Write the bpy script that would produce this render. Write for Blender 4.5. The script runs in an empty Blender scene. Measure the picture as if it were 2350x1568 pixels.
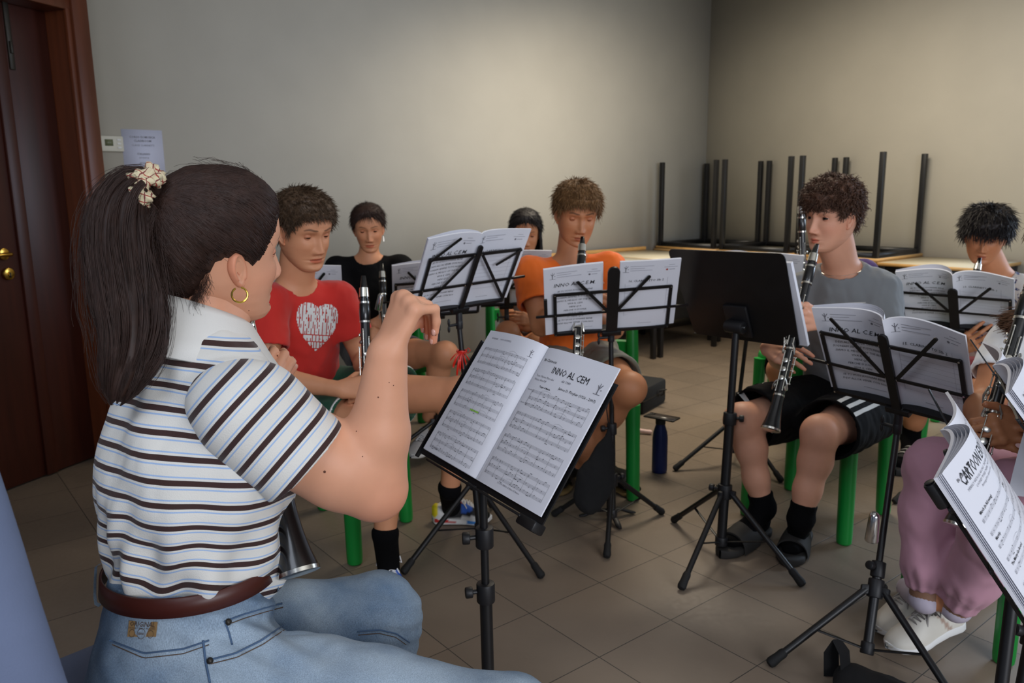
import bpy, math, random
import numpy as np
try:
    import openvdb
except ImportError:
    import pyopenvdb as openvdb
from mathutils import Vector, Matrix
from mathutils.bvhtree import BVHTree

SC = bpy.context.scene
COL = SC.collection
rnd = random.Random(7)
rng = np.random.default_rng(7)
A = np.array

# ------------------------------------------------------------------ camera
FPX, CH = 1800.0, 1.25
CP, CR = math.radians(10.7), math.radians(-0.65)
_fw = A([0, math.cos(CP), -math.sin(CP)]); _up = A([0, math.sin(CP), math.cos(CP)]); _rt = A([1., 0, 0])
_rt, _up = math.cos(CR) * _rt + math.sin(CR) * _up, -math.sin(CR) * _rt + math.cos(CR) * _up
CAM = A([0, 0, CH])


def J(u, v, d):
    """point seen at photo position (u, v), d metres in front of the camera"""
    return CAM + d * (_fw + (u - 1175) / FPX * _rt - (v - 784) / FPX * _up)


def FL(u, v, z=0.0):
    r = _fw + (u - 1175) / FPX * _rt - (v - 784) / FPX * _up
    return CAM + r * ((z - CH) / r[2])


cam = bpy.data.cameras.new('camera')
camo = bpy.data.objects.new('camera', cam)
COL.objects.link(camo)
camo.matrix_world = Matrix(((_rt[0], _up[0], -_fw[0], 0), (_rt[1], _up[1], -_fw[1], 0), (_rt[2], _up[2], -_fw[2], CH), (0, 0, 0, 1)))
cam.sensor_fit = 'HORIZONTAL'
cam.sensor_width = 23.5
cam.lens = FPX / 2350 * 23.5
cam.clip_start = 0.02
cam.clip_end = 60
cam.dof.use_dof = True
cam.dof.focus_distance = 1.35
cam.dof.aperture_fstop = 5.0
SC.camera = camo

# ------------------------------------------------------------------ light and exposure
SC.view_settings.view_transform = 'Standard'
SC.view_settings.look = 'None'
SC.view_settings.gamma = 1
SC.view_settings.use_curve_mapping = False
SC.view_settings.exposure = 0.36
W = bpy.data.worlds.new('world')
SC.world = W
W.use_nodes = True
W.node_tree.nodes['Background'].inputs[0].default_value = (0.66, 0.76, 1.0, 1)
W.node_tree.nodes['Background'].inputs[1].default_value = 0.16


def area(name, loc, target, sx, sy, power, col):
    l = bpy.data.lights.new(name, 'AREA')
    l.shape = 'RECTANGLE'
    l.size, l.size_y, l.energy, l.color = sx, sy, power, col
    o = bpy.data.objects.new(name, l)
    COL.objects.link(o)
    o.location = loc
    o.rotation_euler = (Vector(target) - Vector(loc)).to_track_quat('-Z', 'Y').to_euler()
    return o


area('window_daylight_rear', (2.8, -3.6, 2.0), (1.5, 5.0, 1.5), 3.2, 1.8, 150, (0.88, 0.92, 1.0))
area('overhead_fill_light', (-1.0, -0.5, 2.6), (0.2, 1.8, 0.6), 1.4, 0.9, 14, (0.78, 0.86, 1.0))  # added overhead fill brightening the conductor's page and arm, no window there
area('window_daylight_right', (4.55, 3.95, 1.65), (1.1, 1.9, 0.2), 1.3, 1.4, 68, (0.62, 0.78, 1.0))
lamp = area('ceiling_lamp_light', (1.2, 4.6, 3.2), (1.6, 4.9, 0), 1.3, 1.3, 50, (1.0, 0.88, 0.70))
lamp.data.spread = math.radians(145)
SC.cycles.use_denoising = True
SC.cycles.max_bounces = 6
SC.cycles.sample_clamp_indirect = 6.0

# ------------------------------------------------------------------ materials


def lin(h):
    h = h.lstrip('#')
    c = [int(h[i:i + 2], 16) / 255 for i in (0, 2, 4)]
    return tuple((x / 12.92 if x <= .04045 else ((x + .055) / 1.055) ** 2.4) for x in c)


class NT:
    """small helper around a node tree"""

    def __init__(s, name):
        s.m = bpy.data.materials.new(name)
        s.m.use_nodes = True
        s.t = s.m.node_tree
        s.b = s.t.nodes['Principled BSDF']

    def n(s, kind, **kw):
        nd = s.t.nodes.new(kind)
        for k, v in kw.items():
            if k.startswith('i_'):
                key = k[2:]
                nd.inputs[int(key) if key.isdigit() else key].default_value = v
            else:
                setattr(nd, k, v)
        return nd

    def l(s, a, ia, b, ib):
        s.t.links.new(a.outputs[ia], b.inputs[ib])

    def mix(s, fac, a, b, blend='MIX'):
        m = s.n('ShaderNodeMix', data_type='RGBA', blend_type=blend)
        for sock, val in ((m.inputs[0], fac), (m.inputs[6], a), (m.inputs[7], b)):
            if isinstance(val, tuple) and len(val) == 2:
                s.t.links.new(val[0].outputs[val[1]], sock)
            elif isinstance(val, (int, float)):
                sock.default_value = val
            else:
                sock.default_value = (*val[:3], 1)
        return (m, 2)

    def col(s, src):
        s.t.links.new(src[0].outputs[src[1]], s.b.inputs['Base Color'])

    def bump(s, src, strength=.2, dist=.002):
        b = s.n('ShaderNodeBump', i_Strength=strength, i_Distance=dist)
        s.t.links.new(src[0].outputs[src[1]], b.inputs['Height'])
        s.t.links.new(b.outputs[0], s.b.inputs['Normal'])


def mat(name, color, rough=.6, metal=0., var=.08, vscale=6., bump=0., bscale=60., bdist=.002, spec=None, attr=None, sheen=0., sss=0., stretch=None, coat=0.):
    t = NT(name)
    c = lin(color) if isinstance(color, str) else color
    t.b.inputs['Roughness'].default_value = rough
    t.b.inputs['Metallic'].default_value = metal
    if spec is not None:
        t.b.inputs['Specular IOR Level'].default_value = spec
    if sheen:
        t.b.inputs['Sheen Weight'].default_value = sheen
    if coat:
        t.b.inputs['Coat Weight'].default_value = coat
        t.b.inputs['Coat Roughness'].default_value = .1
    if sss:
        t.b.inputs['Subsurface Weight'].default_value = sss
        t.b.inputs['Subsurface Radius'].default_value = (.9, .35, .2)
        t.b.inputs['Subsurface Scale'].default_value = .008
    tc = t.n('ShaderNodeTexCoord')
    src = tc
    if stretch:
        mp = t.n('ShaderNodeMapping')
        mp.inputs['Scale'].default_value = stretch
        t.l(tc, 'Object', mp, 0)
    nz = t.n('ShaderNodeTexNoise', i_Scale=vscale, i_Detail=4.)
    if stretch:
        t.l(mp, 0, nz, 'Vector')
    else:
        t.l(tc, 'Object', nz, 'Vector')
    base = c
    if attr:
        at = t.n('ShaderNodeAttribute', attribute_name=attr)
        base = t.mix(1., c, (at, 0), 'MULTIPLY')
    lo = 1 - var
    rp = t.n('ShaderNodeMapRange', i_1=.3, i_2=.7, i_3=1 - var, i_4=1 + var)
    t.l(nz, 0, rp, 0)
    cb = t.n('ShaderNodeCombineColor')
    for k in range(3):
        t.l(rp, 0, cb, k)
    t.col(t.mix(1., base, (cb, 0), 'MULTIPLY'))
    if bump:
        bn = t.n('ShaderNodeTexNoise', i_Scale=bscale, i_Detail=3.)
        if stretch:
            t.l(mp, 0, bn, 'Vector')
        else:
            t.l(tc, 'Object', bn, 'Vector')
        t.bump((bn, 0), bump, bdist)
    return t.m


# ------------------------------------------------------------------ objects


def tag(o, label=None, cat=None, group=None, kind=None):
    if label:
        o['label'] = label
    if cat:
        o['category'] = cat
    if group:
        o['group'] = group
    if kind:
        o['kind'] = kind
    return o


def thing(name, label, cat, loc=(0, 0, 0), rz=0., group=None, parent=None):
    o = bpy.data.objects.new(name, None)
    COL.objects.link(o)
    o.parent = parent
    o.location = loc
    o.rotation_euler = (0, 0, rz)
    o.empty_display_size = .1
    return tag(o, label, cat, group)


def to_world(o):
    """matrix of an object with unparented or one-parent-up transforms"""
    m = o.matrix_basis
    return (to_world(o.parent) @ m) if o.parent else m


def mk(name, V, F, mats, parent=None, smooth=True, mi=None, attrs=None, world=True):
    """one mesh object from numpy arrays; F is a list of index arrays (n,3) / (n,4)"""
    V = np.asarray(V, np.float32)
    if isinstance(F, np.ndarray):
        F = [F]
    F = [np.asarray(f, np.int32) for f in F if len(f)]
    if parent is not None and world:
        M = np.array(to_world(parent).inverted())
        V = (V @ M[:3, :3].T + M[:3, 3]).astype(np.float32)
    me = bpy.data.meshes.new(name)
    me.vertices.add(len(V))
    me.vertices.foreach_set('co', V.ravel())
    tot = sum(f.size for f in F)
    npol = sum(len(f) for f in F)
    me.loops.add(tot)
    me.loops.foreach_set('vertex_index', np.concatenate([f.ravel() for f in F]))
    me.polygons.add(npol)
    sizes = np.concatenate([np.full(len(f), f.shape[1], np.int32) for f in F])
    me.polygons.foreach_set('loop_start', np.concatenate([[0], np.cumsum(sizes)[:-1]]).astype(np.int32))
    me.update(calc_edges=True)
    me.validate()
    if smooth:
        me.polygons.foreach_set('use_smooth', np.ones(len(me.polygons), bool))
    if mi is not None and len(mi) == len(me.polygons):
        me.polygons.foreach_set('material_index', np.asarray(mi, np.int32))
    for m in (mats if isinstance(mats, (list, tuple)) else [mats]):
        me.materials.append(m)
    for an, av in (attrs or {}).items():
        av = np.asarray(av, np.float32)
        if av.ndim == 1:
            a = me.attributes.new(an, 'FLOAT', 'POINT')
            a.data.foreach_set('value', av)
        else:
            a = me.color_attributes.new(an, 'FLOAT_COLOR', 'POINT')
            a.data.foreach_set('color', np.concatenate([av, np.ones((len(av), 1), np.float32)], 1).ravel())
    o = bpy.data.objects.new(name, me)
    COL.objects.link(o)
    if parent is not None:
        o.parent = parent
    return o


def nrm(v):
    v = np.asarray(v, float)
    return v / (np.linalg.norm(v) + 1e-12)


def frame_z(d, ref=(0, 0, 1)):
    d = nrm(d)
    r = A(ref, float)
    if abs(d @ r) > .95:
        r = A([1., 0, 0])
    x = nrm(np.cross(r, d))
    return x, np.cross(d, x), d


class MB:
    """collects shapes into one mesh"""

    def __init__(s):
        s.V, s.Q, s.T, s.mq, s.mt, s.nv = [], [], [], [], [], 0

    def add(s, V, Q=None, T=None, m=0):
        V = np.asarray(V, float).reshape(-1, 3)
        if Q is not None and len(Q):
            s.Q.append(np.asarray(Q) + s.nv)
            s.mq += [m] * len(Q)
        if T is not None and len(T):
            s.T.append(np.asarray(T) + s.nv)
            s.mt += [m] * len(T)
        s.V.append(V)
        s.nv += len(V)
        return s

    def grid(s, P, closeu=False, closev=False, m=0):
        nu, nv = P.shape[:2]
        i = np.arange(nu if closeu else nu - 1)
        j = np.arange(nv if closev else nv - 1)
        I, Jx = np.meshgrid(i, j, indexing='ij')
        a = I * nv + Jx
        b = ((I + 1) % nu) * nv + Jx
        c = ((I + 1) % nu) * nv + (Jx + 1) % nv
        d = I * nv + (Jx + 1) % nv
        return s.add(P.reshape(-1, 3), np.stack([a, b, c, d], -1).reshape(-1, 4), m=m)

    def box(s, c, size, R=None, m=0, bev=0.):
        c = A(c, float)
        h = A(size, float) / 2
        R = np.eye(3) if R is None else A(R).T
        if bev <= 0:
            P = A([[x, y, z] for x in (-1, 1) for y in (-1, 1) for z in (-1, 1)]) * h
            P = P @ R.T + c
            return s.add(P, [[0, 1, 3, 2], [4, 6, 7, 5], [0, 4, 5, 1], [2, 3, 7, 6], [0, 2, 6, 4], [1, 5, 7, 3]], m=m)
        # rounded box from a cube sphere
        n = 5
        t = np.linspace(-1, 1, n)
        for ax in range(3):
            for sg in (-1, 1):
                U, Vv = np.meshgrid(t, t, indexing='ij')
                P = np.zeros((n, n, 3))
                P[..., ax] = sg
                P[..., (ax + 1) % 3] = np.sign(U) * np.minimum(1, np.abs(U) * 2 - (np.abs(U) > .5) * (np.abs(U) * 2 - 1))
                a1, a2 = (ax + 1) % 3, (ax + 2) % 3
                # core corner + bevel offset
                cu = np.clip(np.sign(U) * (np.abs(U) > .25), -1, 1)
                cv = np.clip(np.sign(Vv) * (np.abs(Vv) > .25), -1, 1)
                core = np.zeros((n, n, 3)); core[..., ax] = sg * (h[ax] - bev); core[..., a1] = cu * (h[a1] - bev); core[..., a2] = cv * (h[a2] - bev)
                off = np.zeros((n, n, 3)); off[..., ax] = sg
                off[..., a1] = np.where(np.abs(U) > .75, cu, 0); off[..., a2] = np.where(np.abs(Vv) > .75, cv, 0)
                off /= np.linalg.norm(off, axis=-1, keepdims=True)
                P = (core + off * bev) @ R.T + c
                if sg < 0:
                    P = P[::-1]
                s.grid(P, m=m)
        return s

    def tube(s, pts, r, n=12, caps=True, m=0, ref=(0, 0, 1), sx=1., sy=1.):
        pts = np.asarray(pts, float)
        k = len(pts)
        r = np.broadcast_to(np.asarray(r, float), (k,)).copy()
        tg = np.gradient(pts, axis=0)
        tg /= np.linalg.norm(tg, axis=1, keepdims=True) + 1e-12
        x, y, _ = frame_z(tg[0], ref)
        rings = []
        an = np.linspace(0, 2 * np.pi, n, endpoint=False)
        for i in range(k):
            x = nrm(x - (x @ tg[i]) * tg[i])
            y = np.cross(tg[i], x)
            rings.append(pts[i] + r[i] * (sx * np.cos(an)[:, None] * x + sy * np.sin(an)[:, None] * y))
        P = np.array(rings)
        b = s.nv
        s.grid(P, closev=True, m=m)
        if caps:
            s.add([pts[0], pts[-1]])
            c0, c1 = s.nv - 2, s.nv - 1
            T = []
            for i in range(n):
                j = (i + 1) % n
                T += [[c0, b + j, b + i], [c1, b + (k - 1) * n + i, b + (k - 1) * n + j]]
            s.T.append(np.array(T)); s.mt += [m] * len(T)
        return s

    def cyl(s, a, b, r, n=16, m=0, r2=None, bev=0.):
        a, b = A(a, float), A(b, float)
        r2 = r if r2 is None else r2
        if bev:
            d = nrm(b - a)
            return s.tube([a, a + d * bev * .3, a + d * bev, b - d * bev, b - d * bev * .3, b], [r - bev, r - bev * .3, r, r2, r2 - bev * .3, r2 - bev], n, m=m)
        return s.tube([a, b], [r, r2], n, m=m)

    def lathe(s, prof, O, D, n=28, m=0, caps=True):
        """prof: (t along D, radius)"""
        O = A(O, float)
        d = nrm(D)
        x, y, _ = frame_z(d)
        an = np.linspace(0, 2 * np.pi, n, endpoint=False)
        P = np.array([O + d * t + r * (np.cos(an)[:, None] * x + np.sin(an)[:, None] * y) for t, r in prof])
        b = s.nv
        s.grid(P, closev=True, m=m)
        if caps:
            k = len(prof)
            s.add([O + d * prof[0][0], O + d * prof[-1][0]])
            c0, c1 = s.nv - 2, s.nv - 1
            T = []
            for i in range(n):
                j = (i + 1) % n
                T += [[c0, b + j, b + i], [c1, b + (k - 1) * n + i, b + (k - 1) * n + j]]
            s.T.append(np.array(T)); s.mt += [m] * len(T)
        return s

    def ball(s, c, r, n=14, m=0, R=None):
        r = np.broadcast_to(np.asarray(r, float), (3,))
        th = np.linspace(0.001, np.pi - .001, n)
        ph = np.linspace(0, 2 * np.pi, 2 * n, endpoint=False)
        T, P = np.meshgrid(th, ph, indexing='ij')
        X = np.stack([np.sin(T) * np.cos(P), np.sin(T) * np.sin(P), np.cos(T)], -1) * r
        if R is not None:
            X = X @ A(R)
        return s.grid(X + A(c, float), closev=True, m=m)

    def prism(s, poly, z0, z1, O, X, Y, N, m=0):
        """extruded polygon given in (x, y) of a frame"""
        poly = np.asarray(poly, float)
        n = len(poly)
        O, X, Y, N = [A(q, float) for q in (O, X, Y, N)]
        P0 = O + poly[:, :1] * X + poly[:, 1:] * Y + z0 * N
        P1 = O + poly[:, :1] * X + poly[:, 1:] * Y + z1 * N
        b = s.nv
        s.add(np.concatenate([P0, P1]))
        i = np.arange(n)
        j = (i + 1) % n
        s.Q.append(np.stack([i, j, j + n, i + n], 1) + b); s.mq += [m] * n
        from mathutils.geometry import tessellate_polygon
        tr = tessellate_polygon([[Vector((p[0], p[1], 0)) for p in poly]])
        tr = np.array([list(t) for t in tr])
        if len(tr):
            s.T.append(np.concatenate([tr[:, ::-1] + b, tr + n + b])); s.mt += [m] * (2 * len(tr))
        return s

    def build(s, name, mats, parent=None, smooth=True, label=None, fix=True, auto=35., attrs=None):
        V = np.concatenate(s.V)
        F = []
        mi = []
        if s.Q:
            F.append(np.concatenate(s.Q)); mi += s.mq
        if s.T:
            F.append(np.concatenate(s.T)); mi += s.mt
        o = mk(name, V, F, mats, parent, smooth, mi if any(mi) else None, attrs)
        if fix:
            import bmesh
            bm = bmesh.new()
            bm.from_mesh(o.data)
            bmesh.ops.recalc_face_normals(bm, faces=bm.faces)
            if smooth and auto:
                ca = math.radians(auto)
                for e in bm.edges:
                    if len(e.link_faces) == 2 and e.calc_face_angle(0) > ca:
                        e.smooth = False
            bm.to_mesh(o.data)
            bm.free()
        if label:
            o['label'] = label
        return o


def strands(P, r, n=3):
    """P (N,S,3) polylines, r (N,S) radii -> verts, quads of thin tubes"""
    N, S = P.shape[:2]
    T = np.gradient(P, axis=1)
    T /= np.linalg.norm(T, axis=2, keepdims=True) + 1e-9
    ref = rng.normal(size=(N, 1, 3))
    X = np.cross(T, ref); X /= np.linalg.norm(X, axis=2, keepdims=True) + 1e-9
    Y = np.cross(T, X)
    an = np.arange(n) * 2 * np.pi / n
    V = P[:, :, None, :] + r[:, :, None, None] * (np.cos(an)[None, None, :, None] * X[:, :, None, :] + np.sin(an)[None, None, :, None] * Y[:, :, None, :])
    i = np.arange(N)[:, None, None]; j = np.arange(S - 1)[None, :, None]; k = np.arange(n)[None, None, :]
    a = (i * S + j) * n + k; b = (i * S + j) * n + (k + 1) % n
    Q = np.stack([a, b, b + n, a + n], -1).reshape(-1, 4)
    return V.reshape(-1, 3), Q


# ------------------------------------------------------------------ implicit surfaces (bodies and clothes)


class SDF:
    def __init__(s, vox):
        s.vox = vox
        s.p = []

    def cone(s, a, b, r1, r2=None, k=.012, cut0=None, cut1=None, sub=False, sc=None):
        """tapered limb from a to b; cut0/cut1: flat ends (distance beyond the end)"""
        s.p.append(('c', A(a, float), A(b, float), r1, r1 if r2 is None else r2, k, cut0, cut1, sub, sc))
        return s

    def chain(s, pts, rs, k=.012, **kw):
        for i in range(len(pts) - 1):
            s.cone(pts[i], pts[i + 1], rs[i], rs[i + 1], k, **kw)
        return s

    def ell(s, c, r, R=None, k=.02, sub=False):
        s.p.append(('e', A(c, float), A(r, float), np.eye(3) if R is None else A(R, float), k, sub))
        return s

    def box(s, c, r, R=None, rad=.02, k=.01, sub=False):
        s.p.append(('b', A(c, float), A(r, float), np.eye(3) if R is None else A(R, float), rad, k, sub))
        return s

    def half(s, o, n):
        """keep only the side of the plane that n points away from"""
        s.p.append(('h', A(o, float), nrm(n)))
        return s

    def bbox(s):
        lo, hi = [], []
        for p in s.p:
            if p[0] == 'c' and not p[8]:
                r = max(p[3], p[4])
                lo.append(np.minimum(p[1], p[2]) - r); hi.append(np.maximum(p[1], p[2]) + r)
            elif p[0] == 'e' and not p[5]:
                lo.append(p[1] - max(p[2])); hi.append(p[1] + max(p[2]))
            elif p[0] == 'b' and not p[6]:
                q = np.linalg.norm(p[2]); lo.append(p[1] - q); hi.append(p[1] + q)
        return np.min(lo, 0), np.max(hi, 0)

    def mesh(s, smooth=1):
        lo, hi = s.bbox()
        v = s.vox
        lo = lo - 4 * v; hi = hi + 4 * v
        n = np.ceil((hi - lo) / v).astype(int) + 1
        ax = [lo[i] + np.arange(n[i], dtype=np.float32) * v for i in range(3)]
        D = np.full(n, 4 * v + .03, np.float32)
        mar = 3 * v
        for p in s.p:
            if p[0] == 'c':
                r = max(p[3], p[4]); l = np.minimum(p[1], p[2]) - r; h = np.maximum(p[1], p[2]) + r; k, sub = p[5], p[8]
            elif p[0] == 'e':
                l = p[1] - max(p[2]); h = p[1] + max(p[2]); k, sub = p[4], p[5]
            elif p[0] == 'b':
                q = np.linalg.norm(p[2]); l = p[1] - q; h = p[1] + q; k, sub = p[5], p[6]
            else:
                X = (ax[0] - p[1][0])[:, None, None] * p[2][0] + (ax[1] - p[1][1])[None, :, None] * p[2][1] + (ax[2] - p[1][2])[None, None, :] * p[2][2]
                np.maximum(D, X, out=D)
                continue
            i0 = np.maximum(0, ((l - lo - mar - k) / v).astype(int)); i1 = np.minimum(n, ((h - lo + mar + k) / v).astype(int) + 2)
            if np.any(i1 <= i0):
                continue
            sl = tuple(slice(a, b) for a, b in zip(i0, i1))
            x = ax[0][sl[0]][:, None, None]; y = ax[1][sl[1]][None, :, None]; z = ax[2][sl[2]][None, None, :]
            if p[0] == 'c':
                a, b, r1, r2 = p[1:5]
                d = b - a
                L = np.linalg.norm(d) + 1e-9
                u = d / L
                px, py, pz = x - a[0], y - a[1], z - a[2]
                t = px * u[0] + py * u[1] + pz * u[2]
                sc = p[9]
                if sc is None:
                    q2 = px * px + py * py + pz * pz
                    tc = np.clip(t / L, 0, 1)
                    dist = np.sqrt(np.maximum(q2 - t * t, 0) + (t - tc * L) ** 2) - (r1 + (r2 - r1) * tc)
                else:  # flattened: sc = (direction, factor)
                    w = nrm(sc[0] - (sc[0] @ u) * u)
                    pw = px * w[0] + py * w[1] + pz * w[2]
                    q2 = px * px + py * py + pz * pz
                    tc = np.clip(t / L, 0, 1)
                    rr = np.maximum(q2 - t * t - pw * pw, 0) + (pw / sc[1]) ** 2
                    dist = (np.sqrt(rr + (t - tc * L) ** 2) - (r1 + (r2 - r1) * tc)) * min(1., sc[1])
                if p[6] is not None:
                    dist = np.maximum(dist, -(t + p[6]))
                if p[7] is not None:
                    dist = np.maximum(dist, t - L - p[7])
            else:
                R = p[3]
                px, py, pz = x - p[1][0], y - p[1][1], z - p[1][2]
                q = [px * R[i][0] + py * R[i][1] + pz * R[i][2] for i in range(3)]
                if p[0] == 'e':
                    r = p[2]
                    k0 = np.sqrt((q[0] / r[0]) ** 2 + (q[1] / r[1]) ** 2 + (q[2] / r[2]) ** 2)
                    k1 = np.sqrt((q[0] / r[0] ** 2) ** 2 + (q[1] / r[1] ** 2) ** 2 + (q[2] / r[2] ** 2) ** 2) + 1e-9
                    dist = k0 * (k0 - 1) / k1
                else:
                    rad = p[4]
                    g = [np.abs(q[i]) - (p[2][i] - rad) for i in range(3)]
                    dist = np.sqrt(np.maximum(g[0], 0) ** 2 + np.maximum(g[1], 0) ** 2 + np.maximum(g[2], 0) ** 2) + np.minimum(np.maximum(np.maximum(g[0], g[1]), g[2]), 0) - rad
            cur = D[sl]
            dist = dist.astype(np.float32)
            if sub:
                D[sl] = np.maximum(cur, -dist)
            else:
                h_ = np.maximum(k - np.abs(cur - dist), 0) / max(k, 1e-6)
                D[sl] = np.minimum(cur, dist) - h_ * h_ * k * .25
        g = openvdb.FloatGrid(background=float(4 * v + .03))
        g.copyFromArray(D)
        P, Q = g.convertToQuads(isovalue=0.0)
        P = P.astype(np.float64) * v + lo
        return P, Q[:, ::-1].astype(np.int64)


def fbm(P, f, seed=0, octaves=3):
    """cheap smooth noise in [-1,1] from warped sines"""
    out = 0.
    a = 1.
    r = np.random.default_rng(seed)
    for o in range(octaves):
        for _ in range(3):
            d = r.normal(size=3); d /= np.linalg.norm(d)
            e = r.normal(size=3); e /= np.linalg.norm(e)
            out = out + a * np.sin(P @ d * f * 6.283 + r.uniform(0, 6.28) + 1.3 * np.sin(P @ e * f * 4.1 + r.uniform(0, 6.28)))
        f *= 2.03
        a *= .5
    return out / 5.


def vnormals(V, Q):
    N = np.zeros_like(V)
    a, b, c, d = (V[Q[:, i]] for i in range(4))
    fn = np.cross(c - a, d - b)
    for i in range(4):
        for ax in range(3):
            N[:, ax] += np.bincount(Q[:, i], fn[:, ax], len(V))
    return N / (np.linalg.norm(N, axis=1, keepdims=True) + 1e-12)
# ------------------------------------------------------------------ material library
M = {}
M['wall'] = mat('painted_plaster', '#c8c3b6', .9, var=.03, vscale=3., bump=.25, bscale=140., bdist=.0008)
M['ceil'] = mat('ceiling_paint', '#d8d6d0', .9, var=.02)
M['base'] = mat('skirting_tile', '#6b6355', .5, var=.06)
M['wood'] = mat('dark_red_wood', '#38150b', .42, var=.22, vscale=5., stretch=(6, 6, .5), bump=.1, bscale=30, bdist=.0005)
M['wood2'] = mat('casing_wood', '#5c2d17', .4, var=.18, vscale=5., stretch=(6, 6, .5))
M['brass'] = mat('brass', '#c9a048', .25, 1., var=.04)
M['steel'] = mat('dark_steel_bolt', '#38332c', .45, .6)
M['black'] = mat('black_powder_coat', '#121214', .42, var=.15, vscale=20)
M['blackp'] = mat('black_plastic', '#17171a', .5, var=.1)
M['rubber'] = mat('black_rubber', '#101011', .75)
M['chrome'] = mat('chrome', '#d8d8d6', .16, 1., var=.03)
M['silver'] = mat('silver_plate', '#d9d6cc', .22, 1., var=.05)
M['ebony'] = mat('grenadilla_wood', '#0d0c0d', .3, var=.2, vscale=30, coat=.4)
M['ebonite'] = mat('mouthpiece_ebonite', '#0c0c0e', .18, coat=.5)
M['green'] = mat('green_plastic', '#0f8a35', .38, var=.06, vscale=8)
M['tabletop'] = mat('cream_laminate', '#cfc6ae', .4, var=.03)
M['beech'] = mat('beech_edge', '#c79a5c', .5, var=.15, stretch=(3, 3, 30))
M['grey_panel'] = mat('grey_laminate', '#6d6a66', .6)
M['paper'] = mat('white_paper', '#e3e4ec', .75, var=.015, spec=.3)
M['paper2'] = mat('notice_paper', '#c9cce0', .7, var=.02)
M['ink'] = mat('printed_ink', '#1d1d22', .8)
M['inkgrey'] = mat('grey_ink', '#7c7c84', .8)
M['inkfaint'] = mat('faint_grey_ink', '#9a9aa4', .8)
M['hilite'] = mat('green_highlighter', '#9fe04e', .7)
M['redink'] = mat('red_ink', '#b23a2a', .8)
M['ribbon'] = mat('red_ribbon', '#d8281a', .35)
M['bottle'] = mat('navy_bottle', '#16255c', .4, .3, var=.05)
M['glass_black'] = mat('phone_glass', '#08080a', .08, coat=.6)
M['case'] = mat('black_case_fabric', '#0f1012', .8, bump=.4, bscale=300)
M['lcd'] = mat('grey_green_display', '#6f7458', .3)
M['thermo'] = mat('cream_plastic', '#d6d2c2', .5)
M['white'] = mat('white_plastic', '#e6e6e4', .45)
M['blackcloth'] = mat('black_cloth', '#0b0b0d', .9, bump=.3, bscale=200)
M['pinktoy'] = mat('pink_plush', '#e0679a', .9)
M['palepink'] = mat('pale_pink_plush', '#e8c9c4', .9)


def tile_floor():
    t = NT('brown_floor_tiles')
    tc = t.n('ShaderNodeTexCoord')
    mp = t.n('ShaderNodeMapping', vector_type='POINT')
    th = math.radians(38.5)
    # rotate world xy into the tile grid
    mp.inputs['Rotation'].default_value = (0, 0, -th)
    mp.inputs['Location'].default_value = TILE_OFF
    t.l(tc, 'Object', mp, 0)
    br = t.n('ShaderNodeTexBrick', offset=0.0, squash=1.0)
    br.inputs['Scale'].default_value = 1.0
    br.inputs['Mortar Size'].default_value = .0016
    br.inputs['Mortar Smooth'].default_value = .4
    br.inputs['Bias'].default_value = 0
    br.inputs['Brick Width'].default_value = TILE
    br.inputs['Row Height'].default_value = TILE
    br.inputs['Color1'].default_value = (*lin('#8a7a69'), 1)
    br.inputs['Color2'].default_value = (*lin('#7f7162'), 1)
    br.inputs['Mortar'].default_value = (*lin('#3d3a36'), 1)
    t.l(mp, 0, br, 'Vector')
    nz = t.n('ShaderNodeTexNoise', i_Scale=3., i_Detail=5.)
    t.l(tc, 'Object', nz, 'Vector')
    rp = t.n('ShaderNodeMapRange', i_1=.3, i_2=.7, i_3=.9, i_4=1.1)
    t.l(nz, 0, rp, 0)
    cb = t.n('ShaderNodeCombineColor')
    for k in range(3):
        t.l(rp, 0, cb, k)
    t.col(t.mix(1., (br, 0), (cb, 0), 'MULTIPLY'))
    n2 = t.n('ShaderNodeTexNoise', i_Scale=60., i_Detail=3.)
    t.l(tc, 'Object', n2, 'Vector')
    rr = t.n('ShaderNodeMapRange', i_1=.2, i_2=.8, i_3=.36, i_4=.52)
    t.l(n2, 0, rr, 0)
    t.t.links.new(rr.outputs[0], t.b.inputs['Roughness'])
    inv = t.n('ShaderNodeMath', operation='SUBTRACT', i_0=1.)
    t.l(br, 'Fac', inv, 1)
    t.bump((inv, 0), .5, .0015)
    t.b.inputs['Specular IOR Level'].default_value = .45
    return t.m


TILE = .297
th = math.radians(38.5)
TU, TV = A([math.cos(th), math.sin(th), 0]), A([math.sin(th), -math.cos(th), 0])
_g = FL(1375, 1508.7)  # one grout crossing
TILE_OFF = (-(_g @ TU) % TILE, -(_g @ A([-TU[1], TU[0], 0])) % TILE, 0)
M['floor'] = tile_floor()

# ------------------------------------------------------------------ room shell
C0 = A([1.83, 7.5, 0])          # far corner
HW = 3.3


def quad_wall(name, a, b, z0, z1, thick, m, nside):
    """wall slab from a to b; nside: unit normal pointing away from the room"""
    a, b, nside = A(a, float), A(b, float), A(nside, float)
    mb = MB()
    P = []
    for q in (a, b, b + nside * thick, a + nside * thick):
        P.append([q[0], q[1], z0])
    for q in (a, b, b + nside * thick, a + nside * thick):
        P.append([q[0], q[1], z1])
    mb.add(P, [[0, 1, 5, 4], [1, 2, 6, 5], [2, 3, 7, 6], [3, 0, 4, 7], [4, 5, 6, 7], [3, 2, 1, 0]])
    o = mb.build(name, m, smooth=False)
    o['kind'] = 'structure'
    return o


N2 = A([-TU[1], TU[0], 0])       # outward normal of the back wall
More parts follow.
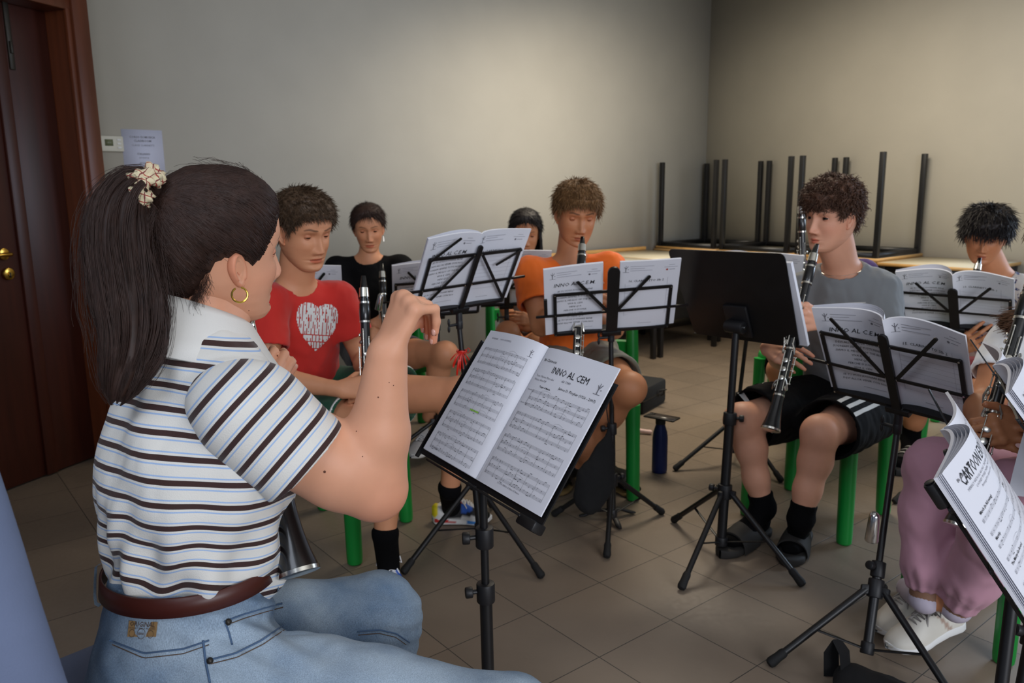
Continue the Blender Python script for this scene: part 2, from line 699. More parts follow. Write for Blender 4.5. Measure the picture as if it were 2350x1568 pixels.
# floor and ceiling outline
mb = MB(); mb.box((1, 3, -.05), (14, 14, .1)); tag(mb.build('floor', M['floor'], smooth=False), kind='structure')
mb = MB(); mb.box((1, 4.0, HW + .05), (12, 12, .1)); tag(mb.build('ceiling', M['ceil'], smooth=False), kind='structure')
W2_END = C0 - TU * 5.6
quad_wall('wall_back', C0 + TU * .2, W2_END, 0, HW, .2, M['wall'], N2)
quad_wall('wall_right', C0, C0 + TV * 7.5, 0, HW, .2, M['wall'], TU)
o = quad_wall('baseboard_back', C0 - TU * .012, W2_END, 0, .075, .011, M['base'], -N2)
o = quad_wall('baseboard_right', C0 + TV * .012, C0 + TV * 7.5, 0, .075, .011, M['base'], -TU)

# door wall: leaf line
DD = nrm([.341, .94, 0])         # along the door wall, away from the camera
DN = A([-DD[1], DD[0], 0])       # out of the room
DL = A([-2.216, 3.207, 0])       # point on the leaf face at the floor


def DP(s, out, z):
    return DL + DD * s + DN * out + A([0, 0, z])


E_ = np.linalg.norm(A([-2.0, 3.80, 0])[:2] - DL[:2])
LE = .50     # leaf ends here (s)
SEAM = .262
CASW = .115
HD = 2.06   # head height of the opening


def dbox(name, s0, s1, o0, o1, z0, z1, m, bev=0., parent=None, st=True):
    mb = MB()
    R = A([DD, DN, [0, 0, 1]])
    c = DP((s0 + s1) / 2, (o0 + o1) / 2, (z0 + z1) / 2)
    mb.box(c, (s1 - s0, o1 - o0, z1 - z0), R, bev=bev)
    o = mb.build(name, m, parent, smooth=bool(bev))
    if st and parent is None:
        o['kind'] = 'structure'
    return o


CF = -.11   # casing face, in front of the leaf
dbox('wall_left', LE + .02, LE + .10, CF + .02, 1.2, 0, HW, M['wall'])
dbox('trim_1', -1.8, LE + .10, CF + .02, .3, HD + .09, HW, M['wall'])
o = dbox('door_1', -1.8, SEAM - .003, 0, .045, .006, HD, M['wood'], .004); tag(o, kind='structure')
d1 = o
o2 = dbox('door_2', SEAM + .003, LE, 0, .045, .006, HD, M['wood'], .004); tag(o2, kind='structure')
dbox('astragal', SEAM - .035, SEAM + .02, -.012, 0, .006, HD, M['wood'], .003, parent=d1)
# casing: reveal + face boards


R_ = A([DD, DN, [0, 0, 1]])
mb = MB()
mb.box(DP(LE + .015, -.035, HD / 2), (.03, .15, HD), R_)
mb.box(DP((LE - 1.8) / 2, -.03, HD + .02), (LE + 1.8 + .08, .16, .04), R_)
mb.box(DP(LE + .008, CF - .006, HD / 2), (.026, .022, HD + .03), R_, bev=.006)
mb.box(DP(LE + .062, CF - .012, (HD + .26) / 2), (.085, .034, HD + .26), R_, bev=.006)
mb.box(DP((LE - 1.8) / 2, CF - .006, HD + .025), (LE + 1.8 + .12, .022, .05), R_, bev=.006)
mb.box(DP((LE - 1.8) / 2 - .02, CF - .012, HD + .155), (LE + 1.8 + .08, .030, .21), R_, bev=.006)
tag(mb.build('trim_2', M['wood2']), kind='structure')
# handle, lock, flush bolt, taped label
hp = FL(8, 580)
mb = MB()
hs = .155
mb.cyl(DP(hs, -.002, 1.02), DP(hs, -.012, 1.02), .025, 20, bev=.003)
mb.cyl(DP(hs, -.01, 1.02), DP(hs, -.05, 1.02), .008)
mb.tube([DP(hs, -.05, 1.02), DP(hs - .01, -.056, 1.02), DP(hs - .05, -.058, 1.02), DP(hs - .13, -.055, 1.018)], [.009, .009, .008, .007], 12)
mb.build('door_handle', M['brass'], d1)
mb = MB()
mb.cyl(DP(hs + .01, -.001, .935), DP(hs + .01, -.014, .935), .026, 24, bev=.004)
mb.cyl(DP(hs + .01, -.014, .935), DP(hs + .01, -.018, .935), .009, 16)
lk = mb.build('lock_rosette', M['brass'], d1)
mb = MB(); mb.box(DP(hs + .01, -.0185, .93), (.004, .003, .02), R_); mb.build('keyhole', M['blackp'], lk, smooth=False)
mb = MB(); mb.box(DP(SEAM + .045, -.003, 1.95), (.024, .01, .32), R_, bev=.003); mb.box(DP(SEAM + .045, -.01, 1.88), (.012, .012, .05), R_, bev=.003)
mb.build('flush_bolt', M['steel'], o2, label='dark metal flush bolt')

# thermostat and notice on the back wall
W2N = -N2


def WP(s, z, out=0.):
    return C0 - TU * s + A([0, 0, z]) + W2N * out


R2 = A([TU, -W2N, [0, 0, 1]])
t = thing('thermostat', 'small cream wall thermostat with grey display beside the door frame', 'thermostat', tuple(WP(5.09, 1.535)))
mb = MB(); mb.box(WP(5.075, 1.535, .014), (.115, .028, .082), R2, bev=.006); mb.build('housing', M['thermo'], t)
mb = MB(); mb.box(WP(5.09, 1.54, .0285), (.04, .003, .034), R2); mb.build('display', M['lcd'], t, smooth=False)
mb = MB()
for dz in (.02, .0, -.02):
    mb.box(WP(5.04, 1.535 + dz, .0295), (.018, .004, .009), R2, bev=.001)
mb.build('buttons', M['white'], t)


# ------------------------------------------------------------------ lettering
_tc = {}


def text_mesh(s, size=1., shear=0., align='LEFT', bold=0., space=1.):
    key = (s, shear, align, bold, space)
    if key not in _tc:
        cu = bpy.data.curves.new('lettering', 'FONT')
        cu.body = s
        cu.size = 1.
        cu.shear = shear
        cu.align_x = align
        cu.offset = bold
        cu.space_character = space
        cu.resolution_u = 1
        o = bpy.data.objects.new('lettering', cu)
        COL.objects.link(o)
        me = o.to_mesh()
        V = np.empty(len(me.vertices) * 3, np.float32)
        me.vertices.foreach_get('co', V)
        me.calc_loop_triangles()
        T = np.empty(len(me.loop_triangles) * 3, np.int32)
        me.loop_triangles.foreach_get('vertices', T)
        _tc[key] = (V.reshape(-1, 3)[:, :2].astype(float).copy(), T.reshape(-1, 3).copy())
        o.to_mesh_clear()
        bpy.data.objects.remove(o)
        bpy.data.curves.remove(cu)
    V, T = _tc[key]
    return V * size, T


def s_add(s, V, n, m):
    T = []
    for i in range(n):
        a = 2 * i
        T += [[a, a + 2, a + 3], [a, a + 3, a + 1]]
    return s.add(V, T, m)


class Print:
    """flat printing in page coordinates (metres), mapped on a surface later"""

    def __init__(s):
        s.V, s.T, s.m, s.n = [], [], [], 0

    def add(s, V, T, m=0):
        if len(V) == 0:
            return s
        s.V.append(A(V, float)); s.T.append(A(T) + s.n); s.m += [m] * len(T); s.n += len(V)
        return s

    def text(s, x, y, txt, size, m=0, align='LEFT', shear=0., bold=0., sy=1.):
        V, T = text_mesh(txt, size, shear, align, bold)
        V = V.copy(); V[:, 1] *= sy
        return s.add(V + [x, y], T, m)

    def rect(s, x0, y0, x1, y1, m=0, nx=1):
        xs = np.linspace(x0, x1, nx + 1)
        V = [[x, y] for x in xs for y in (y0, y1)]
        T = []
        for i in range(nx):
            a = 2 * i
            T += [[a, a + 2, a + 3], [a, a + 3, a + 1]]
        return s.add(V, T, m)

    def line(s, x0, y0, x1, y1, w=.0004, m=0):
        if abs(x1 - x0) > .02:
            n = int(abs(x1 - x0) / .008) + 1
            xs = np.linspace(x0, x1, n + 1); ys = np.linspace(y0, y1, n + 1)
            V = [[a, b + s * w / 2] for a, b in zip(xs, ys) for s in (-1, 1)]
            return s_add(s, V, n, m)
        d = A([x1 - x0, y1 - y0]); l = np.hypot(*d) + 1e-9; p = A([-d[1], d[0]]) / l * w / 2
        a, b = A([x0, y0]), A([x1, y1])
        return s.add([a - p, b - p, b + p, a + p], [[0, 1, 2], [0, 2, 3]], m)

    def disc(s, x, y, rx, ry, m=0, n=8, rot=0.):
        an = np.linspace(0, 2 * np.pi, n, endpoint=False)
        V = np.stack([rx * np.cos(an), ry * np.sin(an)], 1)
        c, q = math.cos(rot), math.sin(rot)
        V = V @ A([[c, q], [-q, c]]) + [x, y]
        return s.add(V, [[0, i, i + 1] for i in range(1, n - 1)], m)

    def arc(s, x0, x1, y, h, w=.0004, m=0, n=8):
        t = np.linspace(0, 1, n + 1)
        X = x0 + (x1 - x0) * t; Y = y + h * 4 * t * (1 - t)
        for i in range(n):
            s.line(X[i], Y[i], X[i + 1], Y[i + 1], w, m)
        return s

    def tree_mark(s, x, y, h, m=0):
        """small drawn mark: a figure like a little tree over a line"""
        s.rect(x - .05 * h, y, x + .05 * h, y + .7 * h, m)
        s.line(x, y + .45 * h, x + .28 * h, y + .9 * h, .07 * h, m)
        s.line(x, y + .5 * h, x - .2 * h, y + .8 * h, .07 * h, m)
        s.line(x, y + .65 * h, x + .02 * h, y + h, .06 * h, m)
        s.line(x - .35 * h, y, x + .4 * h, y, .05 * h, m)
        s.disc(x + .3 * h, y + .42 * h, .06 * h, .06 * h, m)
        return s

    def build(s, name, fn, mats, parent):
        V = np.concatenate(s.V)
        T = np.concatenate(s.T)
        return mk(name, fn(V), [T], mats, parent, smooth=False, mi=s.m)


def densify(V, T, maxlen=.02):
    return V, T


n = bpy.data.objects
# notice
PW, PH = .21, .297
nb = thing('paper_notice', 'white paper notice printed with Italian headings, taped beside the thermostat', 'notice', tuple(WP(4.9, 1.45)))
NX, NZ = 4.915, 1.615   # centre s, top z


def nfn(V):
    return A([WP(NX - v[0], NZ + v[1], .0035) for v in V])


mb = MB(); mb.box(WP(NX, NZ - PH / 2, .0015), (PW, .0016, PH), R2); sheet_o = mb.build('sheet', M['paper2'], nb, smooth=False)
p = Print()
for y, tx, sz, b in ((-.045, 'CORSO DI MUSICA', .0155, .02), (-.065, "CLASSROOM", .0155, .02), (-.088, 'CLASSE CLARINETTI', .013, 0), (-.135, 'ITALIANO', .015, .02), (-.155, 'ATTIVITA', .012, 0), (-.185, 'STORIA', .015, .02), (-.205, 'ATTIVITA', .012, 0), (-.235, 'INGLESE', .015, .02)):
    p.text(0, y, tx, sz, 0, 'CENTER', bold=b)
p.build('printed_text', nfn, [M['inkgrey']], nb)
# ------------------------------------------------------------------ tables against the walls
AX = A([TV, -TU, [0, 0, 1]])     # t along the right wall, out from it, up


def RW(t, out, z=0.):
    return C0 + TV * t - TU * out + A([0, 0, z])


def make_table(label, t0, t1, o0, o1, flip=False, zb=0., group=None):
    """square-leg table; flip: upside down with its top on zb"""
    c = RW((t0 + t1) / 2, (o0 + o1) / 2, zb)
    tb = thing('table', label, 'table', tuple(c), 0., group)
    L, D, H = t1 - t0, o1 - o0, .75

    def Z(z):
        return zb + (H - z if flip else z)

    def bx(mb, t, o, z0, z1, st, so, **kw):
        za, zb_ = Z(z0), Z(z1)
        mb.box(RW(t, o, (za + zb_) / 2), (st, so, abs(zb_ - za)), AX, **kw)
    mb = MB(); bx(mb, (t0 + t1) / 2, (o0 + o1) / 2, .730, .75, L - .004, D - .004)
    mb.build('tabletop', M['tabletop'], tb, smooth=False)
    mb = MB()
    for t in (t0 + .0015, t1 - .0015):
        bx(mb, t, (o0 + o1) / 2, .728, .75, .005, D)
    for o in (o0 + .0015, o1 - .0015):
        bx(mb, (t0 + t1) / 2, o, .728, .75, L, .005)
    mb.build('edge_band', M['beech'], tb, smooth=False)
    mb = MB()
    e = .03
    for t in (t0 + e, t1 - e):
        bx(mb, t, (o0 + o1) / 2, .690, .728, .028, D - 2 * e)
    for o in (o0 + e, o1 - e):
        bx(mb, (t0 + t1) / 2, o, .690, .728, L - 2 * e, .028)
    mb.build('frame', M['black'], tb, smooth=False)
    for t in (t0 + e, t1 - e):
        for o in (o0 + e, o1 - e):
            mb = MB(); bx(mb, t, o, 0.0, .728, .036, .036, bev=.004)
            mb.build('leg', M['black'], tb)
    return tb


low = [(0.02, .67), (.69, 1.34), (1.37, 2.02), (2.05, 2.70)]
desc = ['set in the far corner', 'second from the corner', 'third from the corner', 'at the near end of the row']
for (a, b), d in zip(low, desc):
    make_table('cream-topped table along the right wall, ' + d, a, b, .02, .72, group='tables standing along the right wall')
up = ['nearest the corner', 'between the other two', 'farthest from the corner']
for (a, b), d in zip([(-.01 + .03, .655), (.68, 1.34), (1.375, 2.04)], up):
    make_table('upturned black-framed table with legs in the air, ' + d, a, b, .02, .70, True, .752, group='upturned tables with legs in the air')
for (a, b), d in zip([(.86, 1.58), (1.60, 2.32)], ('next to the corner table', 'behind the player in orange')):
    make_table('cream-topped table along the back wall, ' + d, .03, .86, a, b, group='tables standing along the back wall')
mb = MB(); mb.box(RW(.045, 1.6, .765), (.03, 1.46, .028), AX, bev=.003)
tag(mb.build('wooden_board', M['beech']), 'long beech board lying on the tables against the back wall', 'board')
for i, (a, b) in enumerate(low[1:]):
    mb = MB(); mb.box(RW((a + b) / 2, .33, .36), (b - a - .1, .02, .60), AX, bev=.003)
    mb.box(RW((a + b) / 2, .33, .03), (b - a - .2, .12, .05), AX, bev=.003)
    tag(mb.build('partition_panel', M['grey_panel']), 'grey panel standing under the ' + ['second', 'third', 'last'][i] + ' table of the right wall row', 'panel', 'grey panels under the tables')


# ------------------------------------------------------------------ green plastic chairs
def green_chair(label, x, y, face, back=.80):
    """face: direction the sitter looks, degrees"""
    a = math.radians(face)
    f = A([math.cos(a), math.sin(a), 0]); r = A([math.sin(a), -math.cos(a), 0]); z = A([0, 0, 1.])
    ch = thing('green_chair', label, 'chair', (x, y, 0), 0, 'green plastic chairs of the players')
    c = A([x, y, 0.])

    def P(fx, rx, zz):
        return c + f * fx + r * rx + z * zz
    # seat: rounded pan with apron
    n = 40
    an = np.linspace(0, 2 * np.pi, n, endpoint=False)

    def ring(hw, hd, zz, p=4.5):
        cs, sn = np.cos(an), np.sin(an)
        ex = np.sign(cs) * np.abs(cs) ** (2 / p) * hd; ey = np.sign(sn) * np.abs(sn) ** (2 / p) * hw
        return np.array([P(u, v, zz) for u, v in zip(ex, ey)])
    rr = [(.02, .02, .418), (.12, .12, .418), (.17, .165, .422), (.195, .185, .432), (.207, .195, .428), (.212, .2, .415), (.212, .2, .385), (.206, .194, .372), (.196, .184, .374), (.19, .18, .40), (.02, .02, .40)]
    mb = MB(); mb.grid(np.array([ring(*q) for q in rr]), closev=True)
    mb.build('seat', M['green'], ch)
    for sf in (1, -1):
        for sr in (1, -1):
            mb = MB()
            top = P(sf * .178, sr * .182, .405); bot = P(sf * .186, sr * .19, 0.)
            d = nrm(bot - top); L = np.linalg.norm(bot - top)
            mb.lathe([(0, .031), (L * .3, .029), (L * .94, .0275), (L * .985, .026), (L, .020)], top, d, 20)
            mb.build('leg', M['green'], ch)
    for sr in (1, -1):
        mb = MB()
        pts = [P(-.178, sr * .182, .40), P(-.186, sr * .182, .55), P(-.20, sr * .178, .68), P(-.212, sr * .174, back - .02), P(-.215, sr * .174, back)]
        mb.tube(pts, [.03, .027, .026, .024, .012], 18)
        mb.build('back_post', M['green'], ch)
    for zz, hh in ((back - .075, .10), (back - .235, .07)):
        t = np.linspace(-1, 1, 13)
        prof = [(0, 1), (.012, .8), (.012, -.8), (0, -1), (-.008, -.8), (-.008, .8)]
        G = np.array([[P(-.205 - .02 * (1 - q * q) - .04 * (zz - .6) + o, q * .165, zz + v * hh / 2) for o, v in prof] for q in t])
        mb = MB(); mb.grid(G, closev=True)
        mb.build('back_rail', M['green'], ch)
    return ch


# ------------------------------------------------------------------ booklets and stands
def frame_ytr(yaw, tilt, roll):
    y, t, r = map(math.radians, (yaw, tilt, roll))
    X = A([math.cos(y), math.sin(y), 0]); Z = A([0, 0, 1.]); B = np.cross(Z, X)
    Y = math.cos(t) * Z + math.sin(t) * B
    X2 = math.cos(r) * X + math.sin(r) * Y; Y2 = -math.sin(r) * X + math.cos(r) * Y
    return X2, Y2, np.cross(X2, Y2)


def staff(p, x, y, w, gap=.0016, notes=12, seed=0, m=0, sysn=3, dy=.016, lw=.00022):
    r = random.Random(seed)
    for k in range(sysn):
        yy = y - k * dy
        for i in range(5):
            p.line(x, yy - i * gap, x + w, yy - i * gap, lw, 1)
        p.text(x + .001, yy - 4 * gap, 'S', .0075, 1, shear=.2)
        nx = x + .012
        while nx < x + w - .004:
            hgt = r.uniform(-1, 5) * gap
            q = r.random()
            if q < .72:
                p.disc(nx, yy - hgt, .0009, .0007, 0, 6, .4)
                sg = 1 if hgt > 2 * gap else -1
                p.line(nx + sg * .0009, yy - hgt, nx + sg * .0009, yy - hgt + sg * .0048, .00018, 0)
                if q < .2:
                    p.line(nx + sg * .0009, yy - hgt + sg * .0055, nx + .006, yy - hgt + sg * .0055, .0008, 0)
            elif q < .82:
                p.rect(nx - .0009, yy - 2 * gap, nx + .0009, yy - 1.5 * gap, 1)
            nx += r.uniform(.007, .012)
        if r.random() < .6:
            a = x + r.uniform(.02, w - .05)
            p.arc(a, a + r.uniform(.012, .03), yy + .002, .003, .00028, 1)
    nb = 6
    for i in range(nb + 1):
        bx = x + w * i / nb
        p.line(bx, y, bx, y - (sysn - 1) * dy - 4 * gap, .0003 if i else .0006, 0)
    return p


LYR = ['SE TU VUOI SUONARE BENE', 'DEVI ALLOR VENIR CON NOI', 'SUONIAM SEMPRE TUTTI INSIEME', 'SIAMO IL MEGLIO OF THE BEST', 'VIVA IL CEM', 'VIENI QUI', 'PERCHE SI SUONA', 'VIVA IL CEM', 'SU VIENI QUI', 'SE TU VUOI SUONARE BENE', 'DEVI ALLOR VENIR CON NOI']


def cover_prints(w=.21, h=.297, num='15. CLARINETTO SIb 2', full=True):
    """left page: song words; right page: part list (page origins at their bottom left)"""
    a = Print()
    a.tree_mark(.03, h - .045, .028, 1)
    for i in range(3):
        a.rect(.045, h - .022 - i * .009, .045 + (.07, .05, .085)[i], h - .0205 - i * .009, 2)
    a.rect(.165, h - .022, .185, h - .0205, 2); a.rect(.150, h - .031, .195, h - .0295, 2); a.disc(.158, h - .041, .004, .004, 1); a.rect(.165, h - .042, .185, h - .040, 2)
    a.text(.032, h - .082, 'INNO AL C.E.M.', .021, 0, shear=.25, bold=.006)
    for i, s in enumerate(LYR):
        a.text(w / 2 + .002, h - .106 - i * .0148, s, .0098, 0, 'CENTER', shear=.2)
    a.rect(.10, .022, .17, .0232, 2)
    b = Print()
    b.tree_mark(.02, h - .045, .028, 1)
    for i in range(3):
        b.rect(.035, h - .022 - i * .009, .035 + (.08, .05, .075)[i], h - .0205 - i * .009, 2)
    b.rect(.165, h - .022, .185, h - .0205, 2); b.rect(.150, h - .031, .195, h - .0295, 2); b.disc(.160, h - .041, .004, .004, 3 if num.startswith('16') else 1); b.rect(.167, h - .042, .187, h - .040, 2)
    b.text(.03, h - .088, num, .0125, 0, shear=.1, bold=.004)
    for i in range(9):
        b.rect(.02, h - .105 - i * .0165, .185, h - .1044 - i * .0165, 2)
    b.rect(.165, h - .24, .1656, h - .075, 2); b.rect(.02, h - .24, .0206, h - .095, 2)
    b.rect(.07, .018, .12, .0194, 2)
    return a, b


def curve_fn(O, X, Y, N, w, h, bul, lift=0., skew=0.):
    """page surface: x in [-w, w] (spine at 0), y in [0, h]; bul: height of the page bulge along N"""
    def S(x, y, off=0.):
        x = np.asarray(x, float); y = np.asarray(y, float)
        s = np.abs(x) / w
        z = bul * np.sin(np.pi * np.clip(s, 0, 1) ** .62) * (.55 + .45 * y / h) + lift * s
        xx = np.sign(x) * w * (s - .022 * s * (1 - s)) + skew * y
        return O + xx[..., None] * X + y[..., None] * Y + (z + off)[..., None] * N
    return S


def booklet(label, O, X, Y, N, front=None, back=None, bul=.02, thick=.004, w=.21, h=.297, fan=2, group='open music booklets on the stands', loc=None, lift=0., sheetside=1):
    """open booklet; N points to the reader; front: prints facing the reader (left, right), back: prints on the cover"""
    bk = thing('music_booklet', label, 'sheet music', tuple(O), 0, group)
    S = curve_fn(O, X, Y, N, w, h, bul, lift)
    nx, ny = 49, 9
    xs = np.linspace(-w, w, nx); ys = np.linspace(0, h, ny)
    Xg, Yg = np.meshgrid(xs, ys, indexing='ij')
    mb = MB()
    Fr = S(Xg, Yg, thick); Bk = S(Xg, Yg, 0.)
    G = np.concatenate([Fr, Bk[:, ::-1]], 1)
    mb.grid(G, closev=True)
    for e in (0, -1):
        mb.add(np.concatenate([Fr[e], Bk[e]]), [[i, i + 1, i + 1 + ny, i + ny] for i in range(ny - 1)])
    mb.build('cover', M['paper'], bk)
    # a few loose leaves
    for k in range(fan):
        S2 = curve_fn(O, X, Y, N, w * (1 - .004 * k), h, bul + .005 + .006 * k, lift + .002 * k)
        sd = 1 if sheetside > 0 else -1
        xs2 = np.linspace(0, w, 25) * sd
        Xg2, Yg2 = np.meshgrid(xs2, ys, indexing='ij')
        a = S2(Xg2, Yg2 + .001 * k, thick + .0008 * (k + 1)); b = S2(Xg2, Yg2 + .001 * k, thick + .0008 * (k + 1) + .0003)
        mb = MB(); mb.grid(np.concatenate([a, b[:, ::-1]], 1), closev=True)
        mb.build('leaf', M['paper'], bk)
    ink = [M['ink'], M['inkgrey'], M['inkfaint'], M['redink'], M['hilite']]
    if front:
        for side, p in zip((-1, 1), front):
            if p is None:
                continue
            kk = fan if side == sheetside else 0
            S2 = curve_fn(O, X, Y, N, w, h, bul + (.005 + .006 * (kk - 1) if kk else 0), lift + (.002 * (kk - 1) if kk else 0))
            x0 = -w if side < 0 else 0
            p.build('printed_music', lambda V, S2=S2, x0=x0, kk=kk: S2(V[:, 0] + x0, V[:, 1], thick + .0008 * kk + .0009), ink, bk)
    if back:
        for side, p in zip((-1, 1), back):
            if p is None:
                continue
            # seen from behind: left page in the picture is +X
            p.build('printed_text', lambda V, side=side: S(-(V[:, 0] + (-w if side < 0 else 0)), V[:, 1], -.0006), ink, bk)
    return bk


def tripod(root, base, top, hub, rfoot, azs, r0=.0125, r1=.009, knee=.55, rodz=.06, split=.55, mat_=None, knob_dir=None, footlen=.045):
    """tripod foot with telescopic pole; base: floor point below the pole, top: pole top point"""
    mm = mat_ or M['black']
    base, top = A(base, float), A(top, float)
    ax = nrm(top - base)
    L = np.linalg.norm(top - base)
    H = base + ax * hub
    low = base + ax * rodz
    mid = base + ax * (L * split)
    mb = MB(); mb.cyl(low, mid, r0, 18); mb.build('lower_pole', mm, root)
    mb = MB(); mb.cyl(mid, top, r1, 16); mb.build('upper_pole', mm, root)
    mb = MB()
    mb.cyl(mid - ax * .025, mid + ax * .018, r0 + .006, 20, bev=.003)
    cl = mb.build('clamp_collar', M['blackp'], root)
    kd = A([-1., -.2, 0]) if knob_dir is None else A(knob_dir, float)
    kd = nrm(kd - (kd @ ax) * ax)
    mb = MB(); mb.cyl(mid + kd * (r0 + .002), mid + kd * (r0 + .016), .005, 10); mb.cyl(mid + kd * (r0 + .014), mid + kd * (r0 + .03), .012, 14, bev=.003)
    mb.build('clamp_knob', M['blackp'], cl)
    mb = MB(); mb.cyl(H - ax * .03, H + ax * .02, r0 + .008, 20, bev=.003)
    for az in azs:
        a = math.radians(az); d = A([math.cos(a), math.sin(a), 0])
        mb.box(H + d * (r0 + .012) - ax * .008, (.026, .016, .026), A([d, np.cross(ax, d), ax]), bev=.003)
    hb = mb.build('hub', M['blackp'], root)
    kd2 = nrm(-kd + .3 * A([0, 1, 0]))
    mb = MB(); mb.cyl(H + kd2 * r0, H + kd2 * (r0 + .028), .006, 10); mb.cyl(H + kd2 * (r0 + .022), H + kd2 * (r0 + .038), .013, 12, bev=.003); mb.build('hub_knob', M['blackp'], hb)
    mb = MB(); mb.cyl(low - ax * .012, low + ax * .02, r0 + .005, 16, bev=.003); mb.build('lower_collar', M['blackp'], root)
    for az in azs:
        a = math.radians(az)
        d = A([math.cos(a), math.sin(a), 0])
        p0 = H + d * (r0 + .012) - ax * .008
        p1 = A([base[0], base[1], 0]) + d * rfoot + A([0, 0, .014])
        u = nrm(p1 - p0)
        mb = MB(); mb.cyl(p0, p1 - u * .02, .0095, 14); lg = mb.build('leg', mm, root)
        mb = MB(); mb.lathe([(0, .011), (.008, .013), (footlen * .5, .0125), (footlen, .0145), (footlen + .008, .012), (footlen + .011, .006)], p1 - u * footlen, u, 14)
        mb.build('rubber_foot', M['rubber'], lg)
        q = p0 + (p1 - p0) * knee
        mb = MB(); mb.tube([low, q], [.0055, .0055], 8, sy=.5)
        mb.ball(q, .007, 6)
        mb.build('brace', mm, root)


def strip(mb, a, b, w, t, N, m=0, rnd_=True):
    """flat bar from a to b lying in a plane with normal N"""
    a, b = A(a, float), A(b, float)
    d = nrm(b - a); s = nrm(np.cross(N, d)); N = nrm(N)
    L = np.linalg.norm(b - a)
    pts = []
    k = 6
    for i in range(k + 1):
        an = -math.pi / 2 + math.pi * i / k
        pts.append((L + w / 2 * math.cos(an) * .9, w / 2 * math.sin(an)))
    for i in range(k + 1):
        an = math.pi / 2 + math.pi * i / k
        pts.append((w / 2 * math.cos(an) * .9, w / 2 * math.sin(an)))
    mb.prism(pts, -t / 2, t / 2, a, d, s, N, m)
    return mb


def folding_desk(root, O, X, Y, Nv, half=.215, hh=(.0, .105, .205), barw=.012, center='bar', arms='up', top=.29, cw=.026, endbar=True, lw=(0, 0), inset=.03, armlen=.19):
    """folding wire desk seen from its back: O = middle of the ledge, Nv = towards the viewer"""
    def P(x, y, z=0.):
        return O + X * x + Y * y + Nv * z
    mb = MB()
    if center == 'wide':
        w2 = .02
        pts = [(-w2, -.01), (w2, -.01), (w2 + .001, top - .02)] + [(w2 * math.cos(a), top - .02 + w2 * math.sin(a)) for a in np.linspace(0, math.pi, 9)] + [(-w2 - .001, top - .02)]
        mb.prism(pts, .002, .010, O, X, Y, Nv)
    else:
        strip(mb, P(0, -.01, .008), P(0, hh[-1] + .03, .008), cw, .008, Nv)
    mb.build('centre_bar', M['black'], root)
    mb = MB()
    for s in (-1, 1):
        for i, y in enumerate(hh):
            wd = half if i < len(hh) - 1 or True else half
            x1 = s * (wd - inset)
            if i == 1:
                x1 = s * (wd + .035)
            strip(mb, P(s * .012, y, .004), P(x1, y + .0, .004), barw if i != 1 else barw * .8, .004, Nv)
        strip(mb, P(s * (half - inset), hh[0], .002), P(s * (half - inset), hh[-1], .002), barw, .004, Nv)
        for y in hh:
            for xx in (s * .014, s * (half - inset)):
                c = P(xx, y, .007)
                mb.cyl(c, c + Nv * .002, .0028, 8, m=1)
    mb.build('desk_frame', [M['black'], M['chrome']], root)
    for s in (-1, 1):
        mb = MB()
        if arms == 'up':
            a0, a1 = P(s * .02, hh[1] + .01, .009), P(s * (.02 + armlen * .62), hh[1] + .01 + armlen * .83, .009)
            strip(mb, a0, a1, .011, .0035, Nv)
        else:
            a0, a1 = P(s * .02, hh[-1] - .004, .009), P(s * (half - inset - .01), hh[0] + .02, .009)
            strip(mb, a0, a1, .010, .0035, Nv)
            strip(mb, P(s * (half - inset), hh[-1], .009), P(s * (half - inset - .09), hh[-1] + (.075 if s < 0 else -.05), .009), .009, .0035, Nv)
        mb.build('page_arm', M['black'], root)
    # ledge on the reader's side
    mb = MB()
    strip(mb, P(-half + inset, -.002, -.012), P(half - inset, -.002, -.012), .012, .03, Nv)
    mb.box(P(0, -.010, -.004), (.07, .02, .036), A([X, Y, Nv]), bev=.003)
    mb.build('ledge', M['black'], root)
    if endbar:
        for s in (-1, 1):
            mb = MB(); strip(mb, P(s * (half + .035), hh[1] - .0, -.01), P(s * (half + .035), hh[1] + .05, -.01), .009, .004, X)
            mb.build('page_retainer', M['black'], root)


def tilt_head(root, O, Y, Nv, top):
    """joint between pole top and desk"""
    mb = MB()
    mb.cyl(top, A(top) + A([0, 0, .03]), .0125, 14, bev=.003)
    j = A(O) + Y * -.015
    mb.tube([A(top) + A([0, 0, .01]), (A(top) + j) / 2 + A([0, 0, .004]), j], [.011, .012, .011], 12)
    t = mb.build('tilt_joint', M['blackp'], root)
    sd = nrm(np.cross(Y, Nv))
    mb = MB(); mb.cyl(A(top) + A([0, 0, .018]) - sd * .01, A(top) + A([0, 0, .018]) - sd * .045, .005, 10)
    for q in (-1, 1):
        mb.ball(A(top) + A([0, 0, .018 + q * .012]) - sd * .045, (.005, .005, .013), 6)
    mb.build('wing_screw', M['blackp'], t)


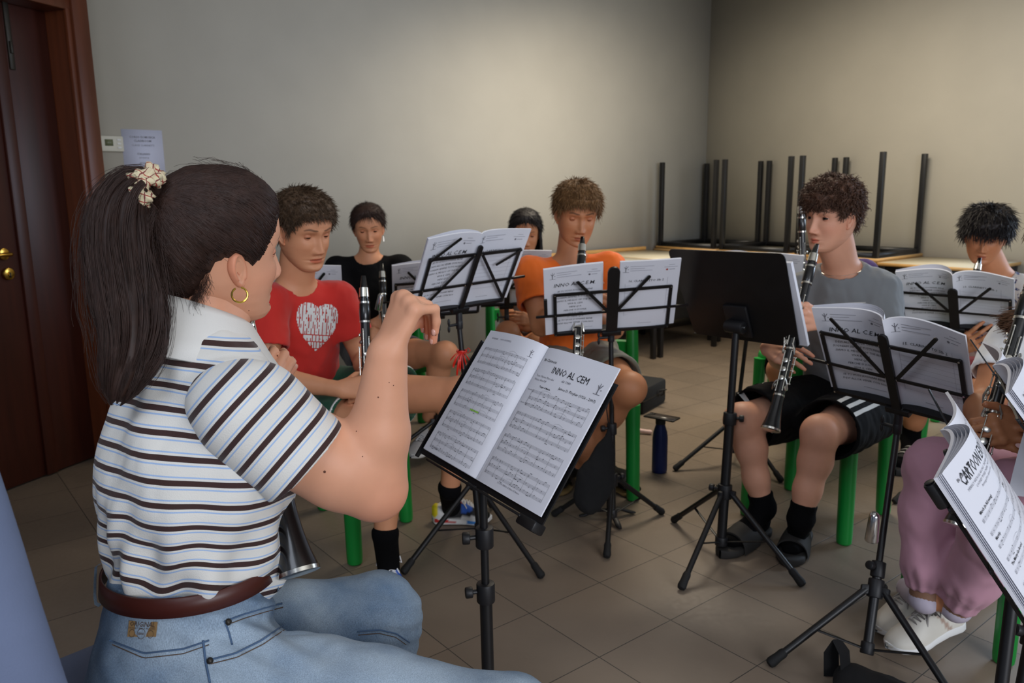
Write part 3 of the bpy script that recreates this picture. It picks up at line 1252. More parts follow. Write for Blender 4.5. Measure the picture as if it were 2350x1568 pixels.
# ------------------------------------------------------------------ clarinet
def clarinet(label, P0, P1, up=(0, 0, 1), cap=False, part=(0, 1), group='clarinets of the players'):
    """P0 mouthpiece tip, P1 a point towards the bell; true length 0.66 m"""
    P0, P1 = A(P0, float), A(P1, float)
    d = nrm(P1 - P0)
    u = A(up, float)
    x = nrm(u - (u @ d) * d)         # side carrying the keys
    y = np.cross(d, x)
    c = thing('clarinet', label, 'clarinet', tuple(P0), 0, group)
    R = A([x, y, d])

    def at(t, a=0., r=0.):
        return P0 + d * t + (x * math.cos(a) + y * math.sin(a)) * r
    # mouthpiece: beak cut
    mb = MB()
    n = 20
    an = np.linspace(0, 2 * np.pi, n, endpoint=False)
    rings = []
    for t, rx, ry, off in ((0, .0015, .0065, -.006), (.006, .003, .0075, -.0045), (.02, .006, .009, -.0022), (.035, .0095, .0105, 0), (.055, .0125, .0125, 0), (.075, .0135, .0135, 0), (.076, .0155, .0155, 0), (.09, .0155, .0155, 0)):
        rings.append([P0 + d * t + x * (math.cos(a) * rx + off) + y * math.sin(a) * ry for a in an])
    mb.grid(np.array(rings), closev=True)
    mb.build('mouthpiece', M['ebonite'], c)
    mb = MB()
    mb.lathe([(.040, .0125), (.041, .0145), (.070, .0160), (.071, .0145)], P0, d, 24, caps=False)
    for t in (.048, .062):
        mb.cyl(at(t, math.pi, .014), at(t, math.pi, .026), .0022, 8)
        mb.ball(at(t, math.pi, .027), (.004, .004, .004), 6)
    mb.build('ligature', M['silver'], c)
    mb = MB(); mb.lathe([(.089, .0152), (.092, .0165), (.12, .0178), (.150, .0165), (.152, .0152)], P0, d, 24)
    mb.build('barrel', M['ebony'], c)
    for t, r in ((.089, .0172), (.150, .0172), (.385, .0168), (.545, .0185), (.6585, .0312)):
        mb = MB(); mb.lathe([(t - .004, r - .001), (t - .0035, r), (t + .0025, r), (t + .003, r - .001)], P0, d, 26)
        mb.build('ring', M['silver'], c)
    mb = MB(); mb.lathe([(.152, .0148), (.26, .0150), (.38, .0155), (.384, .0152)], P0, d, 24); mb.build('upper_joint', M['ebony'], c)
    mb = MB(); mb.lathe([(.386, .0155), (.48, .016), (.542, .0172)], P0, d, 24); mb.build('lower_joint', M['ebony'], c)
    mb = MB(); mb.lathe([(.546, .0178), (.57, .0178), (.60, .020), (.63, .0245), (.65, .0290), (.659, .0305), (.659, .0285), (.645, .024), (.61, .016), (.56, .0125)], P0, d, 30, caps=False); mb.build('bell', M['ebony'], c)
    # keywork
    mb = MB()
    for a, t0, t1, rr in ((.35, .175, .375, .0205), (-.5, .20, .37, .0205), (.35, .40, .535, .0225), (-.55, .395, .53, .0225), (1.5, .23, .36, .0205), (-1.9, .41, .50, .0215)):
        mb.cyl(at(t0, a, rr), at(t1, a, rr), .0018, 8)
        k = 0
        t = t0
        while t <= t1 + .001:
            mb.cyl(at(t, a, .0145), at(t, a, rr + .001), .0016, 6)
            mb.ball(at(t, a, rr + .001), .0028, 5)
            t += (t1 - t0) / 4
    for a, t, r in ((0, .255, .0075), (0, .285, .0075), (0, .315, .0075), (0, .43, .0085), (0, .46, .0085), (0, .49, .0085), (.9, .215, .006), (-1.2, .24, .006), (1.2, .345, .006), (-1.1, .52, .009), (1.1, .515, .0095), (.8, .40, .007), (2.2, .19, .006)):
        o = at(t, a, .0185); nn = x * math.cos(a) + y * math.sin(a)
        mb.lathe([(0, r * .8), (.0015, r), (.0035, r), (.0045, r * .7), (.0046, 0.0005)], o, nn, 14)
    for a, t0, t1, a2 in ((.3, .36, .40, .9), (-.4, .37, .405, -1.), (.5, .50, .53, 1.2), (-.5, .49, .52, -1.2), (1.2, .33, .37, 1.6)):
        mb.tube([at(t0, a, .024), at((t0 + t1) / 2, (a + a2) / 2, .027), at(t1, a2, .024)], [.0022, .003, .0022], 8)
    mb.build('keys', M['silver'], c)
    return c


def cone_cap(label, O, D, L=.075):
    mb = MB(); mb.lathe([(0, .0145), (.004, .0165), (L * .9, .0128), (L, .010), (L + .003, .006)], O, D, 24)
    o = mb.build('mouthpiece_cap', M['chrome'])
    return tag(o, label, 'clarinet cap', 'mouthpiece caps on the stands')
# ------------------------------------------------------------------ heads
def smooth(a, b, x):
    t = np.clip((np.asarray(x, float) - a) / (b - a), 0, 1)
    return t * t * (3 - 2 * t)


def head_axes(yaw, pitch=0., roll=0.):
    y, p, r = map(math.radians, (yaw, pitch, roll))
    f = A([math.cos(y) * math.cos(p), math.sin(y) * math.cos(p), -math.sin(p)])
    rt = A([math.sin(y), -math.cos(y), 0.])
    up = np.cross(rt, f)
    rt2 = rt * math.cos(r) + up * math.sin(r)
    up2 = -rt * math.sin(r) + up * math.cos(r)
    return rt2, f, up2


_Z = [-.1165, -.1150, -.110, -.100, -.088, -.072, -.055, -.035, -.012, .012, .035, .058, .080, .098, .110, .1165]
_F = [.045, .058, .069, .0745, .074, .0745, .077, .0795, .080, .0845, .0865, .083, .072, .054, .033, .0]
_B = [.02, .0, -.012, -.026, -.042, -.058, -.072, -.085, -.094, -.099, -.101, -.098, -.086, -.067, -.045, .0]
_W = [.010, .024, .034, .044, .0525, .0605, .0655, .0690, .0715, .0735, .0750, .0735, .0665, .0530, .036, .0]
_Y = [.04, .038, .034, .028, .020, .012, .007, .003, 0, 0, 0, 0, 0, 0, -.002, -.004]


def head_base(phi, z, jaw=1., off=0.):
    F = np.interp(z, _Z, _F); B = np.interp(z, _Z, _B); W_ = np.interp(z, _Z, _W); Yc = np.interp(z, _Z, _Y)
    W_ = W_ * np.where(z < -.02, 1 + (jaw - 1) * smooth(-.02, -.09, z), 1.)
    c, s = np.cos(phi), np.sin(phi)
    ex = 2 / 2.25
    cc = np.sign(c) * np.abs(c) ** ex; ss = np.sign(s) * np.abs(s) ** ex
    x = (W_ + off) * ss
    y = Yc + np.where(c > 0, (F - Yc + off) * cc, -(Yc - B + off) * np.abs(cc) * 1.)
    y = np.where(c > 0, y, Yc + (Yc - B + off) * cc)
    return x, y, z + off * np.clip((z - .06) / .05, 0, 1) * .9


def make_head(C, yaw, pitch=0., roll=0., sc=1., sx=1., jaw=1., nose=1., lid=12., gaze=(0, 0), brow='#2a1c14', lip=(.80, .42, .38), fem=False, look_closed=False, cheek=.12, lipw=.023, pucker=False, browz=0.):
    """returns verts, quads, colours of the face with ears and lids, plus eyeball meshes"""
    rt, f, up = head_axes(yaw, pitch, roll)
    C = A(C, float)

    def T(P):
        P = np.asarray(P) * [sx * sc, sc, sc]
        return C + P[..., :1] * rt + P[..., 1:2] * f + P[..., 2:3] * up
    nz_, nf = 118, 190
    s = np.linspace(-1, 1, nf, endpoint=False)
    phi = np.pi * s * (.50 + .50 * s * s)
    u = np.linspace(0, 1, nz_)
    z = np.interp(u, [0, .04, .62, .82, .97, 1], [-.1164, -.113, .03, .085, .1155, .11645])
    Zg, Pg = np.meshgrid(z, phi, indexing='ij')
    x, y, zz = head_base(Pg, Zg, jaw)
    col = np.ones(x.shape + (3,))
    fr = np.clip(np.cos(Pg), 0, 1) ** .5

    def g(cx, cz, sx_, sz_, a=1.):
        return a * np.exp(-((x - cx) / sx_) ** 2 / 2 - ((zz - cz) / sz_) ** 2 / 2)
    d = 0
    # nose
    nz = [-.062, -.056, -.0515, -.047, -.042, -.035, -.025, -.012, .0, .010, .018, .03]
    na = [0, .001, .009, .0195, .0225, .0205, .0155, .0105, .0065, .0045, .0025, 0]
    nw = [.012, .012, .0105, .0098, .0088, .0078, .007, .0066, .0064, .0068, .008, .01]
    d = d + nose * np.interp(zz, nz, na) * np.exp(-np.abs(x / np.interp(zz, nz, nw)) ** 2.2 / 2)
    for sg in (-1, 1):
        d = d + g(sg * .0135, -.045, .0048, .0055, .0075 * nose)          # wings
        d = d - g(sg * .0315, .001, .0150, .0095, .0105)                 # eye sockets
        d = d - g(sg * .014, .004, .006, .008, .0035)
        d = d + g(sg * .030, .020, .016, .0055, .0030 if not fem else .0012)   # brow ridge
        d = d + g(sg * .045, -.030, .016, .014, .0035)                   # cheekbone
        d = d - g(sg * .034, -.062, .012, .014, .0020)
        d = d - g(sg * .0062, -.0515, .0028, .0022, .006)                # nostrils
        d = d + g(sg * .020, -.055, .005, .012, .0010)
    d = d + g(0, -.0655, .011, .004, .0028) + g(0, -.0665, lipw * .62, .0030, .0038) - g(0, -.0722, lipw * .9, .0012, .0042) + g(0, -.0785, lipw * .55, .0036, .0048)
    d = d - g(0, -.0865, .018, .0035, .0030) + g(0, -.102, .014, .008, .0060)
    d = d - g(0, -.058, .0026, .004, .0012)
    if pucker:
        d = d + g(0, -.072, .014, .009, .004)
    y = y + d * fr
    # colours
    def tint(m, c):
        m = np.clip(m, 0, 1)[..., None]
        col[:] = col * (1 - m) + col * A(c) * m
    lz = zz + .0722
    lw = np.clip(1 - (np.abs(x) / lipw) ** 2.4, 0, 1)
    upper = (lz > 0) & (lz < .0075 * lw ** .6 - .0012 * np.exp(-(x / .004) ** 2)); lower = (lz <= 0) & (lz > -.0095 * lw ** .6)
    tint(np.where((upper | lower) & (y > .05), 1., 0), lip)
    tint(np.where((np.abs(lz) < .0009) & (np.abs(x) < lipw) & (y > .05), .75, 0), (.35, .2, .2))
    bc = A(lin(brow)) / A([.55, .33, .22])
    for sg in (-1, 1):
        bz = .0225 + browz + .004 * np.exp(-((x - sg * .036) / .012) ** 2) - np.clip(np.abs(x) - .045, 0, 1) * .35
        th = .0034 * np.clip(1 - ((np.abs(x) - .030) / .021) ** 2, 0, 1) ** .5 * (1 if not fem else .72)
        mk_ = np.exp(-((zz - bz) / np.maximum(th, 1e-5)) ** 4) * (np.sign(x) == sg) * (np.abs(x) > .010) * (np.abs(x) < .052)
        tint(mk_ * .80 * (y > .03), bc)
        tint(g(sg * .0062, -.0515, .0030, .0020, .8) * (y > .05), (.3, .15, .12))
        tint(g(sg * .045, -.035, .018, .016, cheek) * (y > .0), (1., .62, .55))
        tint(g(sg * .0315, .003, .016, .009, .28) * (y > .03), (.80, .66, .62))
    tint(g(0, -.043, .012, .008, cheek) * (y > .06), (1., .66, .6))
    G = np.stack([x, y, zz], -1)
    # mesh: poles are tiny rings, close them
    mb = MB()
    mb.grid(T(G), closev=True)
    nring = nf
    top = (nz_ - 1) * nf
    mb.add([T(A([0, -.002, .1166])), T(A([0, .04, -.1167]))])
    ct, cb_ = mb.nv - 2, mb.nv - 1
    Tt = []
    for i in range(nf):
        j = (i + 1) % nf
        Tt += [[ct, top + i, top + j], [cb_, j, i]]
    mb.T.append(A(Tt)); mb.mt += [0] * len(Tt)
    cols = [col.reshape(-1, 3), np.ones((2, 3))]
    # ears
    for sg in (-1, 1):
        n0 = mb.nv
        eo = A([sg * .0685, -.006, -.012])
        ang = math.radians(24)
        ey = A([sg * math.sin(ang), -math.cos(ang), 0.]); ez = nrm(A([0, -.16, 1.])); en = nrm(np.cross(ey, ez)) * sg * 1.
        if en[0] * sg < 0:
            en = -en
        tt = np.linspace(0, 2 * np.pi, 40, endpoint=False)
        rr = np.linspace(0, 1, 9)
        outy = lambda a: np.where(np.cos(a) > 0, .0155 * np.cos(a), .0115 * np.cos(a)) * (1 - .28 * (np.sin(a) < 0) * np.abs(np.sin(a)))
        outz = lambda a: .0275 * np.sin(a)
        pts = []
        for r_ in rr:
            hgt = .0065 * np.exp(-((r_ - .86) / .13) ** 2) - .006 * np.exp(-(r_ / .42) ** 2) + .003 * np.exp(-((r_ - .52) / .12) ** 2)
            hh_ = hgt * (1 - .55 * (np.sin(tt) < -.6))
            pts.append(eo + (outy(tt) * r_)[:, None] * ey + (outz(tt) * r_)[:, None] * ez + (hh_ + .0045)[:, None] * en)
        for r_, o_ in ((1.03, .001), (.99, -.003), (.7, -.007), (.35, -.010)):
            pts.append(eo + (outy(tt) * r_)[:, None] * ey + (outz(tt) * r_)[:, None] * ez + o_ * en)
        mb.grid(T(np.array(pts)), closev=True)
        c_ = np.ones((mb.nv - n0, 3)); c_[:40 * 3] = (.72, .45, .4); c_[40 * 7:] = (1.0, .82, .78)
        cols.append(c_)
        n0 = mb.nv
        mb.ball(T(eo + ey * -.010 + ez * -.006 + en * .004), .0042 * sc, 6)   # tragus
        mb.ball(T(eo + ey * -.003 + ez * -.024 + en * .002), (.0052 * sc,) * 3, 7)  # lobe
        cols.append(np.tile([1, .85, .8], (mb.nv - n0, 1)))
    # lids
    eyes = []
    for sg in (-1, 1):
        ec = A([sg * .0315, .0600, .0015])
        az = np.linspace(-80, 80, 26)
        for kind in (0, 1):
            n0 = mb.nv
            le = (lid if not look_closed else -22.) if kind == 0 else -24.
            el = np.linspace(80, le, 10) if kind == 0 else np.linspace(-80, le, 8)
            Az, El = np.meshgrid(np.radians(az), np.radians(el), indexing='ij')
            El = np.where(kind == 0, El - np.radians(16) * (np.abs(Az) / 1.4) ** 2 * (El < np.radians(60)), El + np.radians(10) * (np.abs(Az) / 1.4) ** 2 * (El > np.radians(-60)))
            R_e = .0131
            P = np.stack([np.sin(Az) * np.cos(El), np.cos(Az) * np.cos(El), np.sin(El)], -1) * R_e + ec
            rim = P[:, -1] - (P[:, -1] - ec) * .10
            P = np.concatenate([P, rim[:, None]], 1)
            mb.grid(T(P))
            cc = np.ones(P.shape) * [.86, .72, .68]
            cc[:, -1] = (.22, .12, .1) if kind == 0 else (.6, .4, .38)
            if kind == 0:
                cc[:, -2] = (.25, .15, .12)
            cols.append(cc.reshape(-1, 3))
        eyes.append(ec)
    eb = MB()
    for sg, ec in zip((-1, 1), eyes):
        gx, gz = gaze
        th_ = np.linspace(0, np.pi, 18); ph_ = np.linspace(0, 2 * np.pi, 24, endpoint=False)
        Th, Ph = np.meshgrid(th_, ph_, indexing='ij')
        L_ = np.stack([np.sin(Th) * np.cos(Ph), np.cos(Th), np.sin(Th) * np.sin(Ph)], -1)
        ga, gb = math.radians(gx), math.radians(gz)
        Ry = A([[math.cos(ga), math.sin(ga), 0], [-math.sin(ga), math.cos(ga), 0], [0, 0, 1]])
        Rx = A([[1, 0, 0], [0, math.cos(gb), -math.sin(gb)], [0, math.sin(gb), math.cos(gb)]])
        P = (L_ * .0122) @ Rx.T @ Ry.T + ec
        n0 = len(eb.mq)
        eb.grid(T(P), closev=True)
        mq = []
        for i in range(17):
            m = 2 if i < 3 else 1 if i < 6 else 0
            mq += [m] * 24
        # grid() order is ring-major, matching this list
        eb.mq[n0:] = mq
    V = np.concatenate(mb.V)
    return dict(V=V, Q=np.concatenate(mb.Q), Tr=np.concatenate(mb.T), col=np.concatenate(cols), eyes=eb, T=T, C=C, ax=(rt, f, up), sc=sc, sx=sx, jaw=jaw)


_HL = ([0, 18, 38, 52, 64, 74, 84, 94, 106, 120, 140, 160, 180], [.064, .063, .056, .040, .022, -.004, .012, .022, .004, -.020, -.045, -.056, -.060])


def hair_cap(H, th=.018, fringe=0., line=None, amp=.004, freq=40, seed=1, top=1., back=1., side=.6, smoothing=.02):
    """hair volume over the scalp as verts/quads in head space"""
    ln = line or _HL
    nz_, nf = 70, 140
    phi = np.linspace(-np.pi, np.pi, nf, endpoint=False)
    u = np.linspace(0, 1, nz_)
    base = np.interp(np.degrees(np.abs(phi)), ln[0], ln[1]) - fringe * np.exp(-(np.degrees(np.abs(phi)) / 42) ** 4)
    base = base + .0025 * np.sin(phi * 23 + seed) + .002 * np.sin(phi * 41 + 2 * seed)
    Z = base[None, :] + (.1164 - base[None, :]) * (1 - (1 - u[:, None]) ** 1.25)
    P = np.broadcast_to(phi[None, :], Z.shape)
    x, y, z = head_base(P, Z, H['jaw'])
    t = smooth(0, smoothing, Z - base[None, :])
    w_top = smooth(.03, .10, Z)
    w_back = smooth(0, -1, np.cos(P))
    thick = th * (side + (top - side) * w_top + (back - side) * w_back * (1 - w_top))
    nrmv = np.stack([x / .075, (y) / .09, np.clip(z - .01, -.02, 1) / .10], -1)
    nrmv /= np.linalg.norm(nrmv, axis=-1, keepdims=True)
    Pn = np.stack([x, y, z], -1)
    nn = fbm(Pn.reshape(-1, 3), freq, seed, 3).reshape(x.shape)
    fl_ = fringe > 0
    off = (thick + amp * nn * (.4 + t)) * (t * .92 + .08)
    if fl_:
        off = off + .010 * np.exp(-(np.degrees(np.abs(P)) / 50) ** 4) * (Z < .07)
    G = Pn + nrmv * off[..., None]
    inner = Pn[:1] - nrmv[:1] * .002
    G = np.concatenate([inner, G], 0)
    return G, Pn, nrmv, thick


def hair_mesh(name, H, mat_, parent, n=1600, length=.03, wid=.0011, curl=0., lift=.35, flow='down', crown=(0, -.03, .11), seed=3, zmin=None, jit=.5, **kw):
    G, Pn, nn, thick = hair_cap(H, seed=seed, **kw)
    mb = MB()
    mb.grid(H['T'](G), closev=True)
    c = mb.nv
    mb.add([H['T'](A([0, -.004, .1166 + kw.get('th', .018) * kw.get('top', 1.)]))])
    nf = G.shape[1]; tp = (G.shape[0] - 1) * nf
    mb.T.append(A([[c, tp + i, tp + (i + 1) % nf] for i in range(nf)])); mb.mt += [0] * nf
    # locks
    r = np.random.default_rng(seed)
    iz = r.integers(2, Pn.shape[0], n); ip = r.integers(0, Pn.shape[1], n)
    root = Pn[iz, ip] + nn[iz, ip] * (thick[iz, ip] * r.uniform(.45, 1.0, n))[:, None]
    N0 = nn[iz, ip]
    cr = A(crown)
    d = root - cr
    if flow == 'forward':
        d = d * [1, 1, 1] + A([0, .05, .0])
    d = d - (d * N0).sum(1, keepdims=True) * N0
    d /= np.linalg.norm(d, axis=1, keepdims=True) + 1e-9
    d = d + r.normal(size=d.shape) * jit * .5
    d /= np.linalg.norm(d, axis=1, keepdims=True)
    S = 7
    L = length * r.uniform(.5, 1.25, n)
    pts = np.zeros((n, S, 3)); pts[:, 0] = root
    dirv = d + N0 * lift
    dirv /= np.linalg.norm(dirv, axis=1, keepdims=True)
    ph = r.uniform(0, 6.28, n)
    side = np.cross(dirv, N0)
    p = root.copy()
    for k in range(1, S):
        q = dirv * (1 - k / S * .2) - N0 * (lift * .55 * k / S) + A([0, 0, -.18 * k / S])
        if curl:
            q = q + curl * (np.cos(ph + k * 1.9)[:, None] * side + np.sin(ph + k * 1.9)[:, None] * N0)
        q /= np.linalg.norm(q, axis=1, keepdims=True)
        p = p + q * (L / S)[:, None]
        pts[:, k] = p
    rad = wid * np.array([1, 1.15, 1.1, 1., .8, .55, .15])[None, :] * r.uniform(.6, 1.3, n)[:, None]
    V, Q = strands(H['T'](pts), rad * H['sc'])
    mb.add(V, Q)
    return mb.build(name, mat_, parent, fix=False)


# ------------------------------------------------------------------ hands and limbs
def hand(S, W, F, N, side, curls=None, thumb=None, sc=1., spread=1., tf=None, pal=1., k=.004):
    """adds a hand to the implicit body; F towards the fingers, N out of the back of the hand"""
    F = nrm(F); N = nrm(N - (A(N) @ F) * F)
    Tn = np.cross(N, F) if side == 'R' else np.cross(F, N)
    W = A(W, float)
    curls = curls or [(25, 30, 15)] * 4
    ls = [(.043, .026, .020), (.047, .030, .021), (.044, .028, .020), (.034, .021, .018)]
    lat = [.029, .010, -.009, -.027]
    fwd = [.083, .087, .083, .075]
    tips = []
    for i in range(4):
        mc = W + F * fwd[i] * sc * pal + Tn * lat[i] * sc * spread + N * (.002 - .003 * abs(i - 1)) * sc
        S.cone(W + Tn * lat[i] * .55 * sc + F * .008, mc, .0150 * sc, .0112 * sc, .010)
        S.ell(mc + N * .002, A([.0105, .0105, .0105]) * sc, k=.006)
        a = 0.
        p = mc
        r = [.0094, .0084, .0076, .0066] if i < 3 else [.0084, .0075, .0068, .0058]
        sp = (lat[i] / .03) * math.radians(5) * spread
        for j in range(3):
            a += math.radians(curls[i][j])
            dv = nrm((F * math.cos(a) - N * math.sin(a)) + Tn * math.sin(sp) * math.cos(a))
            q = p + dv * ls[i][j] * sc
            S.cone(p, q, r[j] * sc, r[j + 1] * sc, k if j else .006)
            p = q
        tips.append((p, dv, nrm(np.cross(Tn, dv)) * (1 if side == 'R' else -1)))
    tb = W + F * .018 * sc + Tn * .020 * sc - N * .006 * sc
    td = thumb or ((.75, .75, -.25), (.45, .95, -.2), (.35, 1., -.1))
    p = tb
    for (t_, f_, n_), L, r0, r1 in zip(td, (.042, .030, .026), (.0145, .0108, .0098), (.0110, .0095, .0080)):
        dv = nrm(Tn * t_ + F * f_ + N * n_)
        q = p + dv * L * sc
        S.cone(p, q, r0 * sc, r1 * sc, .008 if L > .04 else k)
        p = q
    tips.append((p, dv, N))
    return tips


SKIN = {}


def skin_mat(name, c):
    if name not in SKIN:
        SKIN[name] = mat('skin_' + name, c, .52, var=.05, vscale=18, bump=.12, bscale=400, bdist=.0004, attr='tone', sss=.08, spec=.4)
    return SKIN[name]


def eye_mats():
    if 'eyew' not in M:
        M['eyew'] = mat('eye_white', '#cfc6c0', .15, var=.02)
        M['iris'] = mat('iris_brown', '#3a2416', .12)
        M['pupil'] = mat('pupil', '#050505', .08)
        M['iris_b'] = mat('iris_grey_blue', '#4a5a66', .12)
    return [M['eyew'], M['iris'], M['pupil']]


def torso_axes(pv, nb, sL, sR):
    up = nrm(nb - pv)
    rt = nrm(sR - sL); rt = nrm(rt - (rt @ up) * up)
    f = np.cross(up, rt)
    return rt, f, up


def person(name, label, J_, head, skin, hands=None, vox=.005, fat=1., extra=None, arm=1., leg=1., group=None, feet=None, tones=None, kf=.015):
    """body mesh: one implicit surface from the joints plus the modelled head"""
    nb, pv, sL, sR = (A(J_[k]) for k in ('neck', 'pelvis', 'sL', 'sR'))
    rt, f, up = torso_axes(pv, nb, sL, sR)
    S = SDF(vox)
    C = head['C']; hr, hf, hu = head['ax']
    sc = head['sc']
    jb = C + hf * -.022 * sc - hu * .05 * sc
    S.cone(nb, jb, .058 * fat, .052 * fat * sc, .02)
    S.cone(nb + f * .015, C + hf * .012 * sc - hu * .085 * sc, .047 * fat, .040 * sc, .02)
    for s in (sL, sR):
        S.cone(nb - up * .02, s, .046 * fat, .048 * fat, .03)
    ch = nb - up * .17
    S.cone(nb - up * .09, ch, .105 * fat, .125 * fat, .03, sc=(f, .72))
    S.cone(ch, pv + up * .05, .125 * fat, .12 * fat, .03, sc=(f, .75))
    S.ell(pv, A([.15, .11, .11]) * fat, A([rt, f, up]), .03)
    for sd in 'LR':
        s, e, w = (A(J_[k + sd]) for k in ('s', 'e', 'w')) if ('e' + sd) in J_ else (None, None, None)
        if e is not None:
            m1 = s + (e - s) * .45
            S.chain([s, m1, e], [.047 * arm, .045 * arm, .036 * arm], .02)
            m2 = e + (w - e) * .28
            S.chain([e, m2, w], [.036 * arm, .040 * arm, .0225 * arm ** .5], kf)
            S.cone(w - nrm(w - e) * .02, w + nrm(w - e) * .012, .023, .024, .01, sc=None)
        if ('k' + sd) in J_:
            h, k_, a = (A(J_[q + sd]) for q in ('h', 'k', 'a'))
            S.chain([h, h + (k_ - h) * .5, k_], [.082 * leg, .072 * leg, .056 * leg], .03)
            bk = nrm(np.cross(np.cross(a - k_, h - k_), a - k_))
            S.ell(k_ + nrm(k_ - h) * .004, A([.047, .047, .050]) * leg, k=.035)
            m = k_ + (a - k_) * .32 + bk * .012
            S.chain([k_, m, k_ + (a - k_) * .66, a], [.049 * leg, .051 * leg, .041 * leg, .034], .035)
    tips = {}
    for sd, hs in (hands or {}).items():
        hs = dict(hs)
        tips[sd] = hand(S, A(J_['w' + sd]) + nrm(A(J_['w' + sd]) - A(J_['e' + sd])) * .01, side=sd, **hs)
    if extra:
        extra(S)
    V, Q = S.mesh()
    n1 = len(V)
    tone = np.ones((n1, 3))
    for c, r_, t in (tones or []):
        w = np.exp(-((V - A(c)) ** 2).sum(1) / (2 * r_ * r_))[:, None]
        tone = tone * (1 - w) + tone * A(t) * w
    for sd, tp in tips.items():
        for p, dv, _ in tp:
            w = .45 * np.exp(-((V - p) ** 2).sum(1) / (2 * .012 ** 2))[:, None]
            tone = tone * (1 - w) + tone * A([1., .72, .68]) * w
    V = np.concatenate([V, head['V']])
    tone = np.concatenate([tone, head['col']])
    o = mk('person', V, [np.concatenate([Q, head['Q'] + n1]), head['Tr'] + n1], skin, None, attrs={'tone': tone})
    tag(o, label, 'person', group)
    em = eye_mats()
    head['eyes'].build('eyes', em, o, fix=False)
    if tips:
        mbn = MB()
        for sd, tp in tips.items():
            for p, dv, nn_ in tp:
                s_ = nrm(np.cross(dv, nn_))
                nn2 = nrm(np.cross(s_, dv))
                if nn2 @ nn_ < 0:
                    nn2 = -nn2
                mbn.ball(p - dv * .001 + nn2 * .0034, (.0046, .0062, .0032), 6, R=A([s_, dv, nn2]))
        M.setdefault('nail', mat('fingernail', '#d9a595', .25))
        mbn.build('fingernails', M['nail'], o, fix=False)
    return o


def relax(V, Q, it=2):
    n = len(V)
    i = Q.ravel(); j = Q[:, [1, 2, 3, 0]].ravel()
    cnt = np.bincount(i, minlength=n) + np.bincount(j, minlength=n)
    for _ in range(it):
        W = np.stack([np.bincount(i, V[j, k], n) + np.bincount(j, V[i, k], n) for k in range(3)], 1) / np.maximum(cnt, 1)[:, None]
        V = V * .4 + W * .6
    return V


def cloth(name, S, m, parent, noise=.004, freq=9., seed=0, k2=0., attrs=None, label=None, folds=None, post=None):
    V, Q = S.mesh()
    N = vnormals(V, Q)
    d = noise * fbm(V, freq, seed, 2)
    if noise > .0035:
        d = d + noise * .55 * (.5 - np.abs(fbm(V * [1, 1, .7], freq * 1.7, seed + 50, 2)) * 1.6)
    V = V + N * d[:, None]
    V = relax(V, Q, 2)
    if folds is not None:
        V = V + N * folds(V)[:, None]
    at = attrs(V) if attrs else None
    if post:
        V = post(V)
    o = mk(name, V, [Q], m, parent, attrs=at)
    if label:
        o['label'] = label
    return o


def tee(parent, J_, m, hem=.0, sleeve=.55, w=1., name='t_shirt', neckr=.066, seed=0, noise=.004, fat=1., vox=.0055, sleevew=1., armr=1., depth=.80, label=None, neckdrop=.0, vneck=False):
    nb, pv, sL, sR = (A(J_[k]) for k in ('neck', 'pelvis', 'sL', 'sR'))
    rt, f, up = torso_axes(pv, nb, sL, sR)
    S = SDF(vox)
    ch = nb - up * .17
    S.cone(nb - up * .085, ch, .118 * fat * w, .145 * fat * w, .03, sc=(f, depth))
    S.cone(ch, pv + up * .02, .145 * fat * w, .150 * fat * w, .03, sc=(f, depth))
    S.ell(pv + up * .02, A([.158, .125, .10]) * fat * w, A([rt, f, up]), .03)
    for s in (sL, sR):
        S.cone(nb - up * .028, s, .050 * fat, .060 * fat * w ** .5, .03)
    for sd in 'LR':
        if ('e' + sd) in J_:
            s, e = A(J_['s' + sd]), A(J_['e' + sd])
            c = s + (e - s) * sleeve
            S.cone(s, c + (e - s) * .1, .064 * sleevew, .068 * sleevew, .025, cut1=-.1 * np.linalg.norm(e - s))
    for sd in 'LR':
        if ('e' + sd) in J_:
            s, e = A(J_['s' + sd]), A(J_['e' + sd])
            c = s + (e - s) * sleeve
            u = nrm(e - s)
            S.cone(c - u * .045, c + u * .1, .057 * sleevew, .060 * sleevew, 0, sub=True)
    C = nb + up * .06
    S.cone(nb + up * .012 + f * (.012 + neckdrop), C + up * .1 + f * .03, neckr, neckr + .02, 0, sub=True)
    S.half(pv + up * hem, -up)
    return cloth(name, S, m, parent, noise, 8., seed, label=label)


def shorts(parent, J_, m, frac=.82, w=1., name='shorts', seed=3, top=.10, noise=.004, vox=.0055, post=None, legr=.094, hollow=True, label=None, attrs=None):
    nb, pv, sL, sR = (A(J_[k]) for k in ('neck', 'pelvis', 'sL', 'sR'))
    rt, f, up = torso_axes(pv, nb, sL, sR)
    S = SDF(vox)
    S.ell(pv + up * .01, A([.172, .135, .125]) * w, A([rt, f, up]), .03)
    for sd in 'LR':
        if ('k' + sd) in J_:
            h, k_ = A(J_['h' + sd]), A(J_['k' + sd])
            c = h + (k_ - h) * frac
            S.cone(h, c + (k_ - h) * .15, (legr + .006) * w, legr * w, .03, cut1=-.15 * np.linalg.norm(k_ - h))
    if hollow:
        for sd in 'LR':
            if ('k' + sd) in J_:
                h, k_ = A(J_['h' + sd]), A(J_['k' + sd])
                u = nrm(k_ - h)
                c = h + (k_ - h) * frac
                S.cone(c - u * .04, c + u * .08, (legr - .012) * w, (legr - .010) * w, 0, sub=True)
    return cloth(name, S, m, parent, noise, 7., seed, attrs=attrs, label=label)


def bvh_of(o):
    me = o.data
    Mw = to_world(o)
    vs = [Mw @ v.co for v in me.vertices]
    return BVHTree.FromPolygons(vs, [list(p.vertices) for p in me.polygons])


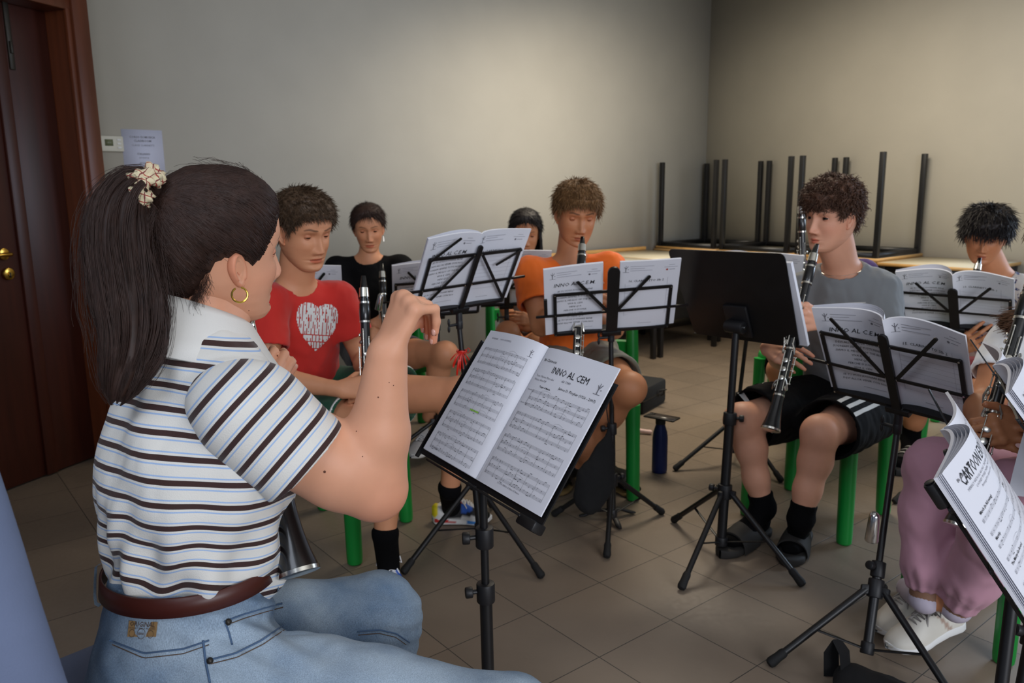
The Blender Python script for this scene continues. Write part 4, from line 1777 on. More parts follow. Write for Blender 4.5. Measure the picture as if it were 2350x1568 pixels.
def decal(name, print_, target, O, X, Y, Dn, mats, parent, off=.0015, sub=.012):
    """flat print projected along -Dn onto the target mesh"""
    V = np.concatenate(print_.V); T = np.concatenate(print_.T)
    mi = list(print_.m)
    bv = bvh_of(target)
    O, X, Y, Dn = [A(q, float) for q in (O, X, Y, Dn)]
    out = np.zeros((len(V), 3))
    ok = np.ones(len(V), bool)
    for i, v in enumerate(V):
        p = O + X * v[0] + Y * v[1]
        h = bv.ray_cast(Vector(p + Dn * .3), Vector(-Dn), .6)
        if h[0] is None:
            ok[i] = False
        else:
            out[i] = A(h[0]) + Dn * off
    keep = ok[T].all(1)
    T = T[keep]; mi = [m for m, k in zip(mi, keep) if k]
    used = np.unique(T)
    mp = np.zeros(len(V), int); mp[used] = np.arange(len(used))
    return mk(name, out[used], [mp[T]], mats, parent, smooth=True, mi=mi)


# ------------------------------------------------------------------ feet
def foot_axes(heel, toe, tilt=0.):
    heel, toe = A(heel, float), A(toe, float)
    f = nrm(toe - heel)
    r = nrm(np.cross(f, [0, 0, 1.]))
    return f, r, np.cross(r, f)


def sneaker(label, heel, toe, colfn, side='R', sc=1., lace='#e8e8ea', lacemat=None, lowcut=True, parent=None, sole='#ececea', bow=True, solefn=None):
    """shoe from heel to toe (sole points on the ground)"""
    f, r, u = foot_axes(heel, toe)
    heel = A(heel, float)
    L = np.linalg.norm(A(toe) - heel)
    ins = 1 if side == 'L' else -1          # direction of the inner side along r

    def P(t, x, z):
        return heel + f * (t * L) + r * x + u * z
    ts = np.linspace(0, 1, 34)
    hw = np.interp(ts, [0, .04, .12, .3, .5, .68, .82, .93, .985, 1], [.006, .026, .033, .032, .036, .045, .043, .031, .014, .003]) * sc
    cx = np.interp(ts, [0, .3, .6, .85, 1], [0, .002, .0, .006, .010]) * ins * sc
    th = np.interp(ts, [0, .1, .3, .5, .8, 1], [.030, .031, .030, .026, .022, .020]) * sc
    lift = np.interp(ts, [0, .06, .75, .9, 1], [.006, .0, 0, .003, .012]) * sc
    an = np.linspace(0, 2 * np.pi, 26, endpoint=False)
    mb = MB(); rings = []
    for i, t in enumerate(ts):
        rings.append([P(t + (.012 * math.cos(a) if i in (0, 33) else 0), cx[i] + math.copysign(abs(math.cos(a)) ** .45, math.cos(a)) * hw[i] * 1.07, lift[i] + th[i] * (.5 + .5 * math.copysign(abs(math.sin(a)) ** .5, math.sin(a)))) for a in an])
    mb.grid(np.array(rings), closev=True)
    Vs = np.concatenate(mb.V)
    sh = thing('sneaker', label, None, tuple(heel), parent=parent)
    loc = (Vs - heel)
    a_ = np.stack([loc @ f / L, loc @ r * ins, loc @ u], 1)
    cs = solefn(a_) if solefn else np.tile(lin(sole), (len(Vs), 1))
    M.setdefault('shoe_sole', mat('shoe_rubber', (1, 1, 1), .6, attr='tone', var=.04))
    M.setdefault('shoe_upper', mat('shoe_upper', (1, 1, 1), .55, attr='tone', var=.04, bump=.1, bscale=500))
    mk('sole', Vs, mb.Q, M['shoe_sole'], sh, attrs={'tone': cs})
    # upper
    top = np.interp(ts, [0, .05, .14, .26, .36, .46, .6, .75, .88, .96, 1], [.064, .078, .074, .064, .074, .088, .080, .062, .047, .036, .020]) * sc
    rings = []
    k = 30
    an = np.linspace(-.25 * np.pi, 1.25 * np.pi, k)
    for i, t in enumerate(ts):
        ring = []
        z0 = lift[i] + th[i] * .7
        for a in an:
            cxx = math.copysign(abs(math.cos(a)) ** .8, math.cos(a)) * hw[i] * (1.0 if math.sin(a) < .5 else .98)
            zz = z0 + max(0, math.sin(a)) ** .85 * (top[i] - z0) if math.sin(a) > 0 else z0 + math.sin(a) * .008
            ring.append(P(t, cx[i] + cxx, zz))
        rings.append(ring)
    mb = MB(); mb.grid(np.array(rings))
    Vs = np.concatenate(mb.V)
    loc = (Vs - heel)
    a_ = np.stack([loc @ f / L, loc @ r * ins, loc @ u], 1)
    mk('upper', Vs, mb.Q, M['shoe_upper'], sh, attrs={'tone': colfn(a_, L)})
    # collar opening + tongue + laces
    mb = MB()
    cpts = [P(.235 + .145 * math.cos(a), .023 * math.sin(a) * sc, (.076 + .012 * math.cos(a)) * sc) for a in np.linspace(0, 2 * np.pi, 24)]
    mb.tube(cpts, .006 * sc, 8, caps=False)
    mb.build('collar', M['shoe_c'] if 'shoe_c' in M else M['white'], sh, fix=False)
    mb = MB()
    G = []
    for t, z in ((.62, .072), (.52, .083), (.44, .094), (.38, .106), (.34, .115), (.33, .112), (.38, .098), (.46, .085)):
        G.append([P(t, x * sc, (z - abs(x) * 6 * .01) * sc) for x in np.linspace(-.021, .021, 7)])
    mb.grid(np.array(G))
    mb.build('tongue', lacemat or M['white'], sh, fix=False)
    lm = mat('shoe_lace', lace, .8)
    mb = MB()
    for i, t in enumerate(np.linspace(.42, .66, 6)):
        z = float(np.interp(t, ts, top)) + .003
        w = (.021 - .006 * i / 5) * sc
        a0, a1 = P(t, -w, z - .008), P(t, w, z - .008)
        mb.tube([a0, P(t + .01, 0, z + .003), a1], [.0028] * 3, 7, sy=.6)
        if i < 5:
            mb.tube([P(t, -w, z - .007), P(t + .025, 0, z + .004), P(t + .048, w * .9, z - .010)], [.0026] * 3, 7)
    if bow:
        b0 = P(.40, 0, .098 * sc)
        for s_ in (-1, 1):
            lp = [b0, b0 + r * s_ * .018 + u * .016, b0 + r * s_ * .036 + u * .006 + f * .004, b0 + r * s_ * .040 - u * .012 + f * .01, b0 + r * s_ * .024 - u * .004 + f * .012, b0]
            mb.tube(lp, [.0026] * 6, 7)
            mb.tube([b0, b0 + r * s_ * .012 + f * .022 - u * .004, b0 + r * s_ * .026 + f * .04 - u * .026, b0 + r * s_ * .030 + f * .048 - u * .045], [.0026] * 4, 7)
        mb.ball(b0, .006, 6)
    mb.build('laces', lm, sh, fix=False)
    return sh


def foot_sdf(ankle, heel, toe, shin, sockh=.09, r=.037, vox=.004, toes=False, side='R'):
    S = SDF(vox)
    f, rr, u = foot_axes(heel, toe)
    L = np.linalg.norm(A(toe) - A(heel))
    ankle = A(ankle, float)
    h = A(heel) + f * .03 + u * .036
    m = A(heel) + f * L * .55 + u * .034
    b = A(heel) + f * L * .74 + u * .024
    S.cone(ankle, h, r + .001, .032, .02)
    S.cone(ankle, m, r, .028, .025, sc=None)
    S.cone(m + rr * .012, b + rr * .016, .026, .022, .02)
    S.cone(m - rr * .012, b - rr * .016, .026, .022, .02)
    S.cone(h, m, .032, .03, .02)
    if toes:
        ins = 1 if side == 'L' else -1
        for i, (x, l, q) in enumerate(((.027, .058, .0125), (.010, .056, .0088), (-.005, .050, .0082), (-.018, .042, .0078), (-.029, .032, .0072))):
            a = b + rr * ins * x * .9 - u * .008
            S.cone(a, a + f * l * .62 + u * .003, q * 1.1, q, .004)
            S.cone(a + f * l * .62 + u * .003, a + f * l + rr * ins * x * .05 - u * .002, q, q * .95, .003)
    else:
        S.cone(b - rr * .018, b - rr * .012 + f * L * .16, .021, .018, .02)
        S.cone(b + rr * .018, b + rr * .012 + f * L * .18, .021, .018, .02)
    sd = nrm(A(shin) - ankle)
    S.cone(ankle, ankle + sd * sockh, r, r + .005, .01, cut1=0)
    return S


def slide(label, heel, toe, m, stripe=None, parent=None):
    f, r, u = foot_axes(heel, toe)
    heel = A(heel, float); L = np.linalg.norm(A(toe) - heel)
    s = thing('slide_sandal', label, None, tuple(heel), parent=parent)

    def P(t, x, z):
        return heel + f * (t * L) + r * x + u * z
    ts = np.linspace(-.03, 1.04, 30)
    hw = np.interp(ts, [-.03, 0, .1, .4, .7, .9, 1.0, 1.04], [.004, .024, .038, .040, .051, .046, .026, .004])
    an = np.linspace(0, 2 * np.pi, 24, endpoint=False)
    rings = [[P(t, math.copysign(abs(math.cos(a)) ** .5, math.cos(a)) * hw[i], .016 + .016 * math.copysign(abs(math.sin(a)) ** .6, math.sin(a))) for a in an] for i, t in enumerate(ts)]
    mb = MB(); mb.grid(np.array(rings), closev=True); mb.build('sole', m, s)
    G = []
    for t, e in ((.40, 0), (.42, .004), (.60, .004), (.78, .002), (.80, 0)):
        hw_ = float(np.interp(t, ts, hw)) + .004
        hz = np.interp(t, [.4, .8], [.088, .062])
        G.append([P(t, math.cos(a) * hw_ * 1.02, .012 + (hz + e) * max(0, math.sin(a)) ** .75) for a in np.linspace(0, math.pi, 22)])
    G2 = [[p - u * .006 for p in g] for g in G][::-1]
    mb = MB(); mb.grid(np.array(G + G2), closeu=True)
    st = mb.build('strap', m, s)
    if stripe:
        mb = MB()
        for t in (.47, .58, .69):
            hw_ = float(np.interp(t, ts, hw)) + .004
            hz = np.interp(t, [.4, .8], [.088, .062])
            mb.grid(np.array([[P(t + d, math.cos(a) * hw_ * 1.02 * 1.03, .013 + (hz + .006) * max(0, math.sin(a)) ** .75) for a in np.linspace(.25, math.pi - .25, 16)] for d in (-.02, .02)]))
        mb.build('stripes', stripe, st, fix=False, label='three white stripes')
    return s
# ------------------------------------------------------------------ chairs
green_chair('green plastic chair under the player in the grey t-shirt', 1.18, 2.895, 225, .78)
green_chair('green plastic chair under the player in the red t-shirt', -.66, 2.76, -20, .74)
green_chair('green plastic chair under the player in the orange t-shirt', .33, 3.27, 262, .80)
green_chair('green plastic chair under the player in pink sweatpants', 1.455, 2.12, 190, .74)
green_chair('green plastic chair under the player in the paint-splashed white t-shirt', 2.34, 3.86, 232, .78)
green_chair('green plastic chair under the girl in the black t-shirt', -.62, 3.98, -70, .74)
green_chair('green plastic chair under the long-haired girl hidden by the music', .10, 4.30, -75, .80)
green_chair('green plastic chair under the player in purple', 1.52, 4.0, 240, .74)


# ------------------------------------------------------------------ music stands
def stand_thing(label, base, cat='music stand', group='music stands of the players'):
    return thing('music_stand', label, cat, (base[0], base[1], 0), 0, group)


def back_view_stand(label, blabel, O, yaw, tilt, roll, base, hub, rfoot, azs, desk=None, bk=None, pole_drop=.05, cover=None, w=.21, num='15. CLARINETTO SIb 2', ledge=-.148, split=.5, lens=None, fan=2, trip=None, raise_=0.):
    X, Y, N = frame_ytr(yaw, tilt, roll)      # N points to the viewer behind the stand
    O = A(O, float)
    st = stand_thing(label, base)
    B = O + Y * ledge                         # middle of the ledge
    top = B - Y * .03 - A([0, 0, pole_drop]) + N * .01
    tripod(st, (base[0], base[1], 0), top, hub, rfoot, azs, split=split, **(trip or {}))
    folding_desk(st, B, X, Y, N, **(desk or {}))
    tilt_head(st, B, Y, N, top)
    if blabel:
        b = dict(bul=.016, fan=fan, thick=.005)
        b.update(bk or {})
        booklet(blabel, B + Y * (.004 + raise_) - N * .004, -X, Y, -N, back=cover_prints(num=num) if cover is None else cover, w=w, **b)
    return st, B, X, Y, N, top


# 1: red shirt player's stand
st, B, X, Y, N, top = back_view_stand('folding music stand with a red ribbon tied on its pole', 'open booklet on the stand with the red ribbon',
    (-.1366, 2.6603, .9877), 40, -31.6, 2.6, (-.12, 2.66), .235, .335, (222, -52, 85), desk=dict(arms='down', hh=(0, .10, .225), endbar=False, cw=.018), num='14. CLARINETTO SIb 1', split=.52)
# ribbon
mb = MB()
rb = J(1072, 822, 2.66)
rb = A([-.135, 2.655, rb[2]])
pz = nrm(top - A([-.12, 2.66, 0]))
rbc = A([-.12, 2.66, 0]) + pz * ((rb[2]) / pz[2])
mb.tube([rbc + A([.016 * math.cos(a), .016 * math.sin(a), .002 * math.sin(3 * a)]) for a in np.linspace(0, 6.4, 18)], .004, 6)
mb.tube([rbc + A([.012, -.012, 0]), rbc + A([.025, -.02, .016]), rbc + A([.032, -.02, .006]), rbc + A([.022, -.02, -.004]), rbc + A([.010, -.014, 0])], .003, 6, sy=.4)
for i, (dx, dz) in enumerate(((-.030, -.055), (-.018, -.095), (-.006, -.07), (.016, -.045), (.028, -.03), (-.040, -.03), (.005, -.06))):
    w_ = .0042 - .0004 * i
    mb.tube([rbc + A([0, -.014, 0]), rbc + A([dx * .5, -.03, dz * .35 + .006]), rbc + A([dx * .9, -.028, dz * .75]), rbc + A([dx, -.02, dz])], [w_ * .6, w_, w_, w_ * .5], 6, sy=.2, ref=(0, 1, .2))
tag(mb.build('ribbon_bow', M['ribbon'], fix=False), 'red ribbon tied around the pole of a music stand', 'ribbon')

# 2: orange shirt player's stand
X, Y, N = frame_ytr(3.5, -32, 4.6)
O2 = A([.345, 2.72, .885])
st2 = stand_thing('folding music stand with a wide rounded centre bar, before the player in orange', (.367, 2.79))
B2 = O2 + Y * -.148 + X * .008
top2 = B2 - Y * .02 - A([0, 0, .03])
tripod(st2, (.372, 2.775, 0), top2, .20, .245, (150, 32, 258), r0=.0125, split=.55)
folding_desk(st2, B2, X, Y, N, half=.232, hh=(0, .092, .185), center='wide', arms='up', endbar=False, armlen=.165)
mb = MB(); strip(mb, B2 - X * .235 + Y * .095, B2 - X * .235 + Y * .165, .008, .012, X); mb.build('page_retainer', M['black'], st2)
tilt_head(st2, B2, Y, N, top2)
# two separate booklets
cov = cover_prints(num='16. CLARINETTO SIb 2')
def closed_booklet(label, O, X, Y, N, pr, w=.21, h=.297, thick=.008, bend=.006, hang=None, group='booklets leaning on the stands'):
    """closed booklet seen from its cover; O bottom left corner, N towards the viewer"""
    bk = thing('music_booklet', label, 'sheet music', tuple(O), 0, group)

    def S(V, off):
        x, y = V[:, 0], V[:, 1]
        s = x / w
        z = -bend * np.sin(np.pi * s) * 1. - bend * 2.2 * s ** 2 * (y / h)
        return O + x[:, None] * X + y[:, None] * Y + (z + off)[:, None] * N
    xs, ys = np.meshgrid(np.linspace(0, w, 17), np.linspace(0, h, 9), indexing='ij')
    V = np.stack([xs.ravel(), ys.ravel()], 1)
    a = S(V, 0.).reshape(17, 9, 3); b = S(V, -thick).reshape(17, 9, 3)
    mb = MB(); mb.grid(np.concatenate([a, b[:, ::-1]], 1), closev=True)
    for e in (0, -1):
        mb.add(np.concatenate([a[e], b[e]]), [[i, i + 1, i + 10, i + 9] for i in range(8)])
    mb.build('cover', M['paper'], bk)
    if pr is not None:
        pr.build('printed_text', lambda V: S(V, .0007), [M['ink'], M['inkgrey'], M['inkfaint'], M['redink'], M['hilite']], bk)
    return bk


closed_booklet('closed booklet with song words, left half of the wide-barred stand', B2 - X * .238 + Y * -.004 - N * .004, X, Y, N, cov[0], thick=.009, w=.205)
closed_booklet('booklet with a small red dot, right half of the wide-barred stand', B2 + X * .022 + Y * .004 - N * .004, X, Y, N, cov[1], thick=.007, bend=-.004, w=.205)
# black swab bag hanging from the stand
S_ = SDF(.006)
hang = J(1392, 965, 2.80)
c0, c1, c2, c3 = J(1398, 985, 2.80), J(1388, 1040, 2.79), J(1368, 1100, 2.77), J(1352, 1145, 2.76)
S_.cone(c0, c1, .008, .030, .01, sc=(A([0, 1, 0]), .5)); S_.cone(c1, c2, .030, .062, .02, sc=(A([0, 1, 0]), .45)); S_.cone(c2, c3, .062, .056, .02, sc=(A([0, 1, 0]), .5))
bagm = cloth('carrying_bag', S_, M['blackcloth'], None, .006, 9., 4)
tag(bagm, 'black drawstring bag hanging from the stand before the player in orange', 'bag')
mb = MB(); mb.tube([J(1397, 905, 2.80), J(1392, 940, 2.79), c0], .0022, 6); mb.tube([J(1403, 905, 2.80), J(1404, 945, 2.79), c0], .0022, 6); mb.build('cord', M['blackcloth'], bagm)

# small black instrument peg on the floor behind that stand
pb = FL(1397, 1190)
t = thing('instrument_peg', 'low black floor peg on three splayed feet under the hanging bag', 'instrument stand', tuple(pb))
mb = MB(); mb.cyl(pb + A([0, 0, .01]), pb + A([0, 0, .19]), .009, 12); mb.lathe([(0, .012), (.05, .010), (.12, .006), (.13, .003)], pb + A([0, 0, .18]), (0, 0, 1), 14); mb.build('peg', M['blackp'], t)
for a in (175, 20, 285):
    d = A([math.cos(math.radians(a)), math.sin(math.radians(a)), 0])
    mb = MB(); mb.tube([pb + A([0, 0, .035]), pb + d * .05 + A([0, 0, .032]), pb + d * .095 + A([0, 0, .012]), pb + d * .115 + A([0, 0, .007])], [.010, .011, .012, .007], 10, sy=.6)
    mb.build('leg', M['blackp'], t)

# 3: solid desk of the grey shirt player
X, Y, N = frame_ytr(-50, -24, 1.)
O3 = A([.746, 2.615, .900])
st3 = thing('music_stand', 'orchestra music stand with a solid black desk', 'music stand', (.717, 2.533, 0))
mb = MB()
w2, h2 = .225, .172
poly = []
for cx_, cy_, a0 in ((w2 - .02, h2 - .02, 0), (-w2 + .02, h2 - .02, 90), (-w2 + .035, -h2 + .02, 180), (w2 - .035, -h2 + .02, 270)):
    for a in np.linspace(a0, a0 + 90, 5):
        poly.append((cx_ + .02 * math.cos(math.radians(a)), cy_ + .02 * math.sin(math.radians(a))))
mb.prism(poly, -.0015, .0015, O3, X, Y, N)
mb.build('desk_plate', M['black'], st3)
mb = MB(); mb.box(O3 - Y * h2 - N * .022, (w2 * 1.9, .003, .045), A([X, Y, N]), bev=.001); mb.build('ledge', M['black'], st3)
top3 = O3 - Y * .135 + N * .055 - A([0, 0, .03])
mb = MB()
mb.box(O3 - Y * .09 + N * .008, (.09, .12, .012), A([X, Y, N]), bev=.003)
mb.cyl(O3 - Y * .10 + N * .03 - X * .035, O3 - Y * .10 + N * .03 + X * .035, .022, 20, bev=.004)
mb.build('tilt_head', M['blackp'], st3)
mb = MB(); mb.cyl(O3 - Y * .10 + N * .03 + X * .037, O3 - Y * .10 + N * .03 + X * .043, .007, 10); mb.build('bolt', M['chrome'], st3)
tripod(st3, (.717, 2.545, 0), O3 - Y * .115 + N * .03, .235, .300, (232, -48, 110), r0=.0165, r1=.0125, split=.62, knob_dir=(1, -.3, 0), rodz=.05, footlen=.05)
closed_booklet('stack of music sheets on the solid black desk, edge showing at its right', O3 - Y * .165 + X * .030 - N * .005, X, Y, N, None, thick=.012, bend=.001, w=.205, h=.30)

# 4: front right folding stand
back_view_stand('folding music stand with a silver cap by its lower pole', 'open booklet on the stand before the player in grey',
    (1.03, 2.085, .775), -56, -30, -3.5, (.915, 1.862), .225, .235, (172, -48, 62), desk=dict(half=.222, hh=(0, .108, .222), arms='up', endbar=False, cw=.026, armlen=.20), num='15. CLARINETTO SIb 2', split=.42, bk=dict(bul=.03), fan=3, trip=dict(knob_dir=(-1, -.6, 0)))
cc = J(1990, 1190, 2.02)
cone_cap('silver mouthpiece cap by the lower pole of the nearer stand', J(2000, 1243, 1.975), A([.03, 0, 1.]))
# 5: back right folding stand
back_view_stand('folding music stand before the player in the paint-splashed t-shirt', 'open booklet on the stand before the player in the paint-splashed t-shirt',
    (1.81, 3.18, .79), -40, -40, -1., (1.85, 3.10), .22, .33, (200, -60, 70), desk=dict(half=.228, hh=(0, .095, .19), arms='up', endbar=False, cw=.036, armlen=.18), num='13. CLARINETTO SIb 1', bk=dict(bul=.03), fan=3)
# 6: stand of the player in purple
back_view_stand('folding music stand half hidden behind the solid black desk', 'open booklet rising behind the solid black desk',
    (1.06, 3.46, .84), -14, -30, 0, (1.02, 3.50), .21, .30, (200, -62, 70), desk=dict(half=.225, endbar=False), num='12. CLARINETTO SIb 1', bk=dict(bul=.02))
# 7: stand of the girl in the black t-shirt
back_view_stand('folding music stand in front of the girl in the black t-shirt', 'open booklet in front of the girl in the black t-shirt',
    (-.34, 3.62, .812), 14, -32, 2, (-.355, 3.56), .20, .30, (195, -50, 80), desk=dict(half=.225, hh=(0, .10, .20), endbar=False), num='11. CLARINETTO SIb 1', bk=dict(bul=.012))
# 8: stand of the long haired girl
back_view_stand('folding music stand in front of the long-haired girl, behind the ribboned stand', 'open booklet in front of the long-haired girl',
    (-.02, 3.78, .84), 6, -28, 1, (.0, 3.74), .20, .30, (195, -50, 80), desk=dict(half=.225, hh=(0, .10, .20), endbar=False), num='10. CLARINETTO SIb 1', bk=dict(bul=.012))
cone_cap('silver mouthpiece cap hanging on the stand of the girl in the black t-shirt', J(868, 712, 3.45), A([.22, 0, 1.]), .072)
# 9: stand behind the red shirt player
back_view_stand('folding music stand behind the shoulder of the player in red', 'booklet just showing over the shoulder of the player in red',
    (-.94, 3.35, .815), 12, -25, 0, (-.92, 3.40), .20, .30, (180, -60, 80), desk=dict(half=.20, endbar=False), bk=dict(bul=.012))


# ------------------------------------------------------------------ the conductor's stand
def music_page(title, seed, w=.21, h=.297, nsys=5, head=True, first=.235):
    p = Print()
    if title == 'left':
        p.text(.028, h - .018, 'Bb Clarinetti', .0055, 1, bold=.01)
        p.text(.066, h - .018, 'CARTOON EXPRESS', .0055, 2)
        p.tree_mark(w - .022, h - .034, .016, 1)
        y = h - .040
        for k in range(5):
            staff(p, .022, y - k * .052, w - .044, .0013, seed=seed + k, dy=.0165)
        p.rect(.098, h - .181, .132, h - .1775, 4)
        p.text(.03, .012, 'rit. a tempo', .006, 1)
    else:
        p.text(.014, h - .030, 'Bb-Clarinetti', .0085, 0)
        p.text(w / 2 + .004, h - .050, 'INNO AL CEM', .0165, 0, 'CENTER', sy=1.25)
        p.text(w / 2 + .004, h - .061, 'dal 1980', .0075, 1, 'CENTER', shear=.2)
        p.text(.016, h - .064, 'Testo: Marina Marcolini', .0062, 1); p.text(.016, h - .072, 'Musica: Aria PdF', .0062, 1)
        p.text(w - .012, h - .076, 'James D. Ployhar (1926 - 2007)', .0078, 0, 'RIGHT')
        p.tree_mark(w - .020, h - .060, .022, 1)
        p.text(.045, h - .084, 'Tempo di Marcia', .005, 0, bold=.02)
        y = h - .092
        for k in range(4):
            staff(p, .030 if k == 0 else .018, y - k * .050, w - (.044 if k == 0 else .032), .0013, seed=seed + k, dy=.0145)
        p.text(.010, y - .003, 'Clarinetto', .0045, 1); p.text(.008, y - .032, 'Clarinetto Basso', .0045, 1)
        p.text(w / 2, .014, '(c) 2016 INNO di Mario D\'Amico', .005, 1, 'CENTER')
    return p


Xc, Yc, Nc = frame_ytr(-54.7, 36.1, -1.5)
Nc = np.cross(Xc, Yc)
Oc = A([.0025, 1.4992, .8221])
Bc = Oc - Yc * .1485
# the reader's side normal
Nr = Nc if Nc @ (CAM - Oc) > 0 else -Nc
booklet('open booklet with INNO AL CEM on its right page', Bc, Xc, Yc, Nr, front=(music_page('left', 3), music_page('right', 40)), bul=.010, thick=.003, fan=2, sheetside=-1, group=None)
stc = thing('conductor_stand', 'black music stand carrying the INNO AL CEM booklet in front of the conductor', 'music stand', tuple(A([Oc[0], Oc[1], 0])))
mb = MB()
hwc = .232
poly = [(-hwc - .004, -.012), (hwc - .018, -.012), (hwc - .018, .27), (-hwc - .004, .27)]
mb.prism(poly, -.0095, -.0065, Bc, Xc, Yc, Nr)
mb.build('desk_plate', M['black'], stc)
mb = MB()
for s in (-1,):
    strip(mb, Bc + Xc * s * (hwc + .004) + Yc * -.02 - Nr * .006, Bc + Xc * s * (hwc + .004) + Yc * .27 - Nr * .006, .006, .008, Nr)
mb.box(Bc - Yc * .016 - Nr * .002, (2 * hwc - .12, .004, .030), A([Xc, Yc, Nr]), bev=.001)
mb.box(Bc + Xc * (hwc - .042) - Yc * .020 - Nr * .004, (.05, .02, .03), A([Xc, Yc, Nr]), bev=.004)
mb.build('ledge', M['black'], stc)
ct = Bc + Yc * .045 - Nr * .035
ctop = A([ct[0], ct[1], ct[2]])
cbase = FL(1148, 1760)
cb0 = J(1127, 1568, 1.51)
mb = MB(); mb.tube([Bc + Yc * .08 - Nr * .024, Bc + Yc * .06 - Nr * .036, Bc - Xc * .055 + Yc * .022 - Nr * .042], [.012, .013, .012], 14)
mb.build('tilt_joint', M['blackp'], stc)
ptop = Bc - Xc * .055 + Yc * .022 - Nr * .042
tripod(stc, (ptop[0] + .006, ptop[1] + .0, 0), ptop, .19, .30, (200, 20, -70), r0=.0135, r1=.0085, split=float(J(1110, 1447, 1.50)[2] / ptop[2]), knob_dir=(-1, -.2, 0), rodz=.05)
ax_ = A([0, 0, 1.])
pm = J(1108, 1300, 1.50)
pm = A([ptop[0] + .002, ptop[1], pm[2]])
mb = MB(); mb.cyl(pm - ax_ * .022, pm + ax_ * .022, .019, 18, bev=.003); cl = mb.build('clamp_collar', M['blackp'], stc)
mb = MB(); mb.cyl(pm - A([.018, 0, 0]), pm - A([.032, .004, 0]), .005, 10); mb.cyl(pm - A([.03, .004, 0]), pm - A([.046, .006, 0]), .013, 16, bev=.003); mb.build('clamp_knob', M['blackp'], cl)


# ------------------------------------------------------------------ the two stands at the right edge
def front_stand(label, blabel, corner, yaw, tilt, roll, base, azs, seed, open_wires=False, second=None, hub=.2, roller=True, thick=.006, title='CARTOON EXPRESS'):
    X, Y, N = frame_ytr(yaw, tilt, roll)
    TL = A(corner, float)                   # top left corner of the left page
    Bm = TL + X * .21 - Y * .297            # bottom of the spine
    if N @ (CAM - Bm) < 0:
        N = -N
    p = Print(); w, h = .21, .297
    p.text(.02, h - .028, 'Bb Clarinetto SIb 1', .0075, 0, bold=.01)
    p.text(w / 2, h - .042, title, .017, 0, 'CENTER', sy=1.9)
    for i in range(3):
        p.text(w / 2, h - .052 - .008 * i, ('MERRILY WE ROLL ALONG  THE MERRY-GO-ROUND', 'LOONEY TUNES THEME  THIS IS IT', 'Arranged for clarinet choir')[i], .0062, 1, 'CENTER')
    y = h - .098
    for k in range(8):
        staff(p, .02, y - k * .0235, w - .035, .0014, seed=seed + k, sysn=1)
        if k % 2 == 0:
            p.text(.024, y + .007 - k * .0235, ('March (in full swing)', 'Merrily', 'The Merry-Go-Round', 'This is it')[k // 2], .0068, 0, bold=.02)
    q = Print()
    y = h - .03
    for k in range(11):
        staff(q, .018, y - k * .0235, w - .035, .0014, seed=seed + 20 + k, sysn=1)
        if k in (3, 6):
            q.text(.024, y + .007 - k * .0235, ('Little Neck', 'The Man on the Flying', 'x')[k // 3 - 1], .0068, 0, bold=.02)
    booklet(blabel, Bm, X, Y, N, front=(p, q), bul=.022, thick=thick, fan=4, sheetside=-1, group=None)
    st = stand_thing(label, base, group=None)
    mb = MB()
    if not open_wires:
        poly = [(-.20, -.01), (.20, -.01), (.20, .22), (-.20, .22)]
        for s in (-1, 1):
            strip(mb, Bm + X * s * .02, Bm + X * s * .19 + Y * .22 - N * .004, .012, .004, N)
    for y_ in (0, .12, .235):
        strip(mb, Bm - X * .20 + Y * y_ - N * .008, Bm + X * .20 + Y * y_ - N * .008, .011, .004, N)
    for s in (-1, 1):
        strip(mb, Bm + X * s * .19 + Y * 0 - N * .01, Bm + X * s * .19 + Y * .235 - N * .01, .011, .004, N)
        if s > 0:
            strip(mb, Bm + X * s * .12 + Y * .22 - N * .014, Bm + X * s * .17 + Y * .325 - N * .014, .006, .003, N)
    mb.build('desk_frame', M['black'], st)
    mb = MB(); strip(mb, Bm - Y * .01 - N * .012, Bm + Y * .25 - N * .012, .024, .006, N); mb.build('centre_bar', M['black'], st)
    mb = MB(); mb.box(Bm - Y * .006 + N * .008, (.34, .003, .032), A([X, Y, N]), bev=.001); mb.build('ledge', M['black'], st)
    top = Bm - N * .03 - A([0, 0, .02])
    tripod(st, (base[0], base[1], 0), top, hub, .3, azs, r0=.0155, r1=.0115, split=.55)
    tilt_head(st, Bm, Y, -N, top)
    if roller:
        mb = MB()
        rc = TL - N * .014 + X * .032 - Y * .012
        mb.cyl(rc - X * .012, rc - Y * .045 - X * .012, .0115, 24, bev=.003)
        mb.lathe([(0, .007), (.002, .0085), (.003, .007)], rc - X * .012, Y, 20)
        mb.build('rolled_grip', M['blackp'], st)
    return st


front_stand('music stand at the right edge carrying CARTOON EXPRESS', 'open booklet headed CARTOON EXPRESS, nearest the camera', J(2142, 1099, 1.25), 55.5, 33.6, 7.6, (J(2303, 1500, 1.32)[0], J(2303, 1500, 1.32)[1]), (180, 60, -60), 60)
front_stand('music stand cut off by the right edge, before the girl in pink sweatpants', 'fanned open booklet at the right edge before the girl in the white t-shirt', J(2306, 905, 1.52), 62.2, 36.3, 4.6, (J(2338, 1500, 1.5)[0], J(2338, 1500, 1.5)[1]), (180, 60, -60), 90, roller=False, title='INNO AL CEM')

